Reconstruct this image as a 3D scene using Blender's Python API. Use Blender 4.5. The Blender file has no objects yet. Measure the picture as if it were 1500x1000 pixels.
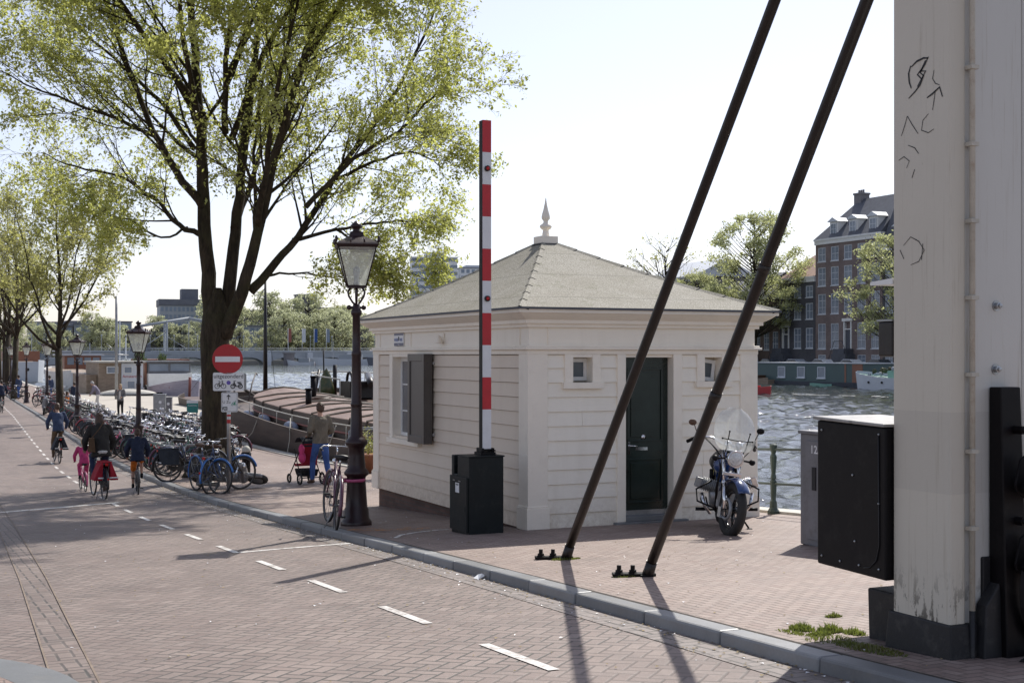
import bpy, bmesh, math, random
from math import sin, cos, pi, radians, atan2, sqrt, hypot
from mathutils import Vector, Matrix, Euler
R = random.Random(7)
scene = bpy.context.scene
col = scene.collection
CZ = 3.25
YAW = radians(24.46)

# ------------------------------------------------------------ terrain
def G(Y):
    """height of the pavement: the street climbs towards the bridge"""
    if Y < 4: return 3.25 - (1.39 + .0533 * 4) + (4 - Y) * .02
    if Y <= 22: return 3.25 - (1.39 + .0533 * Y)
    z22 = 3.25 - (1.39 + .0533 * 22)
    if Y >= 48: return 0.0
    t = (Y - 22) / 26
    return (2*t**3 - 3*t*t + 1) * z22 + (t**3 - 2*t*t + t) * (-.0533 * 26)
def lerp_tab(tab, y):
    if y <= tab[0][0]: return tab[0][1]
    for (a, va), (b, vb) in zip(tab, tab[1:]):
        if y <= b: return va + (vb - va) * (y - a) / (b - a)
    return tab[-1][1]
KERB = [(-60, 4.5), (0, 4.62), (6, 4.7), (13, 4.95), (18, 5.06), (26, 5.28), (33, 5.5), (46, 5.75), (60, 6.05), (80, 6.6), (100, 7.0), (150, 8.2), (300, 12)]
def kerbx(Y): return lerp_tab(KERB, Y)
QUAY = [(-60, 11.35), (50, 11.35), (58, 12.2), (65, 12.9), (68, 12.6), (69.3, 14.0), (100.5, 21.2), (108, 17.6), (109.6, 14.2), (125, 12.0), (160, 12.5), (200, 14), (300, 16), (450, 40), (545, 60)]
def quayx(Y): return lerp_tab(QUAY, Y)
WATER = -0.5

# ------------------------------------------------------------ node helpers
class N:
    def __init__(s, name):
        s.m = bpy.data.materials.new(name); s.m.use_nodes = True
        s.t = s.m.node_tree; s.t.nodes.clear()
        s.out = s.t.nodes.new('ShaderNodeOutputMaterial')
    def n(s, typ, **kw):
        o = s.t.nodes.new(typ)
        for k, v in kw.items(): setattr(o, k, v)
        return o
    def l(s, a, b): s.t.links.new(a, b)
    def val(s, sock, v):
        if isinstance(v, (int, float)): sock.default_value = v
        elif isinstance(v, tuple): sock.default_value = v if len(v) == len(sock.default_value) else (*v, 1)
        else: s.l(v, sock)
    def math(s, op, a, b=0.0, c=None):
        o = s.n('ShaderNodeMath', operation=op)
        s.val(o.inputs[0], a); s.val(o.inputs[1], b)
        if c is not None: s.val(o.inputs[2], c)
        return o.outputs[0]
    def mix(s, f, a, b, bt='MIX'):
        o = s.n('ShaderNodeMix', data_type='RGBA', blend_type=bt)
        s.val(o.inputs[0], f); s.val(o.inputs[6], a); s.val(o.inputs[7], b)
        return o.outputs[2]
    def coord(s, kind='Object', scale=(1, 1, 1), rot=(0, 0, 0), loc=(0, 0, 0)):
        t = s.n('ShaderNodeTexCoord'); m = s.n('ShaderNodeMapping')
        m.inputs['Scale'].default_value = scale; m.inputs['Rotation'].default_value = rot; m.inputs['Location'].default_value = loc
        s.l(t.outputs[kind], m.inputs['Vector']); return m.outputs[0]
    def geo(s):
        return s.n('ShaderNodeNewGeometry').outputs['Position']
    def noise(s, vec, scale=5, detail=4, rough=.6, out='Fac'):
        o = s.n('ShaderNodeTexNoise'); s.l(vec, o.inputs['Vector'])
        o.inputs['Scale'].default_value = scale; o.inputs['Detail'].default_value = detail; o.inputs['Roughness'].default_value = rough
        return o.outputs[out]
    def ramp(s, fac, stops):
        o = s.n('ShaderNodeValToRGB'); s.l(fac, o.inputs[0])
        el = o.color_ramp.elements
        while len(el) < len(stops): el.new(.5)
        for e, (p, c) in zip(el, stops):
            e.position = p; e.color = (c, c, c, 1) if isinstance(c, (int, float)) else (*c, 1)
        return o.outputs[0]
    def bump(s, h, strength=.3, dist=.01, normal=None):
        o = s.n('ShaderNodeBump'); o.inputs['Strength'].default_value = strength; o.inputs['Distance'].default_value = dist
        s.l(h, o.inputs['Height'])
        if normal is not None: s.l(normal, o.inputs['Normal'])
        return o.outputs[0]
    def bsdf(s, color=None, rough=.5, metal=0., normal=None, spec=.5, **kw):
        b = s.n('ShaderNodeBsdfPrincipled')
        if color is not None: s.val(b.inputs['Base Color'], color)
        s.val(b.inputs['Roughness'], rough); s.val(b.inputs['Metallic'], metal)
        b.inputs['Specular IOR Level'].default_value = spec
        for k, v in kw.items(): s.val(b.inputs[k], v)
        if normal is not None: s.l(normal, b.inputs['Normal'])
        s.l(b.outputs[0], s.out.inputs['Surface']); return b

def paint(name, c, rough=.5, var=.25, scale=3., bump=.15, metal=0., dirt=None, dirt_amt=.5, fine=40, spec=.5, coat=0.):
    """painted / weathered surface: broad tone variation, fine grain, optional dirt patches"""
    s = N(name); v = s.coord('Object')
    f1 = s.noise(v, scale, 5, .65); f2 = s.noise(v, fine, 3, .6)
    a = tuple(x * (1 - var) for x in c); b = tuple(min(1, x * (1 + var)) for x in c)
    col_ = s.mix(s.ramp(f1, [(.3, 0), (.7, 1)]), a, b)
    col_ = s.mix(.12, col_, s.mix(f2, (0, 0, 0), (1, 1, 1)), 'OVERLAY')
    if dirt:
        f3 = s.noise(v, scale * 2.3, 7, .75)
        col_ = s.mix(s.math('MULTIPLY', s.ramp(f3, [(.52, 0), (.68, 1)]), dirt_amt), col_, dirt)
    r = s.math('ADD', s.math('MULTIPLY', f1, .25), rough - .12)
    s.bsdf(col_, r, metal, s.bump(f2, bump, .004), spec, **({'Coat Weight': coat} if coat else {}))
    return s.m
def glassy(name, c=(.02, .025, .03), rough=.08):
    s = N(name); v = s.coord('Object'); s.bsdf(s.mix(s.noise(v, .6, 2), c, tuple(x * 3 + .03 for x in c)), rough, 0, None, .8); return s.m
def clear(name, tint, opac, rough=.1, white=.5):
    s = N(name)
    tr = s.n('ShaderNodeBsdfTransparent'); tr.inputs[0].default_value = (*tint, 1)
    gl = s.n('ShaderNodeBsdfGlossy'); gl.inputs['Roughness'].default_value = rough
    tl = s.n('ShaderNodeBsdfTranslucent'); tl.inputs[0].default_value = (.8, .82, .78, 1)
    df = s.n('ShaderNodeBsdfDiffuse'); df.inputs[0].default_value = (.7, .72, .68, 1)
    v = s.coord('Object'); nz = s.noise(v, 9, 3)
    m0 = s.n('ShaderNodeMixShader'); m0.inputs[0].default_value = .45; s.l(tl.outputs[0], m0.inputs[1]); s.l(df.outputs[0], m0.inputs[2])
    m1 = s.n('ShaderNodeMixShader'); m1.inputs[0].default_value = 1 - white; s.l(m0.outputs[0], m1.inputs[1]); s.l(gl.outputs[0], m1.inputs[2])
    m2 = s.n('ShaderNodeMixShader'); s.l(s.math('MULTIPLY', s.math('ADD', nz, .5), opac), m2.inputs[0]); s.l(tr.outputs[0], m2.inputs[1]); s.l(m1.outputs[0], m2.inputs[2])
    s.l(m2.outputs[0], s.out.inputs['Surface']); return s.m
def leafmat(name, c, tc, tfac=.55):
    s = N(name); v = s.coord('Object')
    f = s.noise(v, .55, 3); f2 = s.noise(v, 6, 2)
    k = s.mix(s.ramp(f, [(.35, 0), (.65, 1)]), tuple(x * .65 for x in c), tuple(x * 1.25 for x in c))
    k = s.mix(s.ramp(f2, [(.4, 0), (.6, 1)]), k, s.mix(.5, k, (.22, .15, .05)))
    d = s.n('ShaderNodeBsdfDiffuse'); s.l(k, d.inputs[0])
    t = s.n('ShaderNodeBsdfTranslucent'); s.l(s.mix(s.ramp(f, [(.35, 0), (.65, 1)]), tuple(x * .7 for x in tc), tc), t.inputs[0])
    g = s.n('ShaderNodeBsdfGlossy'); g.inputs['Roughness'].default_value = .45
    m = s.n('ShaderNodeMixShader'); m.inputs[0].default_value = tfac; s.l(d.outputs[0], m.inputs[1]); s.l(t.outputs[0], m.inputs[2])
    m2 = s.n('ShaderNodeMixShader'); m2.inputs[0].default_value = .06; s.l(m.outputs[0], m2.inputs[1]); s.l(g.outputs[0], m2.inputs[2])
    s.l(m2.outputs[0], s.out.inputs['Surface']); return s.m

def herring(s, v, W):
    """herringbone of 2:1 bricks. returns (joint distance 0..1 in brick widths, random per brick)"""
    sp = s.n('ShaderNodeSeparateXYZ'); s.l(v, sp.inputs[0])
    x = s.math('DIVIDE', sp.outputs[0], W); y = s.math('DIVIDE', sp.outputs[1], W)
    i = s.math('FLOOR', x); j = s.math('FLOOR', y)
    fx = s.math('SUBTRACT', x, i); fy = s.math('SUBTRACT', y, j)
    k = s.math('FLOORED_MODULO', s.math('SUBTRACT', i, j), 4.0)
    def eq(n): return s.math('COMPARE', k, float(n), .1)
    k0, k1, k2, k3 = eq(0), eq(1), eq(2), eq(3)
    L = s.math('ADD', fx, s.math('MULTIPLY', k1, 9)); Rr = s.math('ADD', s.math('SUBTRACT', 1, fx), s.math('MULTIPLY', k0, 9))
    B = s.math('ADD', fy, s.math('MULTIPLY', k2, 9)); T = s.math('ADD', s.math('SUBTRACT', 1, fy), s.math('MULTIPLY', k3, 9))
    d = s.math('MINIMUM', s.math('MINIMUM', L, Rr), s.math('MINIMUM', B, T))
    ii = s.math('SUBTRACT', i, k1); jj = s.math('SUBTRACT', j, k2)
    cb = s.n('ShaderNodeCombineXYZ'); s.l(ii, cb.inputs[0]); s.l(jj, cb.inputs[1]); s.l(s.math('ADD', k2, k3), cb.inputs[2])
    wn = s.n('ShaderNodeTexWhiteNoise'); wn.noise_dimensions = '3D'; s.l(cb.outputs[0], wn.inputs['Vector'])
    return d, wn.outputs['Value'], wn.outputs['Color']

def paving(name, ca, cb_, W=.1, rot=0., joint=(.05, .045, .04), rough=.62, wear=.3, jw=.09):
    s = N(name); v = s.coord('Object', rot=(0, 0, rot))
    wob = s.noise(v, 2.2, 2, .5, 'Color'); 
    vv = s.n('ShaderNodeVectorMath', operation='ADD'); s.l(v, vv.inputs[0])
    sc = s.n('ShaderNodeVectorMath', operation='SCALE'); s.l(wob, sc.inputs[0]); sc.inputs['Scale'].default_value = .03; s.l(sc.outputs[0], vv.inputs[1])
    d, rnd, rc = herring(s, vv.outputs[0], W)
    big = s.noise(v, .35, 5, .6); med = s.noise(v, 2.5, 5, .7); fine = s.noise(v, 60, 3, .6)
    jn = s.math('ADD', s.math('MULTIPLY', s.noise(v, 14, 2), .10), jw - .05)
    edge = s.n('ShaderNodeMapRange'); s.l(d, edge.inputs[0]); s.l(s.math('MULTIPLY', jn, .5), edge.inputs[1]); s.l(s.math('ADD', jn, .05), edge.inputs[2])
    e = edge.outputs[0]
    k = s.mix(rnd, ca, cb_)
    k = s.mix(s.math('MULTIPLY', s.ramp(rnd, [(.93, 0), (.96, 1)]), .5), k, tuple(x * .45 for x in ca))
    k = s.mix(s.ramp(big, [(.35, 0), (.65, wear)]), k, tuple(min(1, x * 1.35) for x in cb_))
    k = s.mix(s.ramp(med, [(.35, .35), (.6, 0)]), k, tuple(x * .55 for x in ca))
    k = s.mix(.25, k, s.mix(fine, (0, 0, 0), (1, 1, 1)), 'OVERLAY')
    # dust filled joints in places, dark in others
    jc = s.mix(s.ramp(s.noise(v, .8, 4), [(.4, 0), (.62, 1)]), joint, tuple(x * .6 for x in cb_))
    k = s.mix(e, jc, k)
    h = s.math('ADD', s.math('MULTIPLY', e, .6), s.math('ADD', s.math('MULTIPLY', rnd, .25), s.math('MULTIPLY', fine, .25)))
    st = s.noise(s.coord('Object', (.5, .12, 1)), 1.4, 6, .7)
    k = s.mix(s.ramp(st, [(.48, 0), (.66, .42)]), k, tuple(x * .5 for x in ca))
    st2 = s.noise(v, 1.1, 8, .85); k = s.mix(s.ramp(st2, [(.62, 0), (.68, .5)]), k, tuple(x * .42 for x in ca))
    h = s.math('ADD', h, s.math('MULTIPLY', big, 2.5))
    r = s.math('ADD', rough - .1, s.math('MULTIPLY', med, .3))
    s.bsdf(k, r, 0, s.bump(h, .7, .006), .5); return s.m
def brickwall(name, ca, cb_, mortar, sc=1.0, bw=.21, bh=.06, axis='X', rough=.8):
    s = N(name)
    t = s.n('ShaderNodeTexCoord'); sp = s.n('ShaderNodeSeparateXYZ'); s.l(t.outputs['Object'], sp.inputs[0])
    cbn = s.n('ShaderNodeCombineXYZ'); s.l(s.math('ADD', sp.outputs[0], sp.outputs[1]), cbn.inputs[0]); s.l(sp.outputs[2], cbn.inputs[1])
    b = s.n('ShaderNodeTexBrick'); s.l(cbn.outputs[0], b.inputs['Vector'])
    b.inputs['Scale'].default_value = sc; b.inputs['Brick Width'].default_value = bw; b.inputs['Row Height'].default_value = bh
    b.inputs['Mortar Size'].default_value = .006; b.inputs['Color1'].default_value = (*ca, 1); b.inputs['Color2'].default_value = (*cb_, 1); b.inputs['Mortar'].default_value = (*mortar, 1)
    v = t.outputs['Object']
    f = s.noise(v, .5, 5, .7)
    k = s.mix(s.ramp(f, [(.35, .45), (.6, 0)]), b.outputs[0], tuple(x * .5 for x in ca))
    s.bsdf(k, rough, 0, s.bump(b.outputs['Fac'], -.4, .004), .3); return s.m

# ------------------------------------------------------------ mesh builder
class MB:
    def __init__(s): s.v = []; s.f = []; s.mi = []; s.sm = []
    def add(s, vs, fs, m=0, smooth=False, M=None):
        o = len(s.v)
        if M is not None: vs = [M @ Vector(p) for p in vs]
        s.v.extend([tuple(p) for p in vs]); s.f.extend([tuple(i + o for i in f) for f in fs])
        s.mi.extend([m] * len(fs)); s.sm.extend([smooth] * len(fs)); return s
    def box(s, x0, x1, y0, y1, z0, z1, m=0, M=None):
        vs = [(x0, y0, z0), (x1, y0, z0), (x1, y1, z0), (x0, y1, z0), (x0, y0, z1), (x1, y0, z1), (x1, y1, z1), (x0, y1, z1)]
        return s.hexa(vs, m, M)
    def hexa(s, vs, m=0, M=None):
        return s.add(vs, [(3, 2, 1, 0), (4, 5, 6, 7), (0, 1, 5, 4), (1, 2, 6, 5), (2, 3, 7, 6), (3, 0, 4, 7)], m, False, M)
    def quad(s, a, b, c, d, m=0): return s.add([a, b, c, d], [(0, 1, 2, 3)], m)
    def prism(s, poly, z0, z1, m=0, M=None, smooth=False):
        n = len(poly)
        vs = [(x, y, z0) for x, y in poly] + [(x, y, z1) for x, y in poly]
        fs = [tuple(range(n - 1, -1, -1)), tuple(range(n, 2 * n))]
        s.add(vs, fs, m, False, M)
        o = len(s.v) - 2 * n
        for i in range(n):
            j = (i + 1) % n
            s.f.append((o + i, o + j, o + n + j, o + n + i)); s.mi.append(m); s.sm.append(smooth)
        return s
    def tube(s, pts, r, seg=8, m=0, cap=True, smooth=True, M=None, flat=1.0, closed=False):
        pts = [Vector(p) for p in pts]; n = len(pts)
        rs = r if isinstance(r, (list, tuple)) else [r] * n
        vs = []; fs = []
        up = None
        for i, p in enumerate(pts):
            if closed: d = pts[(i + 1) % n] - pts[i - 1]
            else: d = pts[min(i + 1, n - 1)] - pts[max(i - 1, 0)]
            if d.length < 1e-9: d = Vector((0, 0, 1))
            d.normalize()
            if up is None:
                a = Vector((0, 0, 1)) if abs(d.z) < .9 else Vector((1, 0, 0))
                up = (a - d * a.dot(d)).normalized()
            else:
                up = up - d * up.dot(d)
                up = up.normalized() if up.length > 1e-6 else d.orthogonal().normalized()
            sd = d.cross(up)
            for k in range(seg):
                a = 2 * pi * k / seg
                vs.append(p + (sd * cos(a) + up * sin(a) * flat) * rs[i])
        rng = n if closed else n - 1
        for i in range(rng):
            i2 = (i + 1) % n
            for k in range(seg):
                k2 = (k + 1) % seg
                fs.append((i * seg + k, i * seg + k2, i2 * seg + k2, i2 * seg + k))
        s.add(vs, fs, m, smooth, M)
        if cap and not closed:
            o = len(s.v) - n * seg
            s.f.append(tuple(o + k for k in range(seg - 1, -1, -1))); s.mi.append(m); s.sm.append(False)
            s.f.append(tuple(o + (n - 1) * seg + k for k in range(seg))); s.mi.append(m); s.sm.append(False)
        return s
    def lathe(s, prof, c=(0, 0, 0), seg=16, m=0, M=None, smooth=True, sx=1., sy=1., rot=0.):
        vs = []; fs = []; n = len(prof)
        for r, z in prof:
            for k in range(seg):
                a = 2 * pi * k / seg + rot
                vs.append((c[0] + r * cos(a) * sx, c[1] + r * sin(a) * sy, c[2] + z))
        for i in range(n - 1):
            for k in range(seg):
                k2 = (k + 1) % seg
                fs.append((i * seg + k, i * seg + k2, (i + 1) * seg + k2, (i + 1) * seg + k))
        s.add(vs, fs, m, smooth, M)
        o = len(s.v) - n * seg
        if prof[0][0] > 1e-4: s.f.append(tuple(o + k for k in range(seg - 1, -1, -1))); s.mi.append(m); s.sm.append(False)
        if prof[-1][0] > 1e-4: s.f.append(tuple(o + (n - 1) * seg + k for k in range(seg))); s.mi.append(m); s.sm.append(False)
        return s
    def torus(s, c, Rr, r, axis='X', seg=28, cs=6, m=0, M=None, a0=0, a1=2 * pi):
        full = abs(a1 - a0 - 2 * pi) < 1e-6
        n = seg if full else seg + 1
        pts = []
        for i in range(n):
            a = a0 + (a1 - a0) * i / seg
            if axis == 'X': pts.append((c[0], c[1] + Rr * cos(a), c[2] + Rr * sin(a)))
            elif axis == 'Y': pts.append((c[0] + Rr * cos(a), c[1], c[2] + Rr * sin(a)))
            else: pts.append((c[0] + Rr * cos(a), c[1] + Rr * sin(a), c[2]))
        return s.tube(pts, r, cs, m, True, True, M, closed=full)
    def ball(s, c, r, m=0, seg=12, rings=8, M=None):
        rx, ry, rz = r if isinstance(r, tuple) else (r, r, r)
        prof = [(max(1e-5, sin(pi * i / rings)), -cos(pi * i / rings)) for i in range(rings + 1)]
        vs = []; fs = []
        for q, z in prof:
            for k in range(seg):
                a = 2 * pi * k / seg
                vs.append((c[0] + q * cos(a) * rx, c[1] + q * sin(a) * ry, c[2] + z * rz))
        for i in range(rings):
            for k in range(seg):
                k2 = (k + 1) % seg
                fs.append((i * seg + k, i * seg + k2, (i + 1) * seg + k2, (i + 1) * seg + k))
        return s.add(vs, fs, m, True, M)
    def ribbon(s, pts, w, n, m=0):
        """flat strip along pts with surface normal n"""
        n = Vector(n); pts = [Vector(p) for p in pts]
        vs = []
        for i, p in enumerate(pts):
            d = (pts[min(i + 1, len(pts) - 1)] - pts[max(i - 1, 0)]).normalized()
            sd = d.cross(n).normalized()
            ww = w[i] if isinstance(w, list) else w
            vs += [p - sd * ww / 2, p + sd * ww / 2]
        return s.add(vs, [(2 * i, 2 * i + 1, 2 * i + 3, 2 * i + 2) for i in range(len(pts) - 1)], m)
    def mesh(s, name, mats):
        me = bpy.data.meshes.new(name)
        me.from_pydata(s.v, [], s.f)
        me.polygons.foreach_set('material_index', s.mi); me.polygons.foreach_set('use_smooth', s.sm)
        for m in (mats if isinstance(mats, (list, tuple)) else [mats]): me.materials.append(m)
        me.update(); return me
    def build(s, name, mats, parent=None, loc=(0, 0, 0), rot=(0, 0, 0), bevel=0, label=None):
        o = bpy.data.objects.new(name, s.mesh(name, mats)); col.objects.link(o)
        o.location = loc; o.rotation_euler = rot
        if parent is not None: o.parent = parent
        if bevel:
            b = o.modifiers.new('bevel', 'BEVEL'); b.width = bevel; b.segments = 2; b.limit_method = 'ANGLE'; b.angle_limit = radians(40)
            b.harden_normals = False
        if label: o['label'] = label
        return o
def tag(o, label, cat, group=None):
    o['label'] = label; o['category'] = cat
    if group: o['group'] = group
    return o
def root(name, label, cat, loc=(0, 0, 0), rz=0., group=None):
    o = bpy.data.objects.new(name, None); col.objects.link(o); o.empty_display_size = .2
    o.location = loc; o.rotation_euler = (0, 0, rz); return tag(o, label, cat, group)
def struct(o, stuff=False): o['kind'] = 'stuff' if stuff else 'structure'; return o
def copy_tree(o, parent=None):
    c = o.copy(); col.objects.link(c)
    if parent is not None:
        c.parent = parent; c.matrix_parent_inverse = o.matrix_parent_inverse.copy()
    for ch in o.children: copy_tree(ch, c)
    return c
def dup(o, label, loc, rz=None, group=None, scale=None):
    c = copy_tree(o); c['label'] = label; c.location = loc
    if rz is not None: c.rotation_euler = (0, 0, rz)
    if group: c['group'] = group
    if scale: c.scale = (scale,) * 3
    return c
def text_mesh(txt, size, mat, name, parent, loc, rot, extrude=.001, bold=0.0, ax='CENTER'):
    cu = bpy.data.curves.new(name, 'FONT'); cu.body = txt; cu.size = size; cu.extrude = extrude; cu.align_x = ax; cu.align_y = 'CENTER'; cu.offset = bold
    cu.resolution_u = 3
    t = bpy.data.objects.new(name, cu); col.objects.link(t)
    dg = bpy.context.evaluated_depsgraph_get(); me = bpy.data.meshes.new_from_object(t.evaluated_get(dg))
    col.objects.unlink(t); bpy.data.objects.remove(t)
    me.materials.clear(); me.materials.append(mat)
    o = bpy.data.objects.new(name, me); col.objects.link(o); o.location = loc; o.rotation_euler = rot
    if parent is not None: o.parent = parent
    return o
# ------------------------------------------------------------ materials
M = {}
M['road'] = paving('road_paving', (.165, .119, .104), (.248, .196, .172), .1, radians(45), wear=.45)
M['pave'] = paving('pavement_brick', (.232, .162, .136), (.325, .252, .215), .075, radians(0), joint=(.10, .075, .06), wear=.35, jw=.07)
M['apron'] = paint('concrete_apron', (.46, .42, .36), .8, .14, .5, .3, dirt=(.25, .22, .18), dirt_amt=.4)
M['kerb'] = paint('bluestone_kerb', (.165, .17, .175), .55, .22, 1.4, .35, dirt=(.2, .19, .17), dirt_amt=.6)
M['quaystone'] = paint('quay_stone', (.5, .48, .43), .75, .15, 1.2, .3, dirt=(.25, .22, .18))
M['quaywall'] = brickwall('quay_brick', (.14, .08, .06), (.2, .12, .09), (.2, .18, .15))
M['gravel'] = paint('gutter_dirt', (.22, .17, .13), .9, .3, 4, .5, dirt=(.35, .28, .2))
M['earth'] = paint('far_ground', (.28, .27, .24), .9, .2, .05, .2)
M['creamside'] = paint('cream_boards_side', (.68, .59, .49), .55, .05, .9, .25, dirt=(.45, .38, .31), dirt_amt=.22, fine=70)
M['cream'] = paint('cream_boards', (.86, .81, .72), .55, .05, .9, .25, dirt=(.52, .45, .37), dirt_amt=.22, fine=70)
M['creamdark'] = paint('cream_recess', (.62, .55, .44), .6, .06, 1, .2)
def boards(name, c):
    s = N(name); v = s.coord('Object'); st = s.noise(s.coord('Object', (2.2, 2.2, .3)), 2, 5, .6); f = s.noise(v, .9, 5, .6); fine = s.noise(s.coord('Object', (1, 1, 7)), 22, 4, .7); sp_ = s.noise(v, 11, 7, .8)
    k = s.mix(f, tuple(x * .93 for x in c), tuple(min(1, x * 1.04) for x in c))
    k = s.mix(s.ramp(st, [(.50, 0), (.75, .22)]), k, tuple(x * y for x, y in zip(c, (.72, .68, .62))))
    k = s.mix(s.ramp(sp_, [(.66, 0), (.70, .55)]), k, tuple(x * .55 for x in c))
    sz = s.n('ShaderNodeSeparateXYZ'); s.l(v, sz.inputs[0]); lo = s.n('ShaderNodeMapRange'); s.l(sz.outputs[2], lo.inputs[0]); lo.inputs[1].default_value = .42; lo.inputs[2].default_value = -.05
    k = s.mix(s.math('MULTIPLY', lo.outputs[0], s.ramp(sp_, [(.40, .15), (.60, .75)])), k, tuple(x * y for x, y in zip(c, (.55, .50, .44))))
    s.bsdf(k, s.math('ADD', .4, s.math('MULTIPLY', f, .25)), 0, s.bump(s.math('ADD', fine, sp_), .35, .004), .5); return s.m
M['cream'] = boards('cream_boards_front', (.93, .865, .745)); M['creamside'] = boards('cream_boards_left', (.76, .65, .525))  # left wall: darker copy of the same cream, its deeper shade put into the colour
M['trim'] = paint('cream_trim', (.90, .825, .705), .45, .05, 1.3, .12, dirt=(.55, .48, .4), dirt_amt=.2)
M['white'] = paint('white_paint', (.78, .78, .76), .4, .06, 2, .1, dirt=(.5, .48, .44), dirt_amt=.25)
M['black'] = paint('black_paint', (.004, .003, .004), .5, .3, 3, .12, dirt=(.03, .028, .025), dirt_amt=.3, spec=.22)
M['blackgloss'] = paint('black_gloss', (.014, .014, .016), .2, .3, 3, .05)
M['tar'] = paint('black_tar', (.013, .013, .015), .6, .35, 4, .4, dirt=(.09, .085, .075), dirt_amt=.35)
M['doorgreen'] = paint('door_green', (.012, .022, .018), .22, .3, 2, .06)
M['boxgreen'] = paint('barrier_box_green', (.006, .010, .011), .45, .25, 3, .1, dirt=(.04, .04, .035), dirt_amt=.3, spec=.3)
M['maroon'] = paint('lamp_maroon', (.022, .007, .008), .35, .3, 8, .15)
M['rod'] = paint('brown_steel', (.008, .005, .0045), .4, .3, 6, .2, dirt=(.04, .022, .015), dirt_amt=.3)
M['red'] = paint('signal_red', (.50, .018, .028), .35, .12, 4, .06)
M['signred'] = paint('sign_red', (.42, .015, .02), .4, .08, 6, .04)
M['signwhite'] = paint('sign_white', (.74, .75, .76), .4, .05, 6, .04)
M['signback'] = paint('sign_back', (.35, .36, .36), .45, .1, 6, .1, metal=.6)
M['ink'] = paint('ink_black', (.012, .012, .014), .6, .2, 6, .02)
M['violet'] = paint('violet_dot', (.13, .09, .4), .5, .1, 9, .02)
M['greenink'] = paint('green_ink', (.05, .32, .2), .5, .1, 9, .02)
M['navyplate'] = paint('plate_slate', (.10, .11, .18), .4, .1, 9, .03)
M['blueink'] = paint('blue_ink', (.06, .12, .35), .4, .1, 9, .02)
M['shutter'] = paint('shutter_brown', (.085, .075, .068), .38, .15, 4, .1)
M['galv'] = paint('galvanised', (.42, .43, .44), .35, .2, 6, .1, metal=.85)
M['steel'] = paint('grey_steel', (.3, .31, .32), .4, .2, 5, .1, metal=.5)
M['rimdark'] = paint('rim_steel_dark', (.10, .10, .105), .35, .2, 5, .1, metal=.4)
M['chrome'] = paint('chrome', (.75, .76, .78), .12, .1, 5, .02, metal=1.)
M['rubber'] = paint('tyre_rubber', (.022, .021, .02), .7, .3, 20, .3)
M['leather'] = paint('saddle_black', (.02, .019, .02), .45, .3, 12, .2)
M['brown'] = paint('saddle_brown', (.09, .045, .025), .5, .3, 12, .2)
M['cabinet'] = paint('grey_cabinet', (.17, .17, .18), .5, .15, 3, .15, dirt=(.1, .09, .085))
M['pillarside'] = None
M['plumb'] = paint('pipe_paint', (.5, .47, .4), .5, .12, 6, .15, dirt=(.3, .2, .13))
M['glass'] = glassy('window_glass', (.035, .045, .055))
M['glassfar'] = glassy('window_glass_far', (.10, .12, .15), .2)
M['lampglass'] = clear('lamp_glass', (.93, .95, .9), .5, .08, .8)
M['screen'] = clear('windshield_acrylic', (.95, .97, 1.), .5, .05, .8)
M['bark'] = None
M['leaf'] = leafmat('spring_leaves', (.25, .29, .085), (.76, .80, .22), .6)
M['leaf2'] = leafmat('sparse_leaves', (.22, .24, .09), (.60, .60, .20), .58)
M['leaffar'] = leafmat('far_leaves', (.36, .40, .21), (.72, .76, .36), .5)  # far and hazy leaves: aerial haze put into paler, greyer leaf colours
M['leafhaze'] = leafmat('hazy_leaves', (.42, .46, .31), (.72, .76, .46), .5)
M['leafdark'] = leafmat('dark_leaves', (.06, .09, .035), (.12, .2, .05), .4)
M['grass'] = leafmat('grass_blades', (.10, .125, .03), (.22, .27, .05), .5)
def bark():
    s = N('bark'); v = s.coord('Object', (1, 1, .22))
    f = s.noise(v, 9, 6, .7); f2 = s.noise(s.coord('Object'), 1.2, 4)
    k = s.mix(s.ramp(f, [(.35, 0), (.65, 1)]), (.018, .013, .009), (.075, .056, .036))
    k = s.mix(s.ramp(f2, [(.5, 0), (.7, .5)]), k, (.055, .06, .022))
    s.bsdf(k, .85, 0, s.bump(f, 1., .07), .3); return s.m
M['bark'] = bark()
def marking():
    s = N('worn_marking'); v = s.coord('Object')
    f = s.noise(v, 5, 8, .8); f2 = s.noise(v, 34, 3, .7)
    w = s.ramp(s.math('ADD', f, s.math('MULTIPLY', f2, .25)), [(.60, 0), (.74, 1)])
    k = s.mix(w, (.70, .675, .635), (.30, .26, .235))
    s.bsdf(k, .6, 0, s.bump(f2, .3, .003), .4); return s.m
M['mark'] = marking()
def water():
    s = N('canal_water'); v = s.coord('Object')
    a = s.noise(s.coord('Object', (1.0, 1.6, 1), (0, 0, -.7)), .55, 3, .6)
    b = s.noise(s.coord('Object', (1, 1.5, 1), (0, 0, -.4)), 2.1, 4, .62)
    c = s.noise(v, 7, 3, .6)
    h = s.math('ADD', s.math('MULTIPLY', a, 1.0), s.math('ADD', s.math('MULTIPLY', b, .55), s.math('MULTIPLY', c, .12)))
    big = s.noise(v, .02, 4, .6)
    k = s.mix(big, (.028, .036, .034), (.05, .058, .055))
    s.bsdf(k, .06, 0, s.bump(h, .8, .10), .5, **{'IOR': 1.36}); return s.m
M['water'] = water()
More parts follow.
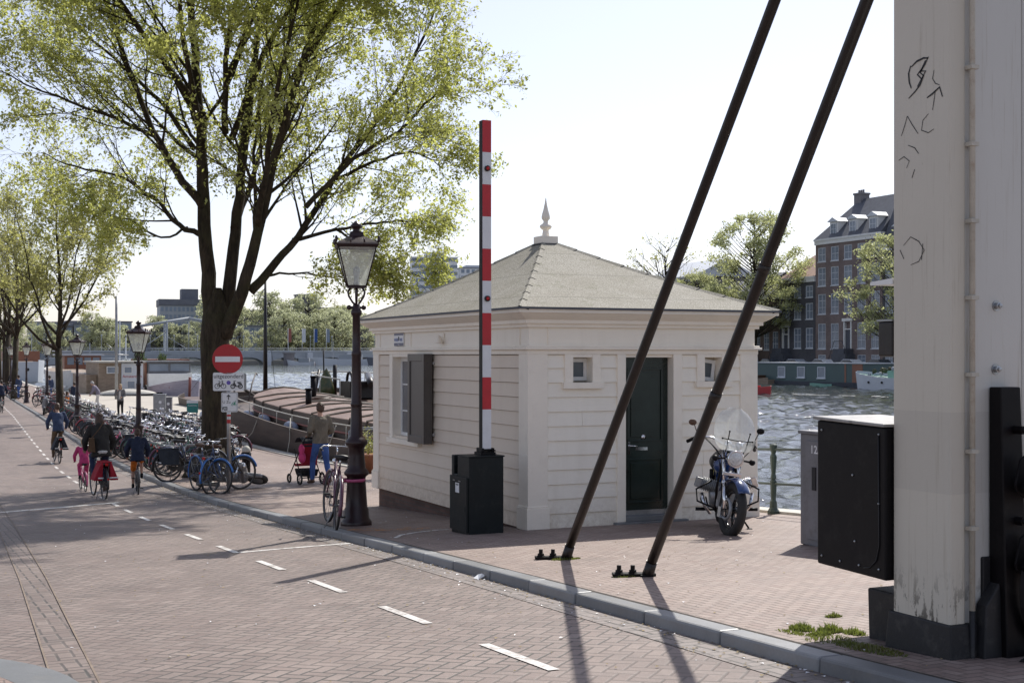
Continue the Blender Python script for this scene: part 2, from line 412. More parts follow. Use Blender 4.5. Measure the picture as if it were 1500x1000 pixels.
def roofing():
    s = N('mineral_roofing'); v = s.coord('Object')
    f = s.noise(v, 62, 3, .85); g = s.noise(v, 1.3, 6, .7); q = s.noise(v, 34, 3, .7)
    k = s.mix(s.ramp(f, [(.38, 0), (.62, 1)]), (.13, .12, .095), (.50, .475, .41))
    k = s.mix(s.ramp(g, [(.35, .45), (.6, 0)]), k, (.2, .18, .13))
    k = s.mix(s.ramp(q, [(.42, .25), (.55, 0)]), k, (.13, .12, .09))
    sp = s.n('ShaderNodeSeparateXYZ'); s.l(v, sp.inputs[0]); wv = s.math('FRACT', s.math('DIVIDE', s.math('ADD', sp.outputs[2], s.math('MULTIPLY', g, .02)), .37))
    seam = s.math('LESS_THAN', wv, .03); k = s.mix(s.math('MULTIPLY', seam, .45), k, (.10, .095, .075))
    mo = s.noise(v, 3.1, 7, .8); k = s.mix(s.ramp(mo, [(.56, 0), (.64, .5)]), k, (.12, .125, .06))
    s.bsdf(k, .85, 0, s.bump(s.math('ADD', s.math('ADD', f, q), s.math('MULTIPLY', wv, .6)), .5, .005), .4); return s.m
M['roofing'] = roofing()
def pillarpaint(name, base, hi):
    s = N(name); p = s.geo(); sp = s.n('ShaderNodeSeparateXYZ'); s.l(p, sp.inputs[0]); z = sp.outputs[2]
    v = s.coord('Object')
    f = s.noise(v, 1.1, 5, .6); st = s.noise(s.coord('Object', (14, 14, .5)), 2.5, 6, .7); fine = s.noise(v, 55, 3)
    k = s.mix(f, base, hi)
    band = s.math('MULTIPLY', s.math('GREATER_THAN', z, 2.47), s.math('LESS_THAN', z, 2.93))
    k = s.mix(s.math('MULTIPLY', band, .2), k, (.34, .32, .29))
    k = s.mix(s.ramp(st, [(.56, 0), (.7, .5)]), k, (.36, .31, .23))
    low = s.n('ShaderNodeMapRange'); s.l(z, low.inputs[0]); low.inputs[1].default_value = 2.05; low.inputs[2].default_value = 1.7
    sp2 = s.noise(s.coord('Object', (1, 1, .45)), 16, 5, .7)
    k = s.mix(s.math('MULTIPLY', low.outputs[0], s.ramp(sp2, [(.52, 0), (.58, 1)])), k, (.05, .045, .035))
    sm = s.noise(s.coord('Object', (3, 3, 1.2)), 3.7, 7, .8)
    k = s.mix(s.ramp(sm, [(.66, 0), (.70, .7)]), k, (.16, .15, .13))
    s.bsdf(k, .5, 0, s.bump(s.math('ADD', fine, st), .25, .004), .4); return s.m
M['pillarL'] = pillarpaint('pillar_paint_beige', (.56, .52, .435), (.64, .60, .51))
M['pillarR'] = pillarpaint('pillar_paint_white', (.55, .54, .50), (.63, .62, .58))
def hull(name, c, c2):
    s = N(name); v = s.coord('Object')
    f = s.noise(s.coord('Object', (1, .25, 3)), 2, 6, .75); g = s.noise(v, 30, 3)
    k = s.mix(s.ramp(f, [(.35, 0), (.65, 1)]), c, c2)
    s.bsdf(k, .6, 0, s.bump(g, .3, .006), .4); return s.m
M['hulldark'] = hull('barge_hull_paint', (.055, .042, .036), (.115, .085, .068))
M['hatch'] = hull('hatch_redbrown', (.16, .10, .078), (.26, .178, .14))
M['hatchside'] = hull('coaming_brown', (.07, .055, .045), (.14, .105, .08))
M['stripe'] = hull('red_stripe', (.28, .09, .07), (.36, .13, .1))
M['tarp'] = paint('grey_tarp', (.5, .48, .43), .7, .15, 2, .4)
M['bluegrey'] = paint('blue_grey_tarp', (.17, .2, .28), .6, .2, 2, .3)
M['wood'] = hull('weathered_wood', (.22, .165, .12), (.36, .28, .21))
M['hullpurple'] = hull('purple_hull', (.42, .36, .41), (.55, .49, .54))
M['orange'] = paint('orange_brown_paint', (.27, .115, .07), .5, .15, 2, .1)
M['hbgreen'] = paint('houseboat_green', (.075, .12, .12), .55, .12, .6, .1)
M['mint'] = paint('mint_paint', (.22, .42, .34), .5, .1, 2, .1)
M['fargrey'] = paint('haze_grey', (.34, .37, .40), .7, .08, .3, .1)  # far tones kept pale and bluish, aerial haze put into the colour
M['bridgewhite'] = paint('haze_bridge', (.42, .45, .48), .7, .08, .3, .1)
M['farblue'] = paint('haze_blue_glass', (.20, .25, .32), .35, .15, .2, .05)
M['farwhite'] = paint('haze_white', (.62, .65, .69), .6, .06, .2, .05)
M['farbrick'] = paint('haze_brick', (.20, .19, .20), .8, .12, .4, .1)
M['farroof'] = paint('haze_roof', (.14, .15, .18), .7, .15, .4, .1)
M['slate'] = paint('roof_slate', (.085, .092, .11), .6, .25, 1.5, .3)
M['pantile'] = paint('orange_pantile', (.27, .16, .12), .7, .2, 2, .3)
def farbrick(name, a, b): return brickwall(name, a, b, tuple(x * 1.25 for x in b))  # far bank bricks greyed and lightened, haze carried by the colour
M['bk1'] = farbrick('brick_purple', (.19, .145, .135), (.25, .20, .185))
M['bk2'] = farbrick('brick_black', (.085, .085, .095), (.11, .11, .12))
M['bk3'] = farbrick('brick_brown', (.17, .125, .11), (.21, .16, .14))
M['bk4'] = farbrick('brick_grey', (.17, .16, .155), (.22, .2, .19))
M['plinthbrick'] = brickwall('plinth_brick', (.10, .06, .048), (.16, .09, .07), (.09, .08, .07))
M['skin'] = paint('skin', (.50, .30, .21), .55, .06, 20, .05)
def cloth(name, c, var=.15):
    s = N(name); v = s.coord('Object'); f = s.noise(s.coord('Object', (1, 1, .6), (.3, .2, 0)), 7, 3, .5); g = s.noise(v, 150, 2, .6); q = s.noise(v, 2.5, 4, .6)
    k = s.mix(q, tuple(x * .7 for x in c), tuple(min(1, x * 1.3) for x in c)); k = s.mix(s.ramp(f, [(.35, .45), (.5, 0)]), k, tuple(x * .45 for x in c))
    s.bsdf(k, .85, 0, s.bump(g, .4, .002, s.bump(f, 1., .05)), .25); return s.m
for k, c in dict(sage=(.165, .145, .115), jeans=(.055, .11, .30), parka=(.035, .032, .03), navy=(.025, .032, .06), jeansdark=(.03, .04, .085), orangecl=(.75, .20, .03), redbag=(.34, .02, .035),
                 pink=(.55, .06, .18), khaki=(.16, .11, .07), bluejk=(.05, .07, .13), whitecl=(.62, .60, .58), plaid=(.22, .20, .26), blackcl=(.02, .02, .022), beige=(.35, .28, .2), bagbrown=(.10, .06, .035), darkbag=(.03, .035, .045), greycl=(.16, .16, .17)).items():
    M[k] = cloth('cloth_' + k, c)
M['hairbrown'] = paint('hair_brown', (.07, .04, .025), .6, .3, 30, .5)
M['hairdark'] = paint('hair_dark', (.035, .022, .016), .6, .3, 30, .5)
M['hairblond'] = paint('hair_blond', (.40, .28, .15), .6, .25, 30, .5)
M['hairgrey'] = paint('hair_grey', (.42, .41, .40), .6, .2, 30, .5)
for k, c in dict(fr_black=(.015, .015, .017), fr_silver=(.35, .36, .38), fr_red=(.32, .03, .04), fr_blue=(.03, .14, .42), fr_navy=(.03, .05, .12), fr_green=(.03, .1, .07), fr_pink=(.5, .08, .2), fr_plum=(.10, .03, .06)).items():
    M[k] = paint(k, c, .28, .12, 8, .03, coat=.4)
M['motoblue'] = paint('motorcycle_blue', (.010, .04, .15), .18, .1, 4, .02, coat=.8)
M['petal'] = paint('flower_yellow', (.55, .45, .05), .7, .2, 10, .1)
M['terracotta'] = paint('terracotta', (.33, .14, .08), .8, .2, 5, .2)
M['taillamp'] = paint('tail_lamp_red', (.45, .01, .01), .25, .1, 8, .02)
M['chalk'] = paint('orange_spray', (.55, .22, .03), .8, .3, 12, .1)
M['teal'] = paint('teal_board', (.03, .22, .20), .5, .1, 4, .05)

# ------------------------------------------------------------ world, sun, camera
w = bpy.data.worlds.new('World'); scene.world = w; w.use_nodes = True
nt = w.node_tree; nt.nodes.clear()
sky = nt.nodes.new('ShaderNodeTexSky'); sky.sky_type = 'NISHITA'; sky.sun_disc = False
SUN_AZ = atan2(.745, .667); SUN_EL = radians(48)        # azimuth clockwise from +Y
sky.sun_elevation = SUN_EL; sky.sun_rotation = SUN_AZ; sky.air_density = 1.0; sky.dust_density = .8; sky.ozone_density = 1.2; sky.altitude = 0
bg = nt.nodes.new('ShaderNodeBackground'); bg.inputs[1].default_value = .147
wo = nt.nodes.new('ShaderNodeOutputWorld')
hs = nt.nodes.new('ShaderNodeHueSaturation'); hs.inputs['Saturation'].default_value = .56; nt.links.new(sky.outputs[0], hs.inputs['Color'])
tn = nt.nodes.new('ShaderNodeMix'); tn.data_type = 'RGBA'; tn.blend_type = 'MULTIPLY'; tn.inputs[0].default_value = 1; nt.links.new(hs.outputs[0], tn.inputs[6]); tn.inputs[7].default_value = (.985, .96, 1.035, 1)
nt.links.new(tn.outputs[2], bg.inputs[0]); nt.links.new(bg.outputs[0], wo.inputs[0])
sl = bpy.data.lights.new('sun', 'SUN'); sl.energy = 5.0; sl.angle = radians(.55); sl.color = (1, .955, .88)
so = bpy.data.objects.new('sun', sl); col.objects.link(so)
sd = Vector((sin(SUN_AZ) * cos(SUN_EL), cos(SUN_AZ) * cos(SUN_EL), sin(SUN_EL)))
so.rotation_euler = sd.to_track_quat('Z', 'Y').to_euler(); so.location = (30, 30, 60)
cam = bpy.data.cameras.new('camera'); co = bpy.data.objects.new('camera', cam); col.objects.link(co)
cam.sensor_width = 36; cam.lens = 36 * 1950 / 1500; cam.clip_end = 6000; cam.clip_start = .1
cam.shift_y = 20 / 1500
co.location = (0, 0, CZ); co.rotation_euler = (radians(90), 0, -YAW); scene.camera = co
scene.view_settings.view_transform = 'Standard'; scene.view_settings.look = 'None'; scene.view_settings.exposure = 0
scene.cycles.max_bounces = 8; scene.cycles.transparent_max_bounces = 12
scene.cycles.sample_clamp_indirect = 6.0

# ------------------------------------------------------------ setting
def strip(name, xa, xb, ys, dz, mat, nx=1):
    """sheet between xa(Y) and xb(Y) following the street profile"""
    b = MB(); vs = []; fs = []
    for y in ys:
        a, c = xa(y), xb(y)
        for i in range(nx + 1): vs.append((a + (c - a) * i / nx, y, G(y) + dz))
    for j in range(len(ys) - 1):
        for i in range(nx):
            o = j * (nx + 1) + i; fs.append((o, o + 1, o + nx + 2, o + nx + 1))
    b.add(vs, fs, 0, False)
    return struct(b.build(name, mat))
YS = [-60, -40, -20, -10, -4] + [i for i in range(0, 62)] + [65, 68, 69.3, 75, 80, 90, 100.5, 108, 109.6, 125, 150, 160, 200, 250, 300, 400, 450, 545]
strip('road', lambda y: -600, lambda y: kerbx(y) + .05, YS + [900, 3000], -.08, M['road'])
strip('pavement', lambda y: kerbx(y) + .19, lambda y: quayx(y) - .3, YS, 0, M['pave'])
strip('quay_apron', lambda y: (9.6 if y < 108 else 9.6), lambda y: quayx(y) - .305, [68, 69.3, 75, 80, 90, 100.5, 108, 109.6, 118], .004, M['apron'])
# quay coping and wall
b = MB(); ye = [y for y in YS]
for a, c in zip(ye, ye[1:]):
    for (p, q, z0, z1, m) in ((-.3, .06, -.02, .035, 0), (-.25, 0, None, -.02, 1)):
        za0 = WATER - 1.2 if z0 is None else G(a) + z0; zc0 = WATER - 1.2 if z0 is None else G(c) + z0
        b.hexa([(quayx(a) + p, a, za0), (quayx(a) + q, a, za0), (quayx(c) + q, c, zc0), (quayx(c) + p, c, zc0),
                (quayx(a) + p, a, G(a) + z1), (quayx(a) + q, a, G(a) + z1), (quayx(c) + q, c, G(c) + z1), (quayx(c) + p, c, G(c) + z1)], m)
struct(b.build('quay_edge', [M['quaystone'], M['quaywall']]))
# kerb of separate stones
b = MB(); y = -6.0
while y < 140:
    L = R.uniform(.9, 1.15); y2 = y + L - .012; dz = R.uniform(-.006, .006); dx = R.uniform(-.006, .006)
    xa, xb = kerbx(y) + dx, kerbx(y2) + dx
    b.hexa([(xa - .02, y, G(y) - .3), (xa + .17, y, G(y) - .3), (xb + .17, y2, G(y2) - .3), (xb - .02, y2, G(y2) - .3),
            (xa, y, G(y) + .012 + dz), (xa + .17, y, G(y) + .012 + dz), (xb + .17, y2, G(y2) + .012 + dz), (xb, y2, G(y2) + .012 + dz)], R.choice((0, 0, 1)))
    y += L
M['kerb2'] = paint('bluestone_kerb_pale', (.225, .23, .235), .5, .2, 1.2, .3, dirt=(.22, .2, .18), dirt_amt=.5)
struct(b.build('kerb', [M['kerb'], M['kerb2']], bevel=.018))
strip('kerb_joint', lambda y: kerbx(y) + .14, lambda y: kerbx(y) + .21, [i * 1. for i in range(-6, 140)], .003, paint('joint_soil', (.045, .038, .03), .95, .4, 5, .5, dirt=(.2, .16, .12), dirt_amt=.5))
strip('gutter', lambda y: kerbx(y) - .28, lambda y: kerbx(y) - .0, [i * 1. for i in range(-6, 140)], -.076, M['gravel'] if False else paving('gutter_paving', (.2, .165, .15), (.28, .24, .22), .1, 0, wear=.2))
# bicycle lane markings
def onroad(pts, wdt, name, mat='mark', dz=-.074):
    mb = MB(); P = []
    for (x, y) in pts: P.append((x, y, G(y) + dz))
    mb.ribbon(P, wdt, (0, 0, -1)); return struct(mb.build(name, M[mat]))
def lanex(y): return lerp_tab([(0, 3.42), (22, 3.5), (30, 3.72), (40, 3.95), (54, 4.42), (78, 5.32), (140, 7)], y)
b = MB(); y = 4.9
dashes = []
while y < 120:
    y2 = y + 1.05; b.ribbon([(lanex(y), y, G(y) - .074), (lanex(y2), y2, G(y2) - .074)], .075, (0, 0, -1)); y += 2.08
struct(b.build('lane_dashes', M['mark']))
onroad([(3.52, 15.35), (4.1, 15.5), (4.95, 15.66)], .07, 'stop_line')
onroad([(1.4, 25.4), (2.6, 26.1), (3.8, 26.85)], .16, 'cross_line')
# soldier strip + joint at the left of the carriageway
strip('gutter_strip', lambda y: lerp_tab([(0, .50), (8, .77), (14, 1.02), (22, 1.28), (60, 2.2), (140, 4)], y), lambda y: lerp_tab([(0, .77), (8, 1.01), (14, 1.24), (22, 1.5), (60, 2.42), (140, 4.2)], y), [i * 1. for i in range(-6, 120)], -.075, paving('strip_paving', (.168, .124, .108), (.25, .2, .175), .1, 0, wear=.3))
for dx, nm in ((0, 'strip_joint'), (.25, 'strip_joint')):
    strip(nm, lambda y: lerp_tab([(0, .495), (8, .76), (14, 1.01), (22, 1.27), (60, 2.2), (140, 4)], y) + dx, lambda y: lerp_tab([(0, .508), (8, .774), (14, 1.022), (22, 1.28), (60, 2.21), (140, 4.01)], y) + dx, [i * 1. for i in range(-6, 120)], -.072, M['gravel'])
b = MB()
for k in range(3): b.ribbon([(.1, 13.0 + k * .8, G(13.0 + k * .8) - .110), (.86 + .03 * k, 13.05 + k * .8, G(13.05 + k * .8) - .110)], .42, (0, 0, -1))
struct(b.build('crossing_blocks', M['mark']))
# curved kerb of the corner at the lower left
b = MB(); cx, cy, rr = -1.6, 7.7, 2.5
P = [(cx + rr * cos(radians(a)), cy + rr * sin(radians(a))) for a in range(-50, 140, 6)]
Q = [(cx + (rr - .3) * cos(radians(a)), cy + (rr - .3) * sin(radians(a))) for a in range(-50, 140, 6)]
for (p, q, p2, q2) in zip(P, Q, P[1:], Q[1:]):
    b.hexa([(p[0], p[1], G(p[1]) - .3), (q[0], q[1], G(p[1]) - .3), (q2[0], q2[1], G(p2[1]) - .3), (p2[0], p2[1], G(p2[1]) - .3),
            (p[0], p[1], G(p[1]) - .045), (q[0], q[1], G(p[1]) - .045), (q2[0], q2[1], G(p2[1]) - .045), (p2[0], p2[1], G(p2[1]) - .045)])
struct(b.build('corner_kerb', M['kerb']))
b = MB(); b.add([(q[0], q[1], G(q[1]) - .05) for q in Q] + [(-5, 6, G(6) - .08)], [tuple(range(len(Q) + 1))]); struct(b.build('corner_pavement', M['pave']))
# pavement arc and scribbles near the barrier
mb = MB(); P = [(5.35, 15.15), (5.55, 15.5), (5.85, 15.75), (6.2, 15.9), (6.35, 15.92)]
mb.ribbon([(x, y, G(y) + .004) for x, y in P], .05, (0, 0, -1)); struct(mb.build('pavement_line', M['mark']))
mb = MB()
for k in range(26):
    x = 5.15 + R.uniform(0, .9); y = 16.4 + R.uniform(-.28, .22) - (x - 5.15) * .35
    P = [(x + i * .04, y + R.uniform(-.04, .04)) for i in range(4)]
    mb.ribbon([(a, c, G(c) + .016 + k * .0003) for a, c in P], .014, (0, 0, -1))
struct(mb.build('orange_spray_marks', M['chalk']))
# water and far land
def wave_field():
    import numpy as np
    r = np.random.RandomState(3); xs = np.concatenate([np.arange(11.0, 60, .33), np.arange(60, 106, .6)]); y_ = [-12.0]
    while y_[-1] < 300: y_.append(y_[-1] + max(.28, (y_[-1] - 20) * .0045 + .28))
    Y, X = np.meshgrid(np.array(y_), xs, indexing='ij'); Z = np.zeros_like(X)
    for k in range(46):
        L = 10 ** r.uniform(-.12, .62); a = r.normal(-.9, .55); q = 2 * np.pi / L; A = .0135 * L ** 1.0 * r.uniform(.5, 1.2)
        gate = .65 + .35 * np.sin(X * r.uniform(.02, .09) + Y * r.uniform(.02, .07) + r.uniform(0, 6)); ph = q * (X * np.cos(a) + Y * np.sin(a)) + r.uniform(0, 6.3) + .8 * np.sin(X * .17 * r.uniform(.5, 1.5) + r.uniform(0, 6))
        Z += A * gate * (np.sin(ph) + .25 * np.sin(2 * ph))
    fade = np.clip((300 - Y) / 60, 0, 1); Z = Z * fade + WATER; ny, nx = X.shape
    co_ = np.stack([X, Y, Z], -1).reshape(-1); n = ny * nx
    i = (np.arange(ny - 1)[:, None] * nx + np.arange(nx - 1)[None]).reshape(-1); q = np.stack([i, i + 1, i + nx + 1, i + nx], -1).astype('int32')
    me = bpy.data.meshes.new('water'); me.vertices.add(n); me.vertices.foreach_set('co', co_); m = len(q)
    me.loops.add(m * 4); me.loops.foreach_set('vertex_index', q.reshape(-1)); me.polygons.add(m)
    me.polygons.foreach_set('loop_start', np.arange(0, m * 4, 4, dtype='int32')); me.polygons.foreach_set('loop_total', np.full(m, 4, dtype='int32')); me.polygons.foreach_set('use_smooth', np.ones(m, dtype=bool))
    me.update(calc_edges=True); me.materials.append(M['water']); o = bpy.data.objects.new('water', me); col.objects.link(o); return struct(o)
wave_field()
b = MB()
for (x0, x1, y0, y1) in ((-200, 900, 300, 900), (105.99, 900, -300, 300), (11, 105.99, -300, -12)): b.add([(x0, y0, WATER), (x1, y0, WATER), (x1, y1, WATER), (x0, y1, WATER)], [(0, 1, 2, 3)])
struct(b.build('far_water', M['water']))
b = MB(); poly = [(105, -300), (105, 240), (125, 340), (150, 430), (185, 545), (1500, 545), (1500, -300)]
b.prism(poly, WATER - 2, 1.3); struct(b.build('far_bank', M['earth']))
b = MB(); b.prism([(-600, 545), (-600, 3500), (3000, 3500), (3000, 545.5)], WATER - 2, 1.0); struct(b.build('far_shore', M['earth']))
# ------------------------------------------------------------ keeper's house
HX0, HX1, HY0, HY1, HZ = 7.15, 10.56, 15.2, 21.25, 1.05
H = root('bridge_keeper_house', 'small cream weatherboarded canal house with hipped grey felt roof and black door', 'house', (HX0, HY0, HZ))
def hb(name, mats, b, bevel=0, parent=None, label=None): return b.build(name, mats, parent or H, bevel=bevel, label=label)
LX, LY = HX1 - HX0, HY1 - HY0
b = MB(); b.box(.16, LX - .16, .16, LY - .16, -.1, 2.62); hb('inner_wall', M['creamdark'], b)
b = MB(); b.box(.05, LX - .05, .05, LY - .05, -.6, -.003); hb('brick_plinth', M['plinthbrick'], b)
P = .185
def board_front(b, x0, x1, z0, z1, yface=0., back=.2):
    b.hexa([(x0, yface - .020, z0), (x1, yface - .020, z0), (x1, yface + back, z0), (x0, yface + back, z0),
            (x0, yface - .002, z1), (x1, yface - .002, z1), (x1, yface + back, z1), (x0, yface + back, z1)])
    b.box(x0, x1, yface + .004, yface + back, z1, z1 + .006)
def board_side(b, y0, y1, z0, z1, xf=0., back=.2, sgn=1):
    b.hexa([(xf - .020 * sgn, y0, z0), (xf - .020 * sgn, y1, z0), (xf + back * sgn, y1, z0), (xf + back * sgn, y0, z0),
            (xf - .002 * sgn, y0, z1), (xf - .002 * sgn, y1, z1), (xf + back * sgn, y1, z1), (xf + back * sgn, y0, z1)])
bf = MB(); bs = MB(); be = MB(); bb = MB()
rows = [(k * P, k * P + P - .006) for k in range(12)]
for z0, z1 in rows:
    z1 = min(z1, 2.2)
    spans = [(.245, 1.26), (2.23, 3.165)]                       # both sides of the door casing
    if z1 > 1.86: spans = [(.245, .50), (1.0, 1.26), (2.23, 2.5), (2.98, 3.165)]
    for a, c in spans:
        if c - a > .8 and R.random() < .12: j = R.uniform(a + .25, c - .25); board_front(bf, a, j - .002, z0, z1); board_front(bf, j + .002, c, z0, z1)
        else: board_front(bf, a, c, z0, z1)
    sp = [(.25, LY - .25)]
    if z0 > .88: sp = [(.25, 3.83), (5.23, LY - .25)]
    for a, c in sp:
        if R.random() < .08 and c - a > .9: j = R.uniform(a + .3, c - .3); board_side(bs, a, j - .002, z0, z1); board_side(bs, j + .002, c, z0, z1)
        else: board_side(bs, a, c, z0, z1)
    board_side(be, .25, LY - .25, z0, z1, LX, .2, -1)
    bb.box(.25, LX - .25, LY - .2, LY + .01, z0, z1)
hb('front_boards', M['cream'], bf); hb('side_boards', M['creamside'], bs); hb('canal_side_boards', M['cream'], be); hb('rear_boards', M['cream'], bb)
for (x0, x1, y0, y1) in ((-.03, .25, -.03, .25), (LX - .25, LX + .03, -.03, .25), (-.03, .25, LY - .25, LY + .03), (LX - .25, LX + .03, LY - .25, LY + .03)):
    b = MB(); b.box(x0, x1, y0, y1, .0, 2.24); b.box(x0 - .02, x1 + .02, y0 - .02, y1 + .02, -.01, .27); b.box(x0 - .01, x1 + .01, y0 - .01, y1 + .01, .27, .29); hb('corner_board', M['trim'], b, .006)
b = MB()
def ring(b, o, z0, z1, m=0, t=.3):
    b.box(-o, LX + o, -o, t, z0, z1, m); b.box(-o, LX + o, LY - t, LY + o, z0, z1, m)
    b.box(-o, t, t, LY - t, z0, z1, m); b.box(LX - t, LX + o, t, LY - t, z0, z1, m)
ring(b, .035, 2.21, 2.27); ring(b, .075, 2.27, 2.30); ring(b, .05, 2.30, 2.325); hb('string_moulding', M['trim'], b, .005)
b = MB(); ring(b, .0, 2.325, 2.56); hb('frieze', M['cream'], b)
for x in (.26, LX - .27): hb('frieze_batten', M['trim'], MB().box(x, x + .012, -.012, .0, 2.325, 2.56))
for y in (.26, 4.3, LY - .27): hb('frieze_batten', M['trim'], MB().box(-.012, .0, y, y + .012, 2.325, 2.56))
b = MB(); PR = [(-.1, 2.555), (.045, 2.555), (.045, 2.598), (.085, 2.602), (.085, 2.645), (.10, 2.655), (.13, 2.672), (.17, 2.70), (.195, 2.722), (.205, 2.73), (.235, 2.733), (.235, 2.787), (-.1, 2.787)]
vs = []
for o, z in PR: vs += [(-o, -o, z), (LX + o, -o, z), (LX + o, LY + o, z), (-o, LY + o, z)]
b.add(vs, [(4 * i + k, 4 * i + (k + 1) % 4, 4 * i + 4 + (k + 1) % 4, 4 * i + 4 + k) for i in range(len(PR) - 1) for k in range(4)]); hb('cornice', M['trim'], b)
# roof
E0, E1, RZ, AP = -.25, .25, 2.79, 3.9
ax, ay = LX / 2, LY / 2
b = MB(); c4 = [(E0, E0, RZ), (LX + E1, E0, RZ), (LX + E1, LY + E1, RZ), (E0, LY + E1, RZ)]
ap = [(ax - .1, ay - .1, AP), (ax + .1, ay - .1, AP), (ax + .1, ay + .1, AP), (ax - .1, ay + .1, AP)]
nsub = 8
for k in range(4):
    p, q, r_, s_ = c4[k], c4[(k + 1) % 4], ap[(k + 1) % 4], ap[k]
    for i in range(nsub):
        t0, t1 = i / nsub, (i + 1) / nsub
        L = lambda u, v, t: tuple(u[j] + (v[j] - u[j]) * t - (.05 * sin(pi * t) if j == 2 else 0) for j in range(3))
        b.add([L(p, s_, t0), L(q, r_, t0), L(q, r_, t1), L(p, s_, t1)], [(0, 1, 2, 3)], 0, True)
rf = hb('roof', [M['roofing']], b)
b = MB()
for k in range(4):   # hip caps of overlapping felt strips
    p, s_ = Vector(c4[k]), Vector(ap[k])
    n = 9
    for i in range(n):
        t0, t1 = i / n, (i + 1.06) / n
        a = p.lerp(s_, t0); c = p.lerp(s_, min(1, t1)); a.z += .028 - .05 * sin(pi * t0); c.z += .018 - .05 * sin(pi * min(1, t1))
        sx = 1 if k in (0, 3) else -1; sy = 1 if k in (0, 1) else -1
        wv = Vector((sx * .13, 0, -.045)); wu = Vector((0, sy * .13, -.035))
        b.add([a, a + wv, c + wv, c], [(0, 1, 2, 3)], 0); b.add([a, a + wu, c + wu, c], [(3, 2, 1, 0)], 0)
        b.add([a, a + wv, a + wv - Vector((0, 0, .012)), a - Vector((0, 0, .014)), a + wu - Vector((0, 0, .012)), a + wu], [(0, 1, 2, 3), (0, 3, 4, 5)], 1)
hb('hip_cap', [M['roofing'], M['tar']], b, parent=rf)
b = MB()
for (x0, x1, y0, y1) in ((E0 - .012, LX + E1 + .012, E0 - .012, E0), (E0 - .012, LX + E1 + .012, LY + E1, LY + E1 + .012), (E0 - .012, E0, E0, LY + E1), (LX + E1, LX + E1 + .012, E0, LY + E1)): b.box(x0, x1, y0, y1, RZ - .015, RZ + .012)
hb('roof_edge', M['slate'], b, parent=rf)
# finial
b = MB(); b.box(ax - .16, ax + .16, ay - .16, ay + .16, AP - .07, AP - .01, 1); b.box(ax - .14, ax + .14, ay - .14, ay + .14, AP - .01, AP + .10, 0)
b.lathe([(.06, .10), (.055, .14), (.05, .16), (.045, .20), (.075, .22), (.095, .25), (.085, .275), (.045, .30), (.035, .325), (.04, .345), (.062, .37), (.066, .40), (.055, .45), (.035, .52), (.018, .60), (.006, .68), (.0, .70)], (ax, ay, AP), 20)
hb('finial', [M['trim'], M['tar']], b, .004)
# door
b = MB(); D0, D1 = 1.38, 2.10
b.box(1.255, 1.38, -.035, .2, .03, 2.21); b.box(2.10, 2.235, -.035, .2, .03, 2.21); b.box(1.38, 2.10, .0, .2, 2.17, 2.209); hb('door_frame', M['trim'], b, .004)
b = MB(); b.box(1.385, 2.095, .11, .15, .1, 2.168)
def panel(b, x0, x1, z0, z1, y, s=.025):
    b.box(x0, x1, y - .018, y - .001, z0, z0 + s); b.box(x0, x1, y - .018, y - .001, z1 - s, z1)
    b.box(x0, x0 + s, y - .018, y - .001, z0 + s, z1 - s); b.box(x1 - s, x1, y - .018, y - .001, z0 + s, z1 - s)
    b.box(x0 + .06, x1 - .06, y - .014, y - .001, z0 + .06, z1 - .06)
panel(b, 1.47, 2.01, .25, .84, .11); panel(b, 1.47, 2.01, 1.06, 2.03, .11)
d = hb('door', M['doorgreen'], b, .003)
b = MB(); b.tube([(1.50, .10, 1.01), (1.50, .065, 1.01), (1.60, .06, 1.005)], .009, 8); b.box(1.485, 1.515, .093, .105, .9, 1.07); b.box(1.60, 1.78, .098, .109, .945, .985); hb('handle', M['chrome'], b, parent=d)
b = MB(); b.lathe([(.035, 0), (.035, .012), (.0, .018)], (0, 0, 0), 14, M=Matrix.Translation((1.72, .108, 1.12)) @ Matrix.Rotation(radians(90), 4, 'X')); hb('door_knob', M['chrome'], b, parent=d)
b = MB(); b.box(1.385, 2.095, .085, .11, .1, .16); hb('kick_plate', M['galv'], b, parent=d)
b = MB(); b.box(1.20, 2.30, -.10, .2, -.09, .03); b.box(1.38, 2.10, -.06, .2, .03, .1); hb('doorstep', M['kerb'], b, .008)
# small square windows
for i, (x0, x1) in enumerate(((.61, .89), (2.59, 2.86))):
    b = MB()   # casing
    b.box(x0 - .12, x0, -.035, .18, 1.85, 2.21); b.box(x1, x1 + .12, -.035, .18, 1.85, 2.21); b.box(x0, x1, -.03, .18, 2.17, 2.209); b.box(x0 - .15, x1 + .15, -.07, .18, 1.77, 1.85)
    wf = hb('window_casing', M['trim'], b, .004)
    b = MB(); t = .05
    tl = 0.0 if i == 0 else radians(7)
    MM = Matrix.Translation((x0, .125, 1.87)) @ Matrix.Rotation(tl, 4, 'Y')
    W_, H_ = x1 - x0 - (.0 if i == 0 else .03), .29
    b.box(0, W_, 0, .03, 0, t, 0, MM); b.box(0, W_, 0, .03, H_ - t, H_, 0, MM); b.box(0, t, 0, .03, t, H_ - t, 0, MM); b.box(W_ - t, W_, 0, .03, t, H_ - t, 0, MM)
    sf = hb('window_frame', M['white'], b, .003, parent=wf)
    b = MB(); b.box(t, W_ - t, .012, .018, t, H_ - t, 0, MM); hb('pane', M['glass'], b, parent=wf)
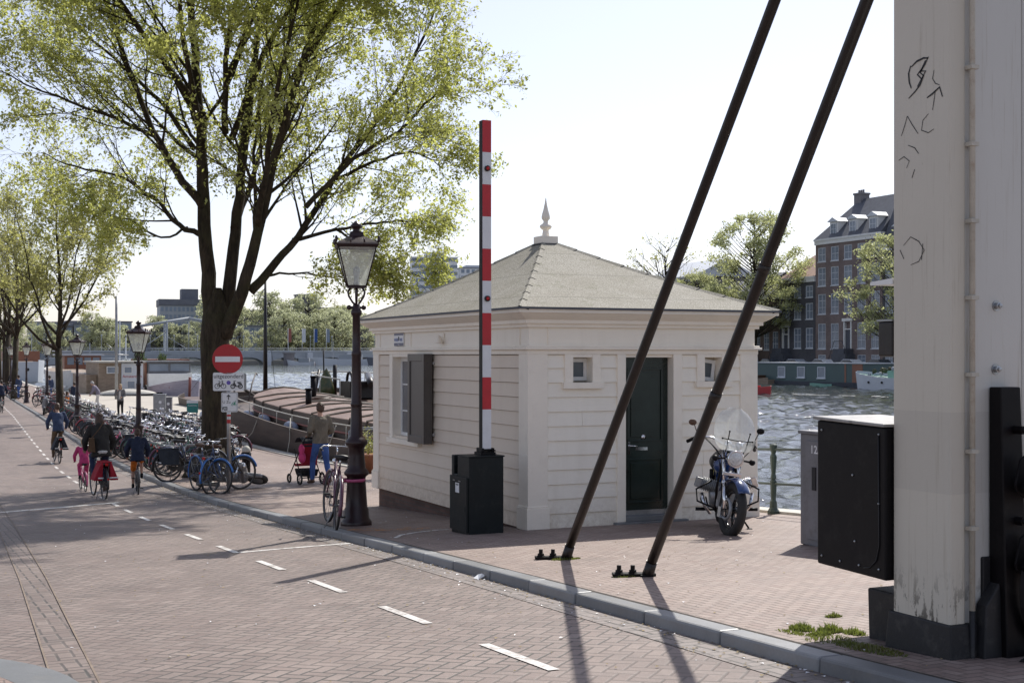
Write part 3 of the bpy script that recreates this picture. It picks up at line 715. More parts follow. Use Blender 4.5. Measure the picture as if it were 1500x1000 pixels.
# side window
y0, y1, z0, z1 = 3.97, 5.08, .90, 2.17
b = MB()
b.box(-.04, .18, y1, y1 + .14, .88, 2.21); b.box(-.04, .18, y0 - .14, y0, .88, 2.21); b.box(-.035, .18, y0, y1, z1, 2.209); b.box(-.08, .18, y0 - .16, y1 + .18, .80, .88)
wc = hb('window_casing', M['trim'], b, .004, label='tall side window casing beside the shutter')
b = MB(); b.box(.10, .14, y0, y1, z0, z0 + .07); b.box(.10, .14, y0, y1, z1 - .07, z1); b.box(.10, .14, y0, y0 + .06, z0 + .07, z1 - .07); b.box(.10, .14, y1 - .06, y1, z0 + .07, z1 - .07)
b.box(.095, .14, 4.66, 4.71, z0 + .07, z1 - .07); b.box(.11, .135, y0 + .06, y1 - .06, 1.72, 1.745); b.box(.11, .135, y0 + .06, y1 - .06, 1.30, 1.325)
hb('window_frame', M['white'], b, .003, parent=wc)
b = MB(); b.box(.12, .126, y0 + .05, y1 - .05, z0 + .06, z1 - .06); hb('pane', glassy('clear_pane', (.08, .08, .085), .04), b, parent=wc)
b = MB()   # ventilated blind behind the glass
for k in range(34): b.box(.130, .142, y0 + .06, y1 - .06, 1.32 + k * .022, 1.333 + k * .022)
hb('blind', M['hatch'], b, parent=wc)
# shutter leaf, standing proud of the wall over half the window
b = MB(); s0, s1 = 3.27, 3.97
b.box(-.17, -.05, s0, s1, .88, 2.22); b.box(-.185, -.17, s0, s0 + .09, .88, 2.22); b.box(-.185, -.17, s1 - .09, s1, .88, 2.22); b.box(-.185, -.17, s0 + .09, s1 - .09, .88, .99); b.box(-.185, -.17, s0 + .09, s1 - .09, 2.11, 2.22)
sh = hb('shutter', M['shutter'], b, .004)
b = MB()
for z in (1.02, 2.08): b.box(-.05, -.02, s0 - .03, s0 + .05, z - .02, z + .02)
hb('hinge', M['galv'], b, parent=sh)
# name plate and bell-shaped lamp cover
pl = root('name_plate', 'small waternet name plate on the house frieze above the shuttered window', 'sign', (HX0 - .012, HY0 + 4.83, HZ + 2.445))
b = MB(); b.box(-.006, .006, -.215, .215, -.10, .10); b.build('plate', M['signwhite'], pl)
b = MB(); b.box(-.010, -.0065, -.215, .215, .068, .10); b.box(-.010, -.0065, -.215, .215, -.10, -.052); b.build('plate_band', M['navyplate'], pl)
RT = (radians(90), 0, radians(-90))
text_mesh('water', .092, M['blueink'], 'lettering', pl, (-.008, .112, .005), RT, .0006, .001)
text_mesh('net', .092, M['blueink'], 'lettering', pl, (-.008, -.108, .005), RT, .0006, .001)
b = MB(); b.torus((-.008, -.0, .008), .022, .004, 'X', 16, 6); b.ball((-.008, 0, .04), .009); b.build('emblem', M['ink'], pl)
text_mesh('Brug', .036, M['signwhite'], 'lettering', pl, (-.0108, 0, -.077), RT, .0004)
bl = root('wall_bell', 'small cream bell-shaped lamp cover on the house frieze', 'bell', (HX0 - .004, HY0 + 2.95, HZ + 2.43))
b = MB(); b.add([(0, -.10, -.06), (0, .02, -.06), (0, -.03, .09)], [(0, 1, 2)]); b.box(-.012, 0, -.06, 0, .03, .09); b.build('bracket', M['trim'], bl)
b = MB(); b.lathe([(.062, -.06), (.055, -.04), (.045, .0), (.03, .04), (.0, .06)], (-.062, 0, 0), 16); b.build('bell_cover', M['trim'], bl)

# ------------------------------------------------------------ barrier
B0 = root('barrier', 'raised red and white striped road barrier standing in its black box', 'barrier', (6.25, 15.0, 1.03))
b = MB()
b.box(0, .46, .0, .38, .0, .97); b.box(0, .46, .50, .58, 0, .97); b.box(.10, .46, .38, .50, 0, .95); b.box(0, .10, .38, .50, 0, .74)
b.build('cabinet', M['boxgreen'], B0, bevel=.008)
b = MB(); b.box(-.03, .0, .02, .565, .05, .72); b.box(-.034, -.03, .06, .10, .30, .36); dd = b.build('cabinet_door', M['boxgreen'], B0, bevel=.006)
b = MB(); b.box(-.034, -.0305, .25, .37, .52, .64); b.build('notice', M['signwhite'], dd)
b = MB()
for y in (.2, .38): b.box(-.036, -.031, y, y + .07, .66, .67)
b.box(-.034, -.03, .27, .35, .61, .625); b.build('latch', M['galv'], dd)
b = MB(); b.box(-.012, .472, -.012, .30, .968, .985); b.build('cabinet_lid', M['boxgreen'], B0, bevel=.004)
b = MB(); b.box(.20, .40, .10, .32, .985, 1.02); b.box(.22, .25, .12, .3, 1.02, 1.07); b.box(.36, .39, .12, .3, 1.02, 1.07)
for x in (.215, .385): b.lathe([(.014, 0), (.014, .018), (0, .02)], (x, .105, 1.03), 8)
b.build('boom_foot', M['black'], B0, bevel=.004)
b = MB(); b.box(.24, .36, .155, .26, 1.03, 5.13)
bm_ = b.build('boom', M['black'], B0, bevel=.003)
b1 = MB(); b2 = MB(); z = 5.13; k = 0
zs = [5.13 - .398 * i for i in range(10)] + [1.06]
for i in range(10): MB().box(.242, .358, .149, .1545, zs[i + 1], zs[i]).build('red_stripe' if i % 2 == 0 else 'white_stripe', M['red'] if i % 2 == 0 else M['signwhite'], bm_)
for z in (4.53, 2.92):
    b = MB(); b.lathe([(.036, 0), (.036, .03), (.028, .032), (.022, .03)], (0, 0, 0), 18, M=Matrix.Translation((.30, .149, z)) @ Matrix.Rotation(radians(90), 4, 'X')); o = b.build('warning_lamp', M['ink'], bm_)
    b = MB(); b.lathe([(.024, 0), (.018, .008), (0, .013)], (0, 0, 0), 16, M=Matrix.Translation((.30, .119, z)) @ Matrix.Rotation(radians(90), 4, 'X')); b.build('lens', M['taillamp'], o)

# ------------------------------------------------------------ brace rods of the drawbridge
for i, (base, sl_, top, lab) in enumerate((((5.95, 11.81), 1.336, 8.6, 'left dark brown steel brace rod rising in front of the black door'),
                                           ((5.89, 10.11), 1.47, 8.2, 'right dark brown steel brace rod nearest to the motorcycle'))):
    gz = G(base[1]); r0 = root('brace_rod', lab, 'brace rod', (base[0], base[1], gz), 0, 'brace rods of the drawbridge')
    hz = top - gz; d = Vector((0, -hz / sl_, hz))
    b = MB(); n = 12
    b.tube([d * (k / n) for k in range(-0, n + 1)], .0445, 14); b.tube([d * .0 + Vector((0, .0, -.05)), d * .02], .048, 12); b.build('rod', M['rod'], r0)
    if i == 1:
        b = MB(); q = d.normalized()
        b.tube([q * 1.9, q * 1.98], .049, 14); b.tube([q * 3.1, q * 3.16], .048, 14); b.build('collar', M['rod'], r0)
    b = MB(); MM = Matrix.Rotation(radians(157), 4, 'Z')
    b.box(-.08, .30, -.045, .045, .003, .028, 0, MM); b.box(-.06, .06, -.08, .08, .003, .02, 0, MM); b.build('base_plate', M['black'], r0, bevel=.004)
    for x in (.12, .24):
        b = MB(); b.lathe([(.032, .03), (.032, .055), (.02, .056), (.02, .095), (.0, .098)], (x, 0, 0), 6, 0, MM, False); b.lathe([(.04, .028), (.04, .034)], (x, 0, 0), 14, 0, MM); b.build('anchor_bolt', M['black'], r0)

# ------------------------------------------------------------ bridge pillar
PB = root('bridge_pillar', 'large cream painted timber drawbridge pillar with black tarred foot and graffiti scratches', 'pillar', (5.3, 5.75, 1.55))
b = MB(); b.box(0, .115, 0, .47, .18, 9, 0); b.build('beige_face', M['pillarL'], PB, bevel=.012)
b = MB(); b.box(.1155, .54, .012, .46, .18, 9, 0); b.build('white_face', M['pillarR'], PB)
b = MB(); b.hexa([(-.04, -.05, -.3), (.7, -.05, -.3), (.7, .54, -.3), (-.04, .54, -.3), (-.012, -.02, .195), (.7, -.02, .195), (.7, .50, .195), (-.012, .50, .195)])
b.box(.235, .6, -.005, .1, .19, .56); b.build('tarred_foot', M['tar'], PB, bevel=.01)
b = MB(); b.box(.565, .9, .03, .5, .2, 9); b.build('rear_post', M['pillarR'], PB, bevel=.01)
pp = MB(); pp.tube([(.135, -.03, .27), (.135, -.03, 9)], .016, 10); pp.tube([(.163, -.008, .27), (.163, -.008, 9)], .007, 6); po = pp.build('drain_pipe', M['plumb'], PB)
b = MB()
for z in [.72 + .43 * k for k in range(14)]:
    b.box(.110, .165, -.052, .0, z, z + .022); b.lathe([(.021, 0), (.021, .028)], (.135, -.03, z - .003), 10)
b.build('pipe_clamp', M['plumb'], po)
b = MB(); b.tube([(.135, -.03, -.3), (.135, -.03, .27)], .017, 10); b.build('pipe_foot', M['tar'], po)
for (x, z) in ((.35, 1.98), (.345, 1.62)):
    b = MB(); MM = Matrix.Translation((x, .012, z)) @ Matrix.Rotation(radians(90), 4, 'X')
    b.lathe([(.030, 0), (.030, .006)], (0, 0, 0), 16, 0, MM); b.lathe([(.020, .006), (.020, .026), (.012, .028), (.012, .04), (0, .042)], (0, 0, 0), 6, 0, MM, False); b.build('coach_bolt', M['galv'], PB)
# graffiti: marker strokes on the beige face
gm = MB()
def stroke(P, w_=.008):
    w_ *= .85
    pts = [(-.0025, y, z) for y, z in P]; gm.ribbon(pts, [w_ * (.4 + .9 * sin(pi * (i + .6) / (len(pts) + .2))) for i in range(len(pts))], (-1, 0, 0))
def gp(px_, py_): return (.47 - (px_ - 1309) / 83 * .47, 3.70 - (py_ - 0) * (3.70 - .16) / 915 + .0)
for P in ([(1336, 84), (1333, 95), (1334, 108), (1337, 118)], [(1337, 86), (1345, 80), (1355, 78), (1362, 80)], [(1362, 78), (1357, 88), (1350, 98), (1355, 104), (1350, 116), (1343, 124), (1333, 132)],
          [(1358, 82), (1352, 94), (1346, 100), (1352, 108), (1346, 118)], [(1350, 96), (1358, 98), (1352, 108)], [(1370, 100), (1368, 112), (1372, 120), (1378, 124)], [(1360, 138), (1368, 134), (1378, 127), (1382, 142)], [(1372, 130), (1370, 145), (1368, 158)],
          [(1322, 186), (1327, 172), (1331, 158)], [(1331, 158), (1338, 172), (1347, 188)], [(1362, 162), (1354, 170), (1352, 184), (1362, 190), (1370, 186)], [(1318, 222), (1326, 218), (1334, 226), (1330, 236)], [(1332, 202), (1342, 208), (1348, 218)], [(1338, 252), (1342, 240)],
          [(1325, 352), (1336, 340), (1348, 348), (1356, 362), (1348, 378), (1336, 382)], [(1320, 358), (1326, 372)], [(1354, 352), (1352, 376)]):
    stroke([gp(*p) for p in P], .011 if P[0][1] < 150 and P[0][0] < 1364 else .005)
gm.build('graffiti_marks', M['ink'], PB)
# steel hinge work bolted on the pillar
HG = root('steel_bracket', 'black steel bridge gate bracket with clamp arms bolted to the white pillar face', 'bracket', (5.59, 5.75, 1.45))
b = MB(); b.hexa([(0, -.14, 0), (.17, -.14, 0), (.17, .004, 0), (0, .004, 0), (0, -.085, 1.62), (.15, -.085, 1.62), (.15, .004, 1.62), (0, .004, 1.62)]); b.build('upright', M['black'], HG, bevel=.008)
for z in (.62, 1.06):
    b = MB()
    for dy in (-.24, -.16):
        b.prism([(.03, z + .02), (.07, z + .16), (.12, z + .19), (.17, z + .06), (.60, z + .05), (.60, z - .05), (.10, z - .06), (.04, z - .02)], -.008, .008, 0, Matrix.Translation((0, dy, 0)) @ Matrix.Rotation(radians(90), 4, 'X'))
    a = b.build('clamp_arm', M['black'], HG, bevel=.003)
    b = MB()
    for (x, zz) in ((.09, z),): b.tube([(x, -.27, zz), (x, -.12, zz)], .030, 6, 0, True, False); b.tube([(x, -.285, zz), (x, -.12, zz)], .016, 10)
    b.build('bolt', M['black'], a)
for z in (.87, 1.38):
    b = MB(); b.tube([(.10, -.16, z), (.10, -.09, z)], .026, 6, 0, True, False); b.tube([(.10, -.175, z), (.10, -.09, z)], .013, 10); b.build('bolt', M['black'], HG)
b = MB(); P = [(.10, -.17, .60), (.09, -.17, .50), (.095, -.17, .40), (.13, -.17, .29), (.20, -.17, .21), (.32, -.17, .17)]; b.tube(P, [.035, .035, .037, .04, .04, .035], 4, 0, True, False, None, 1.0); b.build('hook', M['black'], HG, bevel=.003)
b = MB(); b.tube([(.03, -.30, .06), (.5, -.20, .10)], .09, 20); b.tube([(.015, -.305, .055), (.03, -.30, .06)], .098, 20); b.build('roller', M['tar'], HG, bevel=.003)
b = MB(); b.hexa([(-.14, -.10, -.05), (.1, -.10, -.05), (.1, .0, -.05), (-.14, 0, -.05), (-.10, -.08, .40), (.0, -.08, .52), (.0, .0, .52), (-.10, 0, .40)]); b.build('gusset', M['tar'], HG, bevel=.008)
b = MB(); b.tube([(.262, -.05, .5), (.262, -.05, 1.4)], .008, 6); b.build('red_cable', M['signred'], HG)
# black control box on the pillar's far side
BX = root('control_box', 'large black steel control box hanging on the rear of the pillar, sunlit top', 'control box', (5.25, 6.225, 1.92))
b = MB(); b.hexa([(0, 0, 0), (.5, 0, 0), (.5, .65, .015), (0, .65, .015), (0, 0, .90), (.5, 0, .90), (.5, .65, .92), (0, .65, .92)]); b.build('housing', M['black'], BX, bevel=.012)
b = MB(); b.hexa([(-.02, -.0, .905), (.52, -.0, .905), (.52, .67, .925), (-.02, .67, .925), (-.02, -.0, .925), (.52, -.0, .925), (.52, .67, .945), (-.02, .67, .945)]); b.build('lid', paint('lid_sunlit_tone', (.30, .29, .27), .45, .2, 5, .2, dirt=(.06, .06, .06), dirt_amt=.6), BX, bevel=.006)  # sunlight on top of the black box put into the lid's pale grey
for (y, z) in ((.06, .06), (.06, .45), (.06, .86), (.24, .06), (.42, .06), (.60, .07), (.60, .86), (.3, .6), (.28, .2)): MB().lathe([(.009, 0), (.006, .006), (0, .008)], (0, 0, 0), 8, 0, Matrix.Translation((-.001, y, z)) @ Matrix.Rotation(radians(-90), 4, 'Y')).build('rivet', M['galv'], BX)
b = MB(); b.tube([(-.004, .06, .86), (-.004, .055, .20), (-.004, .08, .11), (-.004, .14, .06), (-.004, .2, .05)], .004, 6); b.build('seam', M['ink'], BX)
b = MB(); b.hexa([(0, 0, -.2), (.5, 0, -.2), (.5, .28, -.2), (0, .28, -.2), (-.01, -.01, .42), (.5, -.01, .42), (.5, .29, .42), (-.01, .29, .42)])
tag(b.build('pillar_footing', M['tar'], None, (5.40, 6.27, 1.40), bevel=.01), 'low black steel block on the pavement under the hanging control box', 'footing')
# distant lantern-like dark box + white shelf seen left of the pillar, fixed on its far side
sg = root('bridge_signal', 'small dark bridge signal box fixed behind the pillar above the boats', 'signal', (5.3, 6.225, 3.24))
b = MB(); b.box(0, .24, 0, .13, 0, .21); b.build('signal_housing', M['rod'], sg, bevel=.012)
b = MB(); b.box(-.006, .24, 0, .136, .211, .222); b.build('signal_cap', M['signback'], sg)
b = MB(); b.hexa([(-.0, .0, .43), (.24, .0, .43), (.24, .2, .43), (-.0, .2, .43), (-.0, .0, .465), (.24, .0, .465), (.24, .2, .45), (-.0, .2, .45)]); b.build('white_shelf', M['white'], sg)
# grey street cabinet
CB = root('street_cabinet', 'grey metal street cabinet numbered 12A by the canal railing', 'cabinet', (8.64, 10.85, 1.22))
b = MB(); b.box(0, .45, 0, .75, .03, 1.2); b.build('body', M['cabinet'], CB, bevel=.01)
b = MB(); b.box(-.02, .47, -.02, .77, 1.2, 1.235); b.build('lid', M['cabinet'], CB, bevel=.008)
b = MB(); b.box(-.014, 0, .04, .63, .10, 1.13); dd = b.build('cabinet_door', M['cabinet'], CB, bevel=.004)
b = MB(); b.box(-.026, -.014, .46, .52, .62, .86); b.build('handle', M['ink'], dd)
text_mesh('12A', .12, M['signwhite'], 'lettering', dd, (-.0155, .46, 1.04), RT, .0006, .001)
b = MB(); b.box(.02, .43, .02, .73, -.05, .03); b.build('base', M['tar'], CB)

# ------------------------------------------------------------ railing along the quay
RL = root('quay_railing', 'dark green iron canal railing with moulded posts beside the motorcycle', 'railing', (11.0, 0, 0))
prof = [(.085, 0), (.085, .045), (.07, .06), (.055, .09), (.05, .17), (.035, .20), (.04, .27), (.048, .44), (.05, .455), (.03, .48), (.045, .50), (.04, .53), (.03, .56), (.045, .72), (.05, .80), (.03, .84), (.045, .88), (.055, .90), (.055, .96), (.035, .975), (0, .98)]
pm = MB().lathe(prof, (0, 0, 0), 8, rot=pi / 8, smooth=False).mesh('railing_post', [M['rail'] if 'rail' in M else paint('rail_green', (.035, .055, .045), .4, .2, 5, .1)])
RG = pm.materials[0]
for y in [-2 + 2.4 * k + .58 for k in range(0, 9)]:
    o = bpy.data.objects.new('railing_post', pm); col.objects.link(o); o.parent = RL; o.location = (0, y - .0, G(y))
for z in (.42, .90):
    b = MB(); b.tube([(0, y, G(y) + z) for y in [-1.4 + k * 1.2 for k in range(16)]], .018, 8); b.build('rail', RG, RL)

# ------------------------------------------------------------ street lamps
def make_lamp(loc, label, rz=.3):
    r0 = root('street_lamp', label, 'street lamp', loc, rz, 'maroon lantern street lamps along the kerb')
    b = MB()
    b.lathe([(.21, -.05), (.21, .05), (.195, .07), (.175, .10), (.165, .22), (.15, .25), (.14, .40), (.125, .63), (.13, .66), (.165, .69), (.17, .72), (.15, .75), (.125, .78), (.12, .84), (.11, .95), (.108, 1.05), (.125, 1.08), (.155, 1.11), (.15, 1.15), (.11, 1.19), (.088, 1.22),
             (.072, 1.6), (.072, 1.62), (.08, 1.64), (.08, 1.66), (.07, 1.68), (.062, 2.3), (.068, 2.32), (.068, 2.36), (.057, 2.38), (.052, 2.85), (.075, 2.88), (.075, 2.92), (.055, 2.95), (.045, 3.02), (.0, 3.03)], (0, 0, 0), 20)
    post = b.build('post', M['maroon'], r0)
    b = MB()
    for s in (-1, 1):
        b.ball((s * .10, 0, 2.97), .035, 0, 10, 6); b.tube([(0, 0, 2.97), (s * .1, 0, 2.97)], .018, 8)
        for a in (0, 1):
            P = [(s * .0, 0, 3.0), (s * .05, 0, 3.04), (s * .10, 0, 3.12), (s * .115, 0, 3.18), (s * .08, 0, 3.24)]
            if a: P = [(y, x, z) for x, y, z in P]
            b.tube(P, .014, 8)
    b.tube([(0, 0, 3.0), (0, 0, 3.24)], .0095, 6)
    b.build('lyre_bracket', M['maroon'], r0)
    def sq(h, z): return [(-h, -h, z), (h, -h, z), (h, h, z), (-h, h, z)]
    b = MB(); zb, zt, hbm, ht = 3.26, 3.79, .125, .255
    lo, hi = sq(hbm, zb), sq(ht, zt)
    for k in range(4):
        b.tube([lo[k], hi[k]], .011, 6); b.tube([lo[k], lo[(k + 1) % 4]], .012, 6); b.tube([hi[k], hi[(k + 1) % 4]], .012, 6)
    b.box(-.12, .12, -.12, .12, zb - .025, zb, 0)
    lan = b.build('lantern_frame', M['maroon'], r0)
    b = MB(); i0, i1 = sq(hbm - .006, zb + .006), sq(ht - .006, zt - .006)
    b.add(i0 + i1, [(0, 1, 5, 4), (1, 2, 6, 5), (2, 3, 7, 6), (3, 0, 4, 7)]); b.build('glass', M['lampglass'], lan)
    b = MB(); b.lathe([(.04, 0), (.045, .03), (.03, .05), (.035, .12), (.05, .18), (.045, .24), (.0, .27)], (0, 0, zb + .01), 12); b.build('bulb', M['farwhite'], lan)
    b = MB()
    for h0, z0_, h1, z1_ in ((.275, zt, .29, zt + .03), (.29, zt + .03, .265, zt + .055), (.265, zt + .055, .10, zt + .15), (.10, zt + .15, .085, zt + .20)):
        a, c = sq(h0, z0_), sq(h1, z1_); b.add(a + c, [(0, 1, 5, 4), (1, 2, 6, 5), (2, 3, 7, 6), (3, 0, 4, 7)])
    b.add(sq(.275, zt), [(3, 2, 1, 0)])
    b.lathe([(.09, .20), (.10, .21), (.05, .225), (.045, .25), (.075, .275), (.08, .30), (.06, .325), (.04, .34), (.02, .36), (.0, .37)], (0, 0, zt), 14)
    rfm = b.build('lantern_roof', M['maroon'], r0)
    b = MB()
    for k in range(4):
        p, q = Vector(sq(.285, zt + .04)[k]), Vector(sq(.285, zt + .04)[(k + 1) % 4])
        for t in (0, .34, .66):
            c = p.lerp(q, t); r_ = .034 if t == 0 else .022
            b.ball((c.x, c.y, c.z + r_ * 1.6), (r_ * .62, r_ * .62, r_ * 1.4), 0, 8, 6)
    b.build('crown_points', M['maroon'], rfm)
    return r0
lamp = make_lamp((5.60, 17.45, G(17.45)), 'nearest tall maroon lantern lamp post, bicycle chained to its foot beside the cream house', -.25)
for (x, y, lab) in ((6.03, 39, 'second maroon lantern lamp post, rising behind the child cyclist'), (6.62, 59.3, 'maroon lantern lamp post just right of the slim street tree'), (7.25, 79.5, 'maroon lantern lamp post just left of the slim street tree'), (7.42, 96, 'far maroon lantern lamp post beside the litter bin'), (7.9, 118, 'farthest small maroon lantern lamp post at the left edge trees')):
    dup(lamp, lab, (x, y, G(y)), R.uniform(-.5, .5))

# ------------------------------------------------------------ traffic sign
SG = root('traffic_sign', 'round red no-entry sign over white uitgezonderd plate on a grey pole by the big tree', 'traffic sign', (5.96, 27.0, G(27)), radians(-16))
b = MB(); b.tube([(0, 0, -.1), (0, 0, 2.95)], .038, 14); pol = b.build('pole', M['galv'], SG)
b = MB(); b.tube([(0, 0, 1.42), (0, 0, 1.50)], .0395, 14, 0, False); b.tube([(0, 0, 1.56), (0, 0, 1.60)], .0395, 14, 0, False); b.build('pole_sticker', M['signred'], pol)
RX = Matrix.Rotation(radians(90), 4, 'X')
b = MB(); b.lathe([(.30, 0), (.305, .006), (.30, .012), (0, .012)], (0, 0, 0), 48, 0, Matrix.Translation((-.02, -.045, 2.72)) @ RX, False); dsk = b.build('sign_disc', M['signred'], SG)
b = MB(); b.box(-.265, .225, -.0595, -.0575, 2.665, 2.775); b.build('white_bar', M['signwhite'], dsk)
def rrect(w_, h_, r_=.03):
    P = []
    for cx_, cy_, a0 in ((w_ - r_, h_ - r_, 0), (-w_ + r_, h_ - r_, 90), (-w_ + r_, -h_ + r_, 180), (w_ - r_, -h_ + r_, 270)):
        for k in range(4): a = radians(a0 + k * 30); P.append((cx_ + r_ * cos(a), cy_ + r_ * sin(a)))
    return P
b = MB(); b.prism(rrect(.31, .185), 0, .012, 0, Matrix.Translation((.0, -.045, 2.265)) @ RX); p1 = b.build('exception_plate', M['signwhite'], SG)
text_mesh('uitgezonderd', .112, M['ink'], 'lettering', p1, (0, -.0585, 2.372), (radians(90), 0, 0), .0005, .0006)
b = MB()
def ln(P, r_=.006): b.tube([(x, -.059, z) for x, z in P], r_, 4, 0, True, False)
for cx_ in (-.225, -.10): b.torus((cx_, -.059, 2.175), .047, .0055, 'Y', 18, 4)
ln([(-.225, 2.175), (-.185, 2.25), (-.115, 2.25), (-.10, 2.175), (-.115, 2.25), (-.16, 2.175), (-.225, 2.175)]); ln([(-.185, 2.25), (-.165, 2.175)]); ln([(-.20, 2.275), (-.17, 2.275)]); ln([(-.115, 2.25), (-.12, 2.285), (-.145, 2.285)])
for cx_ in (.085, .235): b.torus((cx_, -.059, 2.17), .040, .009, 'Y', 18, 4)
ln([(.085, 2.17), (.115, 2.26), (.10, 2.275)], .009); ln([(.115, 2.24), (.15, 2.17), (.235, 2.17), (.26, 2.225), (.19, 2.23)], .010); ln([(.10, 2.265), (.14, 2.285)], .006); ln([(.17, 2.25), (.25, 2.25)], .009)
b.build('pictogram', M['ink'], p1)
b = MB(); b.lathe([(.042, 0), (.042, .002)], (0, 0, 0), 20, 0, Matrix.Translation((.0, -.0575, 2.245)) @ RX); b.build('violet_sticker', M['violet'], p1)
b = MB(); b.prism(rrect(.165, .20), 0, .012, 0, Matrix.Translation((.02, -.045, 1.85)) @ RX); p2 = b.build('lower_plate', M['signwhite'], SG)
b = MB(); fr = rrect(.15, .185, .025)
b.tube([(x + .02, -.058, z + 1.85) for x, z in fr], .003, 4, 0, False, False, None, 1, True)
ln2 = lambda P, r_: b.tube([(x, -.059, z) for x, z in P], r_, 4, 0, True, False)
ln2([(.0, 1.90), (.0, 2.0)], .009); ln2([(-.035, 1.96), (.0, 2.0), (.035, 1.96)], .009)
ln2([(-.11, 1.70), (-.11, 1.745), (-.03, 1.745), (-.03, 1.70), (-.09, 1.70)], .012)
b.build('pictogram', M['ink'], p2)
text_mesh('U Zu', .075, M['ink'], 'lettering', p2, (-.04, -.0585, 1.85), (radians(90), 0, 0), .0005)
b = MB(); ln2([(.10, 1.80), (.14, 1.88), (.12, 1.80)], .008); ln2([(.07, 1.83), (.11, 1.85)], .006); b.torus((.075, -.059, 1.80), .018, .004, 'Y', 12, 4); b.torus((.135, -.059, 1.80), .018, .004, 'Y', 12, 4); b.build('green_cyclist', M['greenink'], p2)
b = MB(); b.prism(rrect(.28, .17), 0, .01, 0, Matrix.Translation((.07, .055, 2.26)) @ RX); b.build('rear_plate', M['signback'], SG)
b = MB(); b.tube([(-.0, .05, 2.72), (.0, .06, 2.72)], .28, 30); b.build('rear_disc', M['signback'], SG)
# grass tufts
def tuft(name, cx_, cy_, rx_, ry_, n, h, lab):
    g = MB()
    for k in range(n):
        a = R.uniform(0, 2 * pi); q = sqrt(R.random()); x = cx_ + rx_ * q * cos(a); y = cy_ + ry_ * q * sin(a); z = G(y) - .005
        hh = h * R.uniform(.4, 1) * (1.15 - q * .7); dx, dy = R.uniform(-.5, .5) * hh, R.uniform(-.5, .5) * hh; wv = R.uniform(.003, .006); t = R.uniform(0, pi)
        ex, ey = wv * cos(t), wv * sin(t)
        g.add([(x - ex, y - ey, z), (x + ex, y + ey, z), (x + dx * .5 + ex * .7, y + dy * .5 + ey * .7, z + hh * .6), (x + dx * .5 - ex * .7, y + dy * .5 - ey * .7, z + hh * .6), (x + dx, y + dy, z + hh)], [(0, 1, 2, 3), (3, 2, 4)])
    o = g.build(name, M['grass']); o['kind'] = 'stuff'; o['label'] = lab; o['category'] = 'grass'
for (a_, c_, r1_, r2_, n_, h_) in ((5.24, 7.02, .07, .10, 420, .07), (5.34, 6.86, .09, .07, 420, .08), (5.22, 6.80, .10, .05, 300, .05), (5.42, 6.72, .06, .10, 260, .06), (5.12, 6.95, .05, .16, 200, .035)):
    tuft('grass_tuft', a_, c_, r1_, r2_, n_, h_, 'ragged green grass clump on the pavement beside the pillar foot')
tuft('grass_tuft', 5.16, 6.62, .16, .16, 260, .04, 'bright green grass tuft on the pavement beside the pillar foot')
tuft('grass_patch', 5.14, 6.25, .10, .32, 700, .045, 'low shaded grass patch along the pillar foot')
tuft('grass_wisp', 5.75, 7.35, .06, .05, 200, .05, 'small grass wisp behind the pillar')
tuft('rod_grass', 5.76, 10.17, .17, .07, 700, .045, 'green grass around the base plate of the right brace rod')
tuft('rod_grass', 5.93, 11.75, .16, .07, 500, .045, 'thin grass around the base plate of the left brace rod')
# litter
b = MB(); b.add([(0, 0, 0), (.07, .01, .03), (.10, .07, .0), (.03, .08, .035), (.05, .03, .05), (-.03, .05, .01)], [(0, 1, 4), (1, 2, 4), (2, 3, 4), (3, 0, 4), (0, 3, 5)])
tag(b.build('paper_scrap', M['signwhite'], None, (4.80, 11.3, G(11.3) - .075)), 'crumpled white paper scrap on the kerb line in front of the house', 'litter')
b = MB()
for k in range(2600):
    y = R.uniform(5, 40) ; side = R.random()
    x = kerbx(y) - R.expovariate(9) - .01 if side < .5 else R.uniform(.8, 11)
    z = G(y) - .072 if x < kerbx(y) - .01 else G(y) + .004
    if kerbx(y) - .01 <= x <= kerbx(y) + .24: continue
    if 7 < x < 10.7 and 15 < y < 21.4: continue
    if 6.2 < x < 6.8 and 14.9 < y < 15.7: continue
    s_ = R.uniform(.006, .017); a = R.uniform(0, pi)
    b.add([(x - s_ * cos(a), y - s_ * sin(a), z), (x + s_ * sin(a), y - s_ * cos(a) * .6, z + .004), (x + s_ * cos(a), y + s_ * sin(a), z + .002), (x - s_ * sin(a) * .6, y + s_ * cos(a), z + .005)], [(0, 1, 2, 3)], 0 if R.random() < .75 else 1)
o = b.build('fallen_leaf_litter', [paint('dry_bud_scales', (.30, .23, .12), .9, .3, 9, .1), M['signwhite']]); o['kind'] = 'stuff'
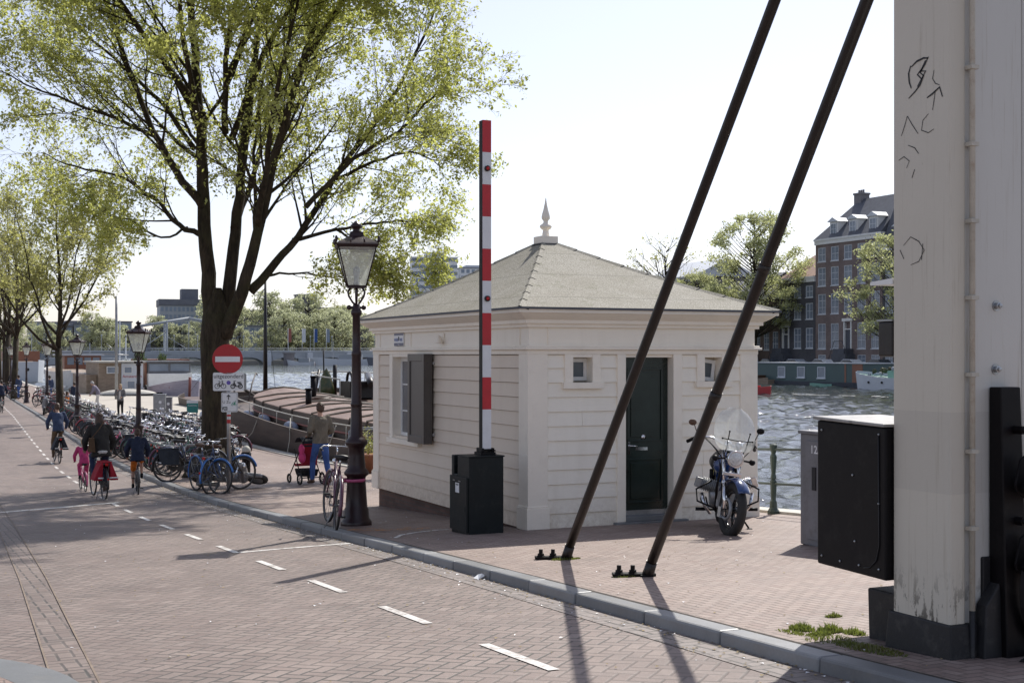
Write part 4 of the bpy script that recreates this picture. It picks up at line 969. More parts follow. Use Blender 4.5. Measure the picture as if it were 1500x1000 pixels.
# ------------------------------------------------------------ trees
class Tree:
    def __init__(s, seed, leaf_size=.06, dens=1.0, droop=0.):
        s.r = random.Random(seed); s.wood = MB(); s.pts = []; s.ls = leaf_size; s.dens = dens; s.droop = droop
    def rv(s): return Vector((s.r.gauss(0, 1), s.r.gauss(0, 1), s.r.gauss(0, 1))).normalized()
    def grow(s, p, d, L, r0, lvl, maxl, sides):
        n = {1: 7, 2: 5, 3: 4, 4: 3}.get(lvl, 3); pts = [p.copy()]; dirs = []
        d = d.normalized()
        for i in range(n):
            dirs.append(d.copy()); p = p + d * (L / n); pts.append(p.copy())
            d = (d + s.rv() * (.12 + .05 * lvl) + Vector((0, 0, .09 if lvl < 3 else .0)) - Vector((0, 0, s.droop * lvl * .05))).normalized()
        s.limb(pts, r0, lvl, maxl, sides, L)
    def limb(s, pts, r0, lvl, maxl, sides, L, r1=None, first=.25, nch=None):
        n = len(pts) - 1
        r1 = r0 * .25 if r1 is None else r1
        rs = [r0 + (r1 - r0) * (i / n) ** .8 for i in range(n + 1)]
        s.wood.tube(pts, rs, sides, 0, lvl <= 1, sides > 3)
        if lvl >= maxl:
            m = max(2, int(L * 7 * s.dens))
            for k in range(m):
                t = s.r.uniform(.15, 1) * n; i = min(int(t), n - 1); q = pts[i].lerp(pts[i + 1], t - i)
                s.pts.append(q + s.rv() * .09)
            return
        if lvl >= 2:
            for k in range(int(L * (5 if lvl > 2 else 2.5) * s.dens)):
                t = s.r.uniform(.3, 1) * n; i = min(int(t), n - 1); s.pts.append(pts[i].lerp(pts[i + 1], t - i) + s.rv() * .10)
        m = nch if nch else {1: 12, 2: 9, 3: 6, 4: 5}[lvl]
        m = max(2, int(round(m * s.r.uniform(.8, 1.2))))
        for k in range(m):
            t = first + (1 - first) * (k + s.r.random()) / m; t *= n; i = min(int(t), n - 1)
            q = pts[i].lerp(pts[i + 1], t - i); d = (pts[i + 1] - pts[i]).normalized()
            side = s.rv(); side = (side - d * side.dot(d)).normalized()
            ang = radians(s.r.uniform(20, 50)); nd = d * cos(ang) + side * sin(ang)
            cl = L * s.r.uniform(.36, .62) * (1.1 - .45 * t / n) if lvl > 1 else L * s.r.uniform(.28, .58) * (1.15 - .5 * t / n)
            s.grow(q, nd, max(cl, .3), max(rs[i] * .42, .004), lvl + 1, maxl, {1: 5, 2: 4, 3: 3, 4: 3}[lvl])
    def leaves(s, per=3, size=None):
        import numpy as np
        size = size or s.ls; r = np.random.RandomState(s.r.randint(0, 99999)); n = len(s.pts) * per
        base = np.repeat(np.array([tuple(p) for p in s.pts]), per, 0) + r.normal(0, size * 1.1, (n, 3))
        a = r.normal(0, 1, (n, 3)); a /= np.linalg.norm(a, axis=1)[:, None]
        c = r.normal(0, 1, (n, 3)); c -= a * (a * c).sum(1)[:, None]; c /= np.linalg.norm(c, axis=1)[:, None]
        sz = (size * r.uniform(.35, 1.55, n))[:, None]
        v = np.empty((n, 4, 3)); v[:, 0] = base - a * sz; v[:, 1] = base + c * sz * .55; v[:, 2] = base + a * sz; v[:, 3] = base - c * sz * .5
        me = bpy.data.meshes.new('leaves'); me.vertices.add(n * 4); me.vertices.foreach_set('co', v.reshape(-1))
        me.loops.add(n * 4); me.loops.foreach_set('vertex_index', np.arange(n * 4, dtype='int32'))
        me.polygons.add(n); me.polygons.foreach_set('loop_start', np.arange(0, n * 4, 4, dtype='int32')); me.polygons.foreach_set('loop_total', np.full(n, 4, dtype='int32'))
        me.update(calc_edges=True); return me
def place_tree(t, name, label, loc, leafmat_, per=3, group=None, size=None, rz=0.):
    r0 = root(name, label, 'tree', loc, rz, group)
    t.wood.build('trunk', M['bark'], r0)
    me = t.leaves(per, size); me.materials.append(leafmat_)
    o = bpy.data.objects.new('crown', me); col.objects.link(o); o.parent = r0
    return r0
# camera-right and depth directions in ground terms, for laying out the limbs of the big elm as seen from the bridge
cr = Vector((.910, -.414, 0)); cd = Vector((.414, .910, 0))
def W3(x, z, y=0.): return cr * x + cd * y + Vector((0, 0, z))
T = Tree(11, .043, .72, .2)
base_z = 0
def LB(P, r0, r1, L, nch, first=.2, lvl=1):
    # smooth the polyline
    pts = [W3(*p) for p in P]; out = []
    for i in range(len(pts) - 1):
        p0 = pts[max(i - 1, 0)]; p1, p2 = pts[i], pts[i + 1]; p3 = pts[min(i + 2, len(pts) - 1)]
        for k in range(4):
            t = k / 4; out.append(.5 * ((2 * p1) + (p2 - p0) * t + (2 * p0 - 5 * p1 + 4 * p2 - p3) * t * t + (3 * p1 - p0 - 3 * p2 + p3) * t ** 3))
    out.append(pts[-1])
    for i in range(1, len(out) - 1): out[i] += T.rv() * .03
    r0 *= .76; T.limb(out, r0, lvl, 4, 12 if r0 > .15 else 7, L, r1 * .6, first, nch)
# trunk (lx, z, depth)
T.wood.tube([W3(0, -.3), W3(0, .15), W3(0, .6), W3(0, 1.5), W3(-.02, 2.6), W3(-.02, 3.4), W3(.02, 4.0), W3(.03, 4.7)], [.60, .45, .375, .335, .33, .36, .34, .12], 18)
for k in range(6):
    a = k * 1.05; T.wood.tube([W3(.3 * cos(a), .7, .3 * sin(a)), W3(.5 * cos(a), .25, .5 * sin(a)), W3(.8 * cos(a), -.1, .8 * sin(a))], [.14, .16, .1], 7)
LB([(-.08, 3.7, 0), (-.15, 4.6, 0), (-.33, 6.8, .1), (-.40, 8.4, .2), (-.55, 10.2, .3), (-.8, 12.2, .5), (-1.0, 14.2, .6), (-1.2, 16.2, .7)], .30, .07, 8, 20, .35)
LB([(.22, 3.7, .1), (.30, 4.8, .2), (.45, 6.6, .5), (.58, 8.6, .8), (.78, 11, 1.2), (1.0, 13.4, 1.5), (1.1, 16, 1.8)], .27, .06, 8, 18, .35)
LB([(.25, 3.5, -.1), (.75, 4.6, -.4), (1.15, 6.0, -.7), (1.75, 8.0, -1.1), (2.5, 10.2, -1.6), (3.3, 12.4, -2.2), (4.1, 14.5, -2.8)], .26, .05, 7.5, 20, .3)
LB([(.9, 4.6, -.2), (1.5, 5.3, 0), (2.2, 6.3, .4), (3.2, 8.1, .9), (4.4, 9.9, 1.4), (5.1, 11.5, 1.8), (5.5, 12.6, 2.2)], .17, .03, 5.5, 20, .25)
LB([(1.9, 5.9, .1), (2.9, 6.2, .6), (3.9, 6.4, 1.0), (4.5, 6.5, 1.5), (5.1, 6.3, 1.9)], .075, .015, 3.8, 15, .1)
LB([(2.4, 6.6, -1.0), (3.6, 7.7, -1.4), (4.7, 8.3, -1.8), (5.5, 9.0, -2.2), (5.9, 9.2, -2.5)], .09, .02, 4, 17, .1)
LB([(2.9, 7.5, .7), (4.2, 8.0, .4), (5.0, 8.1, .2), (5.6, 7.7, .1)], .07, .015, 3.8, 15, .1)
LB([(1.2, 6.2, -.8), (1.6, 7.4, -1.8), (2.0, 9.0, -2.8), (2.6, 10.8, -3.6), (2.9, 12.6, -4.3)], .13, .03, 6, 16, .15)
LB([(-.30, 6.7, .0), (-.95, 7.6, -.2), (-1.6, 8.9, -.4), (-2.2, 10.6, -.6), (-2.8, 12.6, -.9), (-3.3, 14.2, -1.1)], .16, .03, 6.5, 18, .2)
LB([(-.25, 6.0, .1), (-1.0, 6.3, .3), (-1.7, 7.0, .6), (-2.7, 7.6, .9), (-3.9, 7.9, 1.3), (-4.9, 8.3, 1.6)], .11, .02, 5.5, 17, .15)
LB([(-.6, 8.2, .3), (-1.5, 9.4, .6), (-2.8, 10.6, 1.0), (-4.0, 11.6, 1.4), (-5.0, 12.2, 1.8)], .10, .02, 5.5, 17, .12)
LB([(-.4, 8.9, -.1), (-1.1, 10.2, -1.0), (-2.2, 11.6, -2.0), (-3.4, 13.0, -3.0)], .10, .02, 5.5, 16, .15)
LB([(-1.4, 8.4, -.3), (-2.6, 8.9, -.9), (-3.8, 9.3, -1.5), (-5.1, 9.9, -2.0)], .08, .015, 5, 16, .1)
LB([(-.7, 6.2, .0), (-1.2, 5.9, -.6), (-1.9, 6.3, -1.2), (-2.7, 6.4, -1.8)], .05, .012, 3.2, 11, .2)
LB([(.4, 6.2, .3), (.6, 7.6, 1.6), (.8, 9.4, 3.0), (1.2, 11.2, 4.2)], .14, .03, 6, 15, .2)
LB([(1.0, 5.4, -.4), (1.05, 6.4, -.3), (1.0, 8, -.2), (1.2, 10, .1), (1.7, 12, .4)], .10, .02, 5, 15, .2)
LB([(1.3, 5.0, .0), (2.0, 5.1, .2), (2.9, 5.0, .5), (3.6, 5.15, .9)], .05, .012, 3.0, 11, .25)
LB([(3.0, 6.2, .5), (3.8, 5.6, .8), (4.6, 5.2, 1.1), (5.2, 5.0, 1.3)], .045, .012, 3.2, 12, .1)
for P_ in ([(.3, 8.5, .5), (1.5, 10.2, -1.5), (2.9, 11.6, -3.2), (4.3, 12.4, -4.6)], [(.2, 8.6, .2), (.9, 10.4, -2.6), (2.2, 11.8, -5.4), (4.4, 12.6, -8.2)], [(-.3, 8.2, .1), (-.2, 10.2, -2.4), (.5, 11.6, -5.4), (1.8, 12.6, -8.6)], [(2.2, 9.6, -1.5), (3.4, 11.0, -2.6), (4.6, 12.2, -3.4), (5.4, 13, -4)], [(-.3, 9, 0), (-1.4, 10.8, -2.4), (-2.0, 12, -5), (-2.2, 13, -7.6)], [(.2, 10, .4), (2.0, 12.4, -2), (3.8, 14, -4.4), (5, 15, -6.4)]):
    T.dens = 2.3; LB(P_, .12, .02, 6.5, 18, .3)
TREE1 = (7.0, 33.2, G(33.2))
place_tree(T, 'elm_tree', 'huge old elm with fresh spring leaves and twin dark trunks beside the traffic sign', TREE1, M['leaf'], 3)

def street_tree(seed, name, label, loc, H_, r0, spread, dens, mat, leafsize, per, lvl=4, group='street trees along the quay'):
    t = Tree(seed, leafsize, dens, .1); rr = t.r
    fork = H_ * .3
    lean = Vector((rr.uniform(-.04, .04), rr.uniform(-.04, .04), 1))
    t.wood.tube([Vector((0, 0, -.2)), lean * .5, lean * fork], [r0 * 1.3, r0 * 1.05, r0 * .9], 12)
    t.limb([lean * fork + Vector((.1 * sin(k), .1 * cos(k * 1.3), k * (H_ - fork) / 6 )) for k in range(7)], r0 * .75, 1, lvl, 9, H_ * .45, r0 * .12, .1, 14)
    n = 6
    for k in range(n):
        a = 2 * pi * k / n + rr.uniform(-.4, .4); sp = spread * rr.uniform(.7, 1.1); h = H_ * rr.uniform(.7, .95)
        st = lean * (fork * rr.uniform(.9, 1.3))
        P = []
        for i in range(8):
            q = i / 7; P.append(st + Vector((cos(a) * sp * q ** .8, sin(a) * sp * q ** .8, (h - st.z) * q ** 1.15)) + t.rv() * .08)
        t.limb(P, r0 * .42, 1, lvl, 7, H_ * .4, r0 * .08, .2, 11)
    return place_tree(t, name, label, loc, mat, per, group)
street_tree(21, 'street_tree', 'slim young street tree with sparse leaves between the second and third lamp posts', (6.85, 68.3, 0), 12.0, .18, 4.4, .15, M['leaf2'], .075, 2)
t3 = street_tree(22, 'street_tree', 'denser street tree at the left edge of the photo, beyond the litter bin', (7.3, 106, 0), 15, .22, 5.0, .27, M['leaf2'], .10, 3, 3)
t3b = street_tree(23, 'street_tree', 'tall bushy street tree farther along the left edge', (8.2, 128, 0), 17, .24, 5.6, .34, M['leaf2'], .11, 3, 3)
dup(t3, 'street tree behind the bushy ones in the far left distance', (9.4, 150, 0), 2.0)
dup(t3b, 'farthest street tree beside the road at the left edge', (10.5, 176, 0), 1.0)
dup(t3, 'leafy street tree closing the view down the road', (6.5, 205, 0), 4.0, scale=1.2)

# broad-leaved trees far off: clumped crowns built from many leaf faces around real limbs
def clump_tree(seed, H_, w_, nclump, per, leaf, mat, trunk=.3, base=.28, bare=0.):
    rr = random.Random(seed); t = Tree(seed, leaf, 1)
    t.wood.tube([Vector((0, 0, -.2)), Vector((0, 0, H_ * .25)), Vector((.2, 0, H_ * .6)), Vector((0, .2, H_ * .9))], [trunk * 1.2, trunk, trunk * .5, .03], 8)
    for k in range(nclump):
        a = rr.uniform(0, 2 * pi); h = rr.random(); zz = H_ * (base + (1 - base) * h)
        rad = w_ * sqrt(max(0, 1 - ((h - .42) / .62) ** 2)) * sqrt(rr.uniform(.15, 1)) * rr.uniform(.85, 1.15)
        c = Vector((rad * cos(a), rad * sin(a), zz)); cs = w_ * rr.uniform(.10, .22)
        s0 = Vector((0, 0, max(H_ * .2, zz - rad * .9)))
        mid = s0.lerp(c, .5) + Vector((0, 0, -.04 * rad)) + t.rv() * .1 * w_ * .2
        t.wood.tube([s0, mid, c], [trunk * .25, trunk * .13, .02], 4)
        for q in range(3): t.wood.tube([mid.lerp(c, .5), c + t.rv() * cs * 1.3], [trunk * .07, .012], 3, cap=False)
        for i in range(int(per * rr.uniform(.5, 1.3) * (1 - bare))):
            v = t.rv() * cs * rr.uniform(.3, 1.1); v.z *= .65; t.pts.append(c + v)
    wm = t.wood.mesh('trunk', M['bark']); lm = t.leaves(1); lm.materials.append(mat)
    return wm, lm
def plant_tree(ms, name, label, loc, rz, sc, group):
    r0 = root(name, label, 'tree', loc, rz, group); r0.scale = (sc,) * 3
    for nm, me in zip(('trunk', 'crown'), ms):
        o = bpy.data.objects.new(nm, me); col.objects.link(o); o.parent = r0
    return r0
c1 = clump_tree(31, 19, 6.5, 130, 150, .15, M['leaffar'], .35)
c2 = clump_tree(32, 14, 5.5, 90, 130, .14, M['leaffar'], .28)
c3 = clump_tree(33, 18, 7, 100, 60, .30, M['leafhaze'], .4, .2)
c4_ = clump_tree(34, 16, 8, 110, 60, .32, M['leafhaze'], .4, .15)
cb = clump_tree(35, 18, 7.5, 110, 22, .14, M['leaf2'], .35)
cdk = clump_tree(36, 6, 4, 60, 70, .22, M['leafdark'], .2, .05)
QZ = 1.3
g2 = 'trees on the far canal bank'
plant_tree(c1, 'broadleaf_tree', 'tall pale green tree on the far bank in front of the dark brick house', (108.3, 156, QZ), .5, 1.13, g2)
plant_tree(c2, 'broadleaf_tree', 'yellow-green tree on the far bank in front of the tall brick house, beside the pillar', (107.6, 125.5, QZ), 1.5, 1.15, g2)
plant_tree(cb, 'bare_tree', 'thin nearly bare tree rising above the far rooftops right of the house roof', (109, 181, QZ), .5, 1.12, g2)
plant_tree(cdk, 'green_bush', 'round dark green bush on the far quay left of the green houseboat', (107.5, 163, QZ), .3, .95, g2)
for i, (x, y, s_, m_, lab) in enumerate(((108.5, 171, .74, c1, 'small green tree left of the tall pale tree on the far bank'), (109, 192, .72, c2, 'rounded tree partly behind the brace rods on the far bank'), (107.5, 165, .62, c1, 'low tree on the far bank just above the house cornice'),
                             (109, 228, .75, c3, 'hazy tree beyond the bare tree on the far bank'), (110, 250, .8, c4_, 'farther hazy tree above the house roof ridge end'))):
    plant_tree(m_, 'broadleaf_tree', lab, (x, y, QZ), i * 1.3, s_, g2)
# wooded skyline on the far shore: individual trees
g3 = 'hazy trees along the far shore beyond the bridge'
k = 0
RT_ = random.Random(5)
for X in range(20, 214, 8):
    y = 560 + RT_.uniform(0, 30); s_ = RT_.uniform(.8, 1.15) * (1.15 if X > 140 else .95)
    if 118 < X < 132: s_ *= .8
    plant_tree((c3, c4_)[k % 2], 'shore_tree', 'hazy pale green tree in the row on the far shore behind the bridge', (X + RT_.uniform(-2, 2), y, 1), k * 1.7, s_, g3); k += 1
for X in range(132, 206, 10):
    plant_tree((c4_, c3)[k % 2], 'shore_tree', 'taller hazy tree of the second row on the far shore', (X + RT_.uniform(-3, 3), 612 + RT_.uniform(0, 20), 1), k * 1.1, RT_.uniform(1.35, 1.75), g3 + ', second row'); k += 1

# ------------------------------------------------------------ bicycles
def make_bike(fr, label, mats=None, kids=False, panniers=None, saddle='leather', tyre='rubber', rack=True, basket=None, skirt=True, fat=1., name='bicycle', loc=(0, 0, 0), rz=0, group=None, fender=None, steer=0., crate=None):
    r0 = root(name, label, 'bicycle', loc, rz, group)
    fm = M[fr]; fd = M[fender or fr]
    rear, front = Vector((0, -.55, .35)), Vector((0, .56, .35)); BB = Vector((0, -.08, .30))
    b = MB()
    seat_t = Vector((0, -.23, .83)); ht = Vector((0, .31, .93)); hbm = Vector((0, .345, .75))
    b.tube([BB, seat_t], .016, 8); b.tube([hbm, (0, .18, .52), BB], .018, 8)
    b.tube([ht - Vector((0, -.005, .05)), (0, .12, .70), (0, -.17, .60)], .014, 8); b.tube([ht, hbm], .02, 8)
    for s in (-1, 1):
        b.tube([BB + Vector((s * .03, 0, 0)), rear + Vector((s * .06, 0, 0))], .009, 6); b.tube([seat_t + Vector((s * .015, 0, -.05)), rear + Vector((s * .06, 0, 0))], .008, 6)
    b.build('frame', fm, r0)
    st = bpy.data.objects.new('steering', None) if False else None
    A = Matrix.Translation(hbm) @ Matrix.Rotation(steer, 4, Vector((0, -.2, 1))) @ Matrix.Translation(-hbm)
    b = MB()
    for s in (-1, 1): b.tube([hbm + Vector((s * .04, 0, -.02)), (s * .055, .40, .60), (s * .055, .47, .46), front + Vector((s * .055, 0, 0))], .011, 8, 0, True, True, A)
    b.tube([hbm + Vector((-.05, 0, -.01)), hbm + Vector((.05, 0, -.01))], .014, 8, 0, True, True, A); b.build('fork', fm, r0)
    b = MB()
    b.tube([ht, ht + Vector((0, -.02, .10)), ht + Vector((0, .03, .13))], .013, 8, 0, True, True, A)
    P = [(-.28, .07, 1.03), (-.27, .16, 1.04), (-.20, .29, 1.07), (-.08, .33, 1.07), (.08, .33, 1.07), (.20, .29, 1.07), (.27, .16, 1.04), (.28, .07, 1.03)]
    b.tube(P, .011, 8, 0, True, True, A)
    for s in (-1, 1): b.tube([(s * .28, .05, 1.03), (s * .274, .15, 1.04)], .016, 8, 1, True, True, A); b.tube([(s * .27, .17, 1.045), (s * .24, .11, 1.01)], .005, 5, 0, True, True, A)
    b.ball((0, .42, .86), (.035, .04, .04), 0, 10, 6, A); b.tube([hbm + Vector((0, 0, .1)), (0, .42, .86)], .006, 5, 0, True, True, A); b.ball((.12, .31, 1.10), (.022, .022, .016), 0, 8, 5, A)
    b.build('handlebar', [M['chrome'], M['leather']], r0)
    b = MB(); b.tube([seat_t, seat_t + Vector((0, -.035, .11))], .012, 8); b.build('seat_post', M['chrome'], r0)
    b = MB(); c = seat_t + Vector((0, -.035, .12))
    vs = []; fs = []; prof = [(-.15, .09, .02), (-.12, .105, .03), (-.05, .085, .02), (.02, .04, .012), (.09, .024, .012), (.13, .016, .0)]
    for (dy, w_, dz) in prof:
        for a in range(8): q = 2 * pi * a / 8; vs.append((c.x + w_ * cos(q), c.y + dy, c.z + dz + (.028 if sin(q) > 0 else .045) * sin(q)))
    for i in range(len(prof) - 1):
        for a in range(8): fs.append((i * 8 + a, i * 8 + (a + 1) % 8, (i + 1) * 8 + (a + 1) % 8, (i + 1) * 8 + a))
    fs += [tuple(range(7, -1, -1)), tuple(range(40, 48))]; b.add(vs, fs, 0, True)
    for s in (-1, 1): b.torus((s * .05, c.y - .09, c.z - .02), .02, .004, 'Z', 8, 4, 0)
    b.build('saddle', M[saddle], r0)
    for cpos, isf in ((rear, False), (front, True)):
        MM = A if isf else None
        b = MB(); b.torus(cpos, .318, .012, 'X', 30, 6, 0, MM); b.tube([cpos + Vector((-.05, 0, 0)), cpos + Vector((.05, 0, 0))], .018, 8, 0, True, True, MM)
        for k in range(22):
            a = 2 * pi * k / 22; s = 1 if k % 2 else -1
            b.tube([cpos + Vector((s * .025, 0, 0)), cpos + Vector((0, .31 * cos(a), .31 * sin(a)))], .0018, 3, 0, False, False, MM)
        wh = b.build('wheel', M['rimdark'], r0)
        b = MB(); b.torus(cpos, .338, .018 * fat, 'X', 36, 7, 0, MM); b.build('tyre', M[tyre], wh)
        b = MB(); a0, a1 = (radians(15), radians(195)) if not isf else (radians(20), radians(160))
        b.torus(cpos, .375, .026, 'X', 20, 4, 0, MM, a0, a1)
        b.tube([cpos, cpos + Vector((.02, .375 * cos(a1), .375 * sin(a1)))], .003, 4, 0, False, False, MM); b.build('mudguard', fd, r0)
    b = MB(); b.tube([BB + Vector((.045, -.05, .035)), rear + Vector((.045, -.05, .035))], .012, 6); b.tube([BB + Vector((.045, -.05, -.055)), rear + Vector((.045, -.03, -.03))], .012, 6)
    b.tube([BB + Vector((.04, 0, 0)), BB + Vector((.055, 0, 0))], .085, 18); b.box(.040, .05, -.5, -.1, .27, .37); b.build('chain_case', M['leather'], r0)
    b = MB(); b.tube([BB + Vector((-.07, 0, 0)), BB + Vector((.07, 0, 0))], .014, 8)
    for s in (-1, 1):
        e = BB + Vector((s * .075, s * .05, -s * .15)); b.tube([BB + Vector((s * .07, 0, 0)), e], .009, 6); b.box(e.x, e.x + s * .09, e.y - .04, e.y + .04, e.z - .012, e.z + .012, 1) if s > 0 else b.box(e.x - .09, e.x, e.y - .04, e.y + .04, e.z - .012, e.z + .012, 1)
    b.build('crank', [M['steel'], M['leather']], r0)
    if rack:
        b = MB()
        for x in (-.06, .06): b.tube([(x, -.28, .76), (x, -.78, .76)], .006, 5); b.tube([(x, -.72, .76), (x * 1.1, -.55, .35)], .005, 5)
        for y in (-.3, -.45, -.6, -.78): b.tube([(-.06, y, .76), (.06, y, .76)], .005, 5)
        b.box(-.03, .03, -.80, -.785, .72, .77, 1); b.tube([(0, -.93, .46), (0, -.945, .46)], .022, 8, 1); b.build('luggage_rack', [M['steel'], M['taillamp']], r0)
    b = MB(); b.tube([(-.03, -.42, .3), (-.14, -.45, .03)], .008, 6); b.build('kickstand', M['steel'], r0)
    if panniers:
        for s in (-1, 1):
            b = MB(); t = .09
            b.hexa([(s * .075, -.76, .42), (s * .25, -.74, .42), (s * .25, -.34, .42), (s * .075, -.34, .42), (s * .065, -.80, .78), (s * .10, -.79, .78), (s * .10, -.30, .78), (s * .065, -.30, .78)] if s > 0 else
                   [(s * .25, -.74, .42), (s * .075, -.76, .42), (s * .075, -.34, .42), (s * .25, -.34, .42), (s * .10, -.79, .78), (s * .065, -.80, .78), (s * .065, -.30, .78), (s * .10, -.30, .78)])
            p_ = b.build('pannier', M[panniers], r0, bevel=.02)
            b = MB(); b.box(min(s * .06, s * .165), max(s * .06, s * .228), -.782, -.768, .462, .488); b.build('reflective_band', M['signwhite'], p_)
        b = MB(); b.box(-.105, .105, -.79, -.3, .775, .80); b.build('pannier_flap', M[panniers], r0, bevel=.008)
    if crate:
        b = MB(); z0 = 1.0 if crate == 'front' else .78; y0_ = .36 if crate == 'front' else -.72
        for k in range(5):
            zz = z0 - (.25 if crate == 'front' else 0) + k * .055; e = .17 + .006 * k
            b.box(-e, e, y0_ - .02 - .004 * k, y0_ - .01 - .004 * k, zz, zz + .03); b.box(-e, e, y0_ + .28 + .004 * k, y0_ + .29 + .004 * k, zz, zz + .03)
            b.box(-e, -e + .01, y0_, y0_ + .28, zz, zz + .03); b.box(e - .01, e, y0_, y0_ + .28, zz, zz + .03)
        zz = z0 - (.25 if crate == 'front' else 0); b.box(-.17, .17, y0_, y0_ + .28, zz, zz + .012)
        for x in (-.17, .16):
            for yy in (y0_ - .02, y0_ + .27): b.box(x, x + .012, yy, yy + .012, zz, zz + .25)
        b.build('crate', M[basket or 'leather'], r0)
    return r0
bikeG = 'bicycles parked in the crowded rows between the lamp posts'
variants = []
for i, (fr, cl, kw) in enumerate((('fr_black', 'black city bicycle', {}), ('fr_silver', 'silver grey city bicycle', {'fender': 'fr_black'}), ('fr_navy', 'dark blue city bicycle', {}), ('fr_red', 'red city bicycle', {'fender': 'fr_red'}), ('fr_green', 'dark green city bicycle', {}),
                            ('fr_black', 'black bicycle with a front crate', {'crate': 'front'}), ('fr_black', 'black bicycle with white saddle and dark side bags', {'saddle': 'whitecl', 'panniers': 'darkbag'}), ('fr_plum', 'plum coloured bicycle', {'steer': .4}))):
    lab = cl + ' parked in the crowded bicycle rows'
    variants.append((make_bike(fr, lab, loc=(8, 30, G(30)), group=bikeG, **kw), lab))
used_v = [False] * len(variants); rb = random.Random(3)
def park(x, y, rz, v=None, tilt=0.):
    i = v if v is not None else rb.choices(range(8), (30, 22, 12, 5, 8, 8, 7, 8))[0]
    o, lab = variants[i]
    if used_v[i]: o = copy_tree(o)
    used_v[i] = True; o['label'] = lab; o['group'] = bikeG + ', ' + lab.split(' parked')[0]
    o.location = (x, y, G(y) + .003); o.rotation_euler = (0, tilt, rz); return o
y = 34.1; k = 0
while y < 57.5:
    x = kerbx(y) + 1.0 + rb.uniform(-.12, .12)
    if abs(y - 39) > .35: park(x + .1, y, -pi / 2 + rb.uniform(-.2, .2) + (pi if rb.random() < .25 else 0), None, rb.uniform(-.10, .10))
    if y > 38.5 and rb.random() < .8: park(x + 2.0 + rb.uniform(-.1, .15), y + .2, pi / 2 + rb.uniform(-.22, .22), None, rb.uniform(-.12, .12))
    y += .50 + rb.uniform(0, .2)
y = 46
while y < 56:
    park(9.7 + rb.uniform(-.15, .15), y, rb.uniform(-.3, .3) + pi / 2, None, rb.uniform(-.12, .12)); y += 1.0 + rb.uniform(0, .5)
y = 60.2
while y < 78:
    if abs(y - 68.3) > .8: park(kerbx(y) + 1.35, y, -pi / 2 + rb.uniform(-.3, .3), None, rb.uniform(-.1, .1))
    y += .85 + rb.uniform(0, .35)
for (x, y, rz) in ((7.6, 88, .4), (8.2, 90.5, 1.2), (8.6, 98, .2), (9.0, 99.2, 1.7), (7.4, 102, .8), (8.8, 93, 2.4), (10.2, 97, 1.), (7.0, 111, 1.), (7.9, 113, 1.6)): park(x, y, rz)
# bicycle stands in the front row
sp_ = MB().tube([(0, -.32, -.1), (0, -.32, .70), (0, -.27, .76), (0, .27, .76), (0, .32, .70), (0, .32, -.1)], .025, 8).tube([(0, -.32, .35), (0, .32, .35)], .018, 8).mesh('bicycle_stand', M['galv'])
for k, y in enumerate((34.6, 37.2, 40.6, 43, 45.5, 48)):
    o = bpy.data.objects.new('bicycle_stand', sp_); col.objects.link(o); o.location = (kerbx(y) + 1.3, y, G(y)); o.rotation_euler = (0, 0, pi / 2)
    tag(o, 'grey tubular steel bicycle stand among the crowded parked bicycles', 'bike stand', 'bicycle stands in the parking rows')
# individual bicycles
make_bike('fr_black', 'black bicycle with big black side bags at the front end of the rows', panniers='darkbag', loc=(6.15, 32.0, G(32)), rz=-pi / 2 + .12)
make_bike('fr_navy', 'blue bicycle with bright blue front mudguard leaning on the sign pole, left one', loc=(5.62, 27.5, G(27.5)), rz=radians(192), saddle='brown', fender='fr_blue', steer=.35)
make_bike('fr_black', 'dark bicycle with bright blue mudguards leaning on the sign pole, right one', loc=(6.0, 27.55, G(27.5)), rz=radians(-44), saddle='brown', fender='fr_blue', steer=-.5)
mb_ = make_bike('fr_plum', 'dark bicycle with plum mudguards chained to the nearest lamp post', loc=(5.22, 17.35, G(17.35)), rz=radians(172), fender='fr_plum', steer=.15, rack=False); mb_.rotation_euler = (0, radians(6), radians(-12))
lk = MB(); lk.torus((5.53, 17.38, G(17.4) + .62), .155, .022, 'Z', 22, 8); lk.tube([(5.40, 17.30, G(17.4) + .62), (5.25, 17.2, G(17.4) + .63)], .022, 8)
tag(lk.build('chain_lock', M['fr_pink']), 'pink chain lock around the foot of the nearest lamp post', 'chain lock')
mk = make_bike('fr_pink', 'pink bicycle with crate among the parked bicycles behind the woman cyclist', loc=(6.3, 43.2, G(43)), rz=-1.2, crate='front', basket='pink', fender='fr_pink')
make_bike('fr_black', 'black bicycle carrying a covered crate beside the second lamp', loc=(7.1, 46.2, G(46)), rz=-1.9, crate='rear', basket='darkbag')
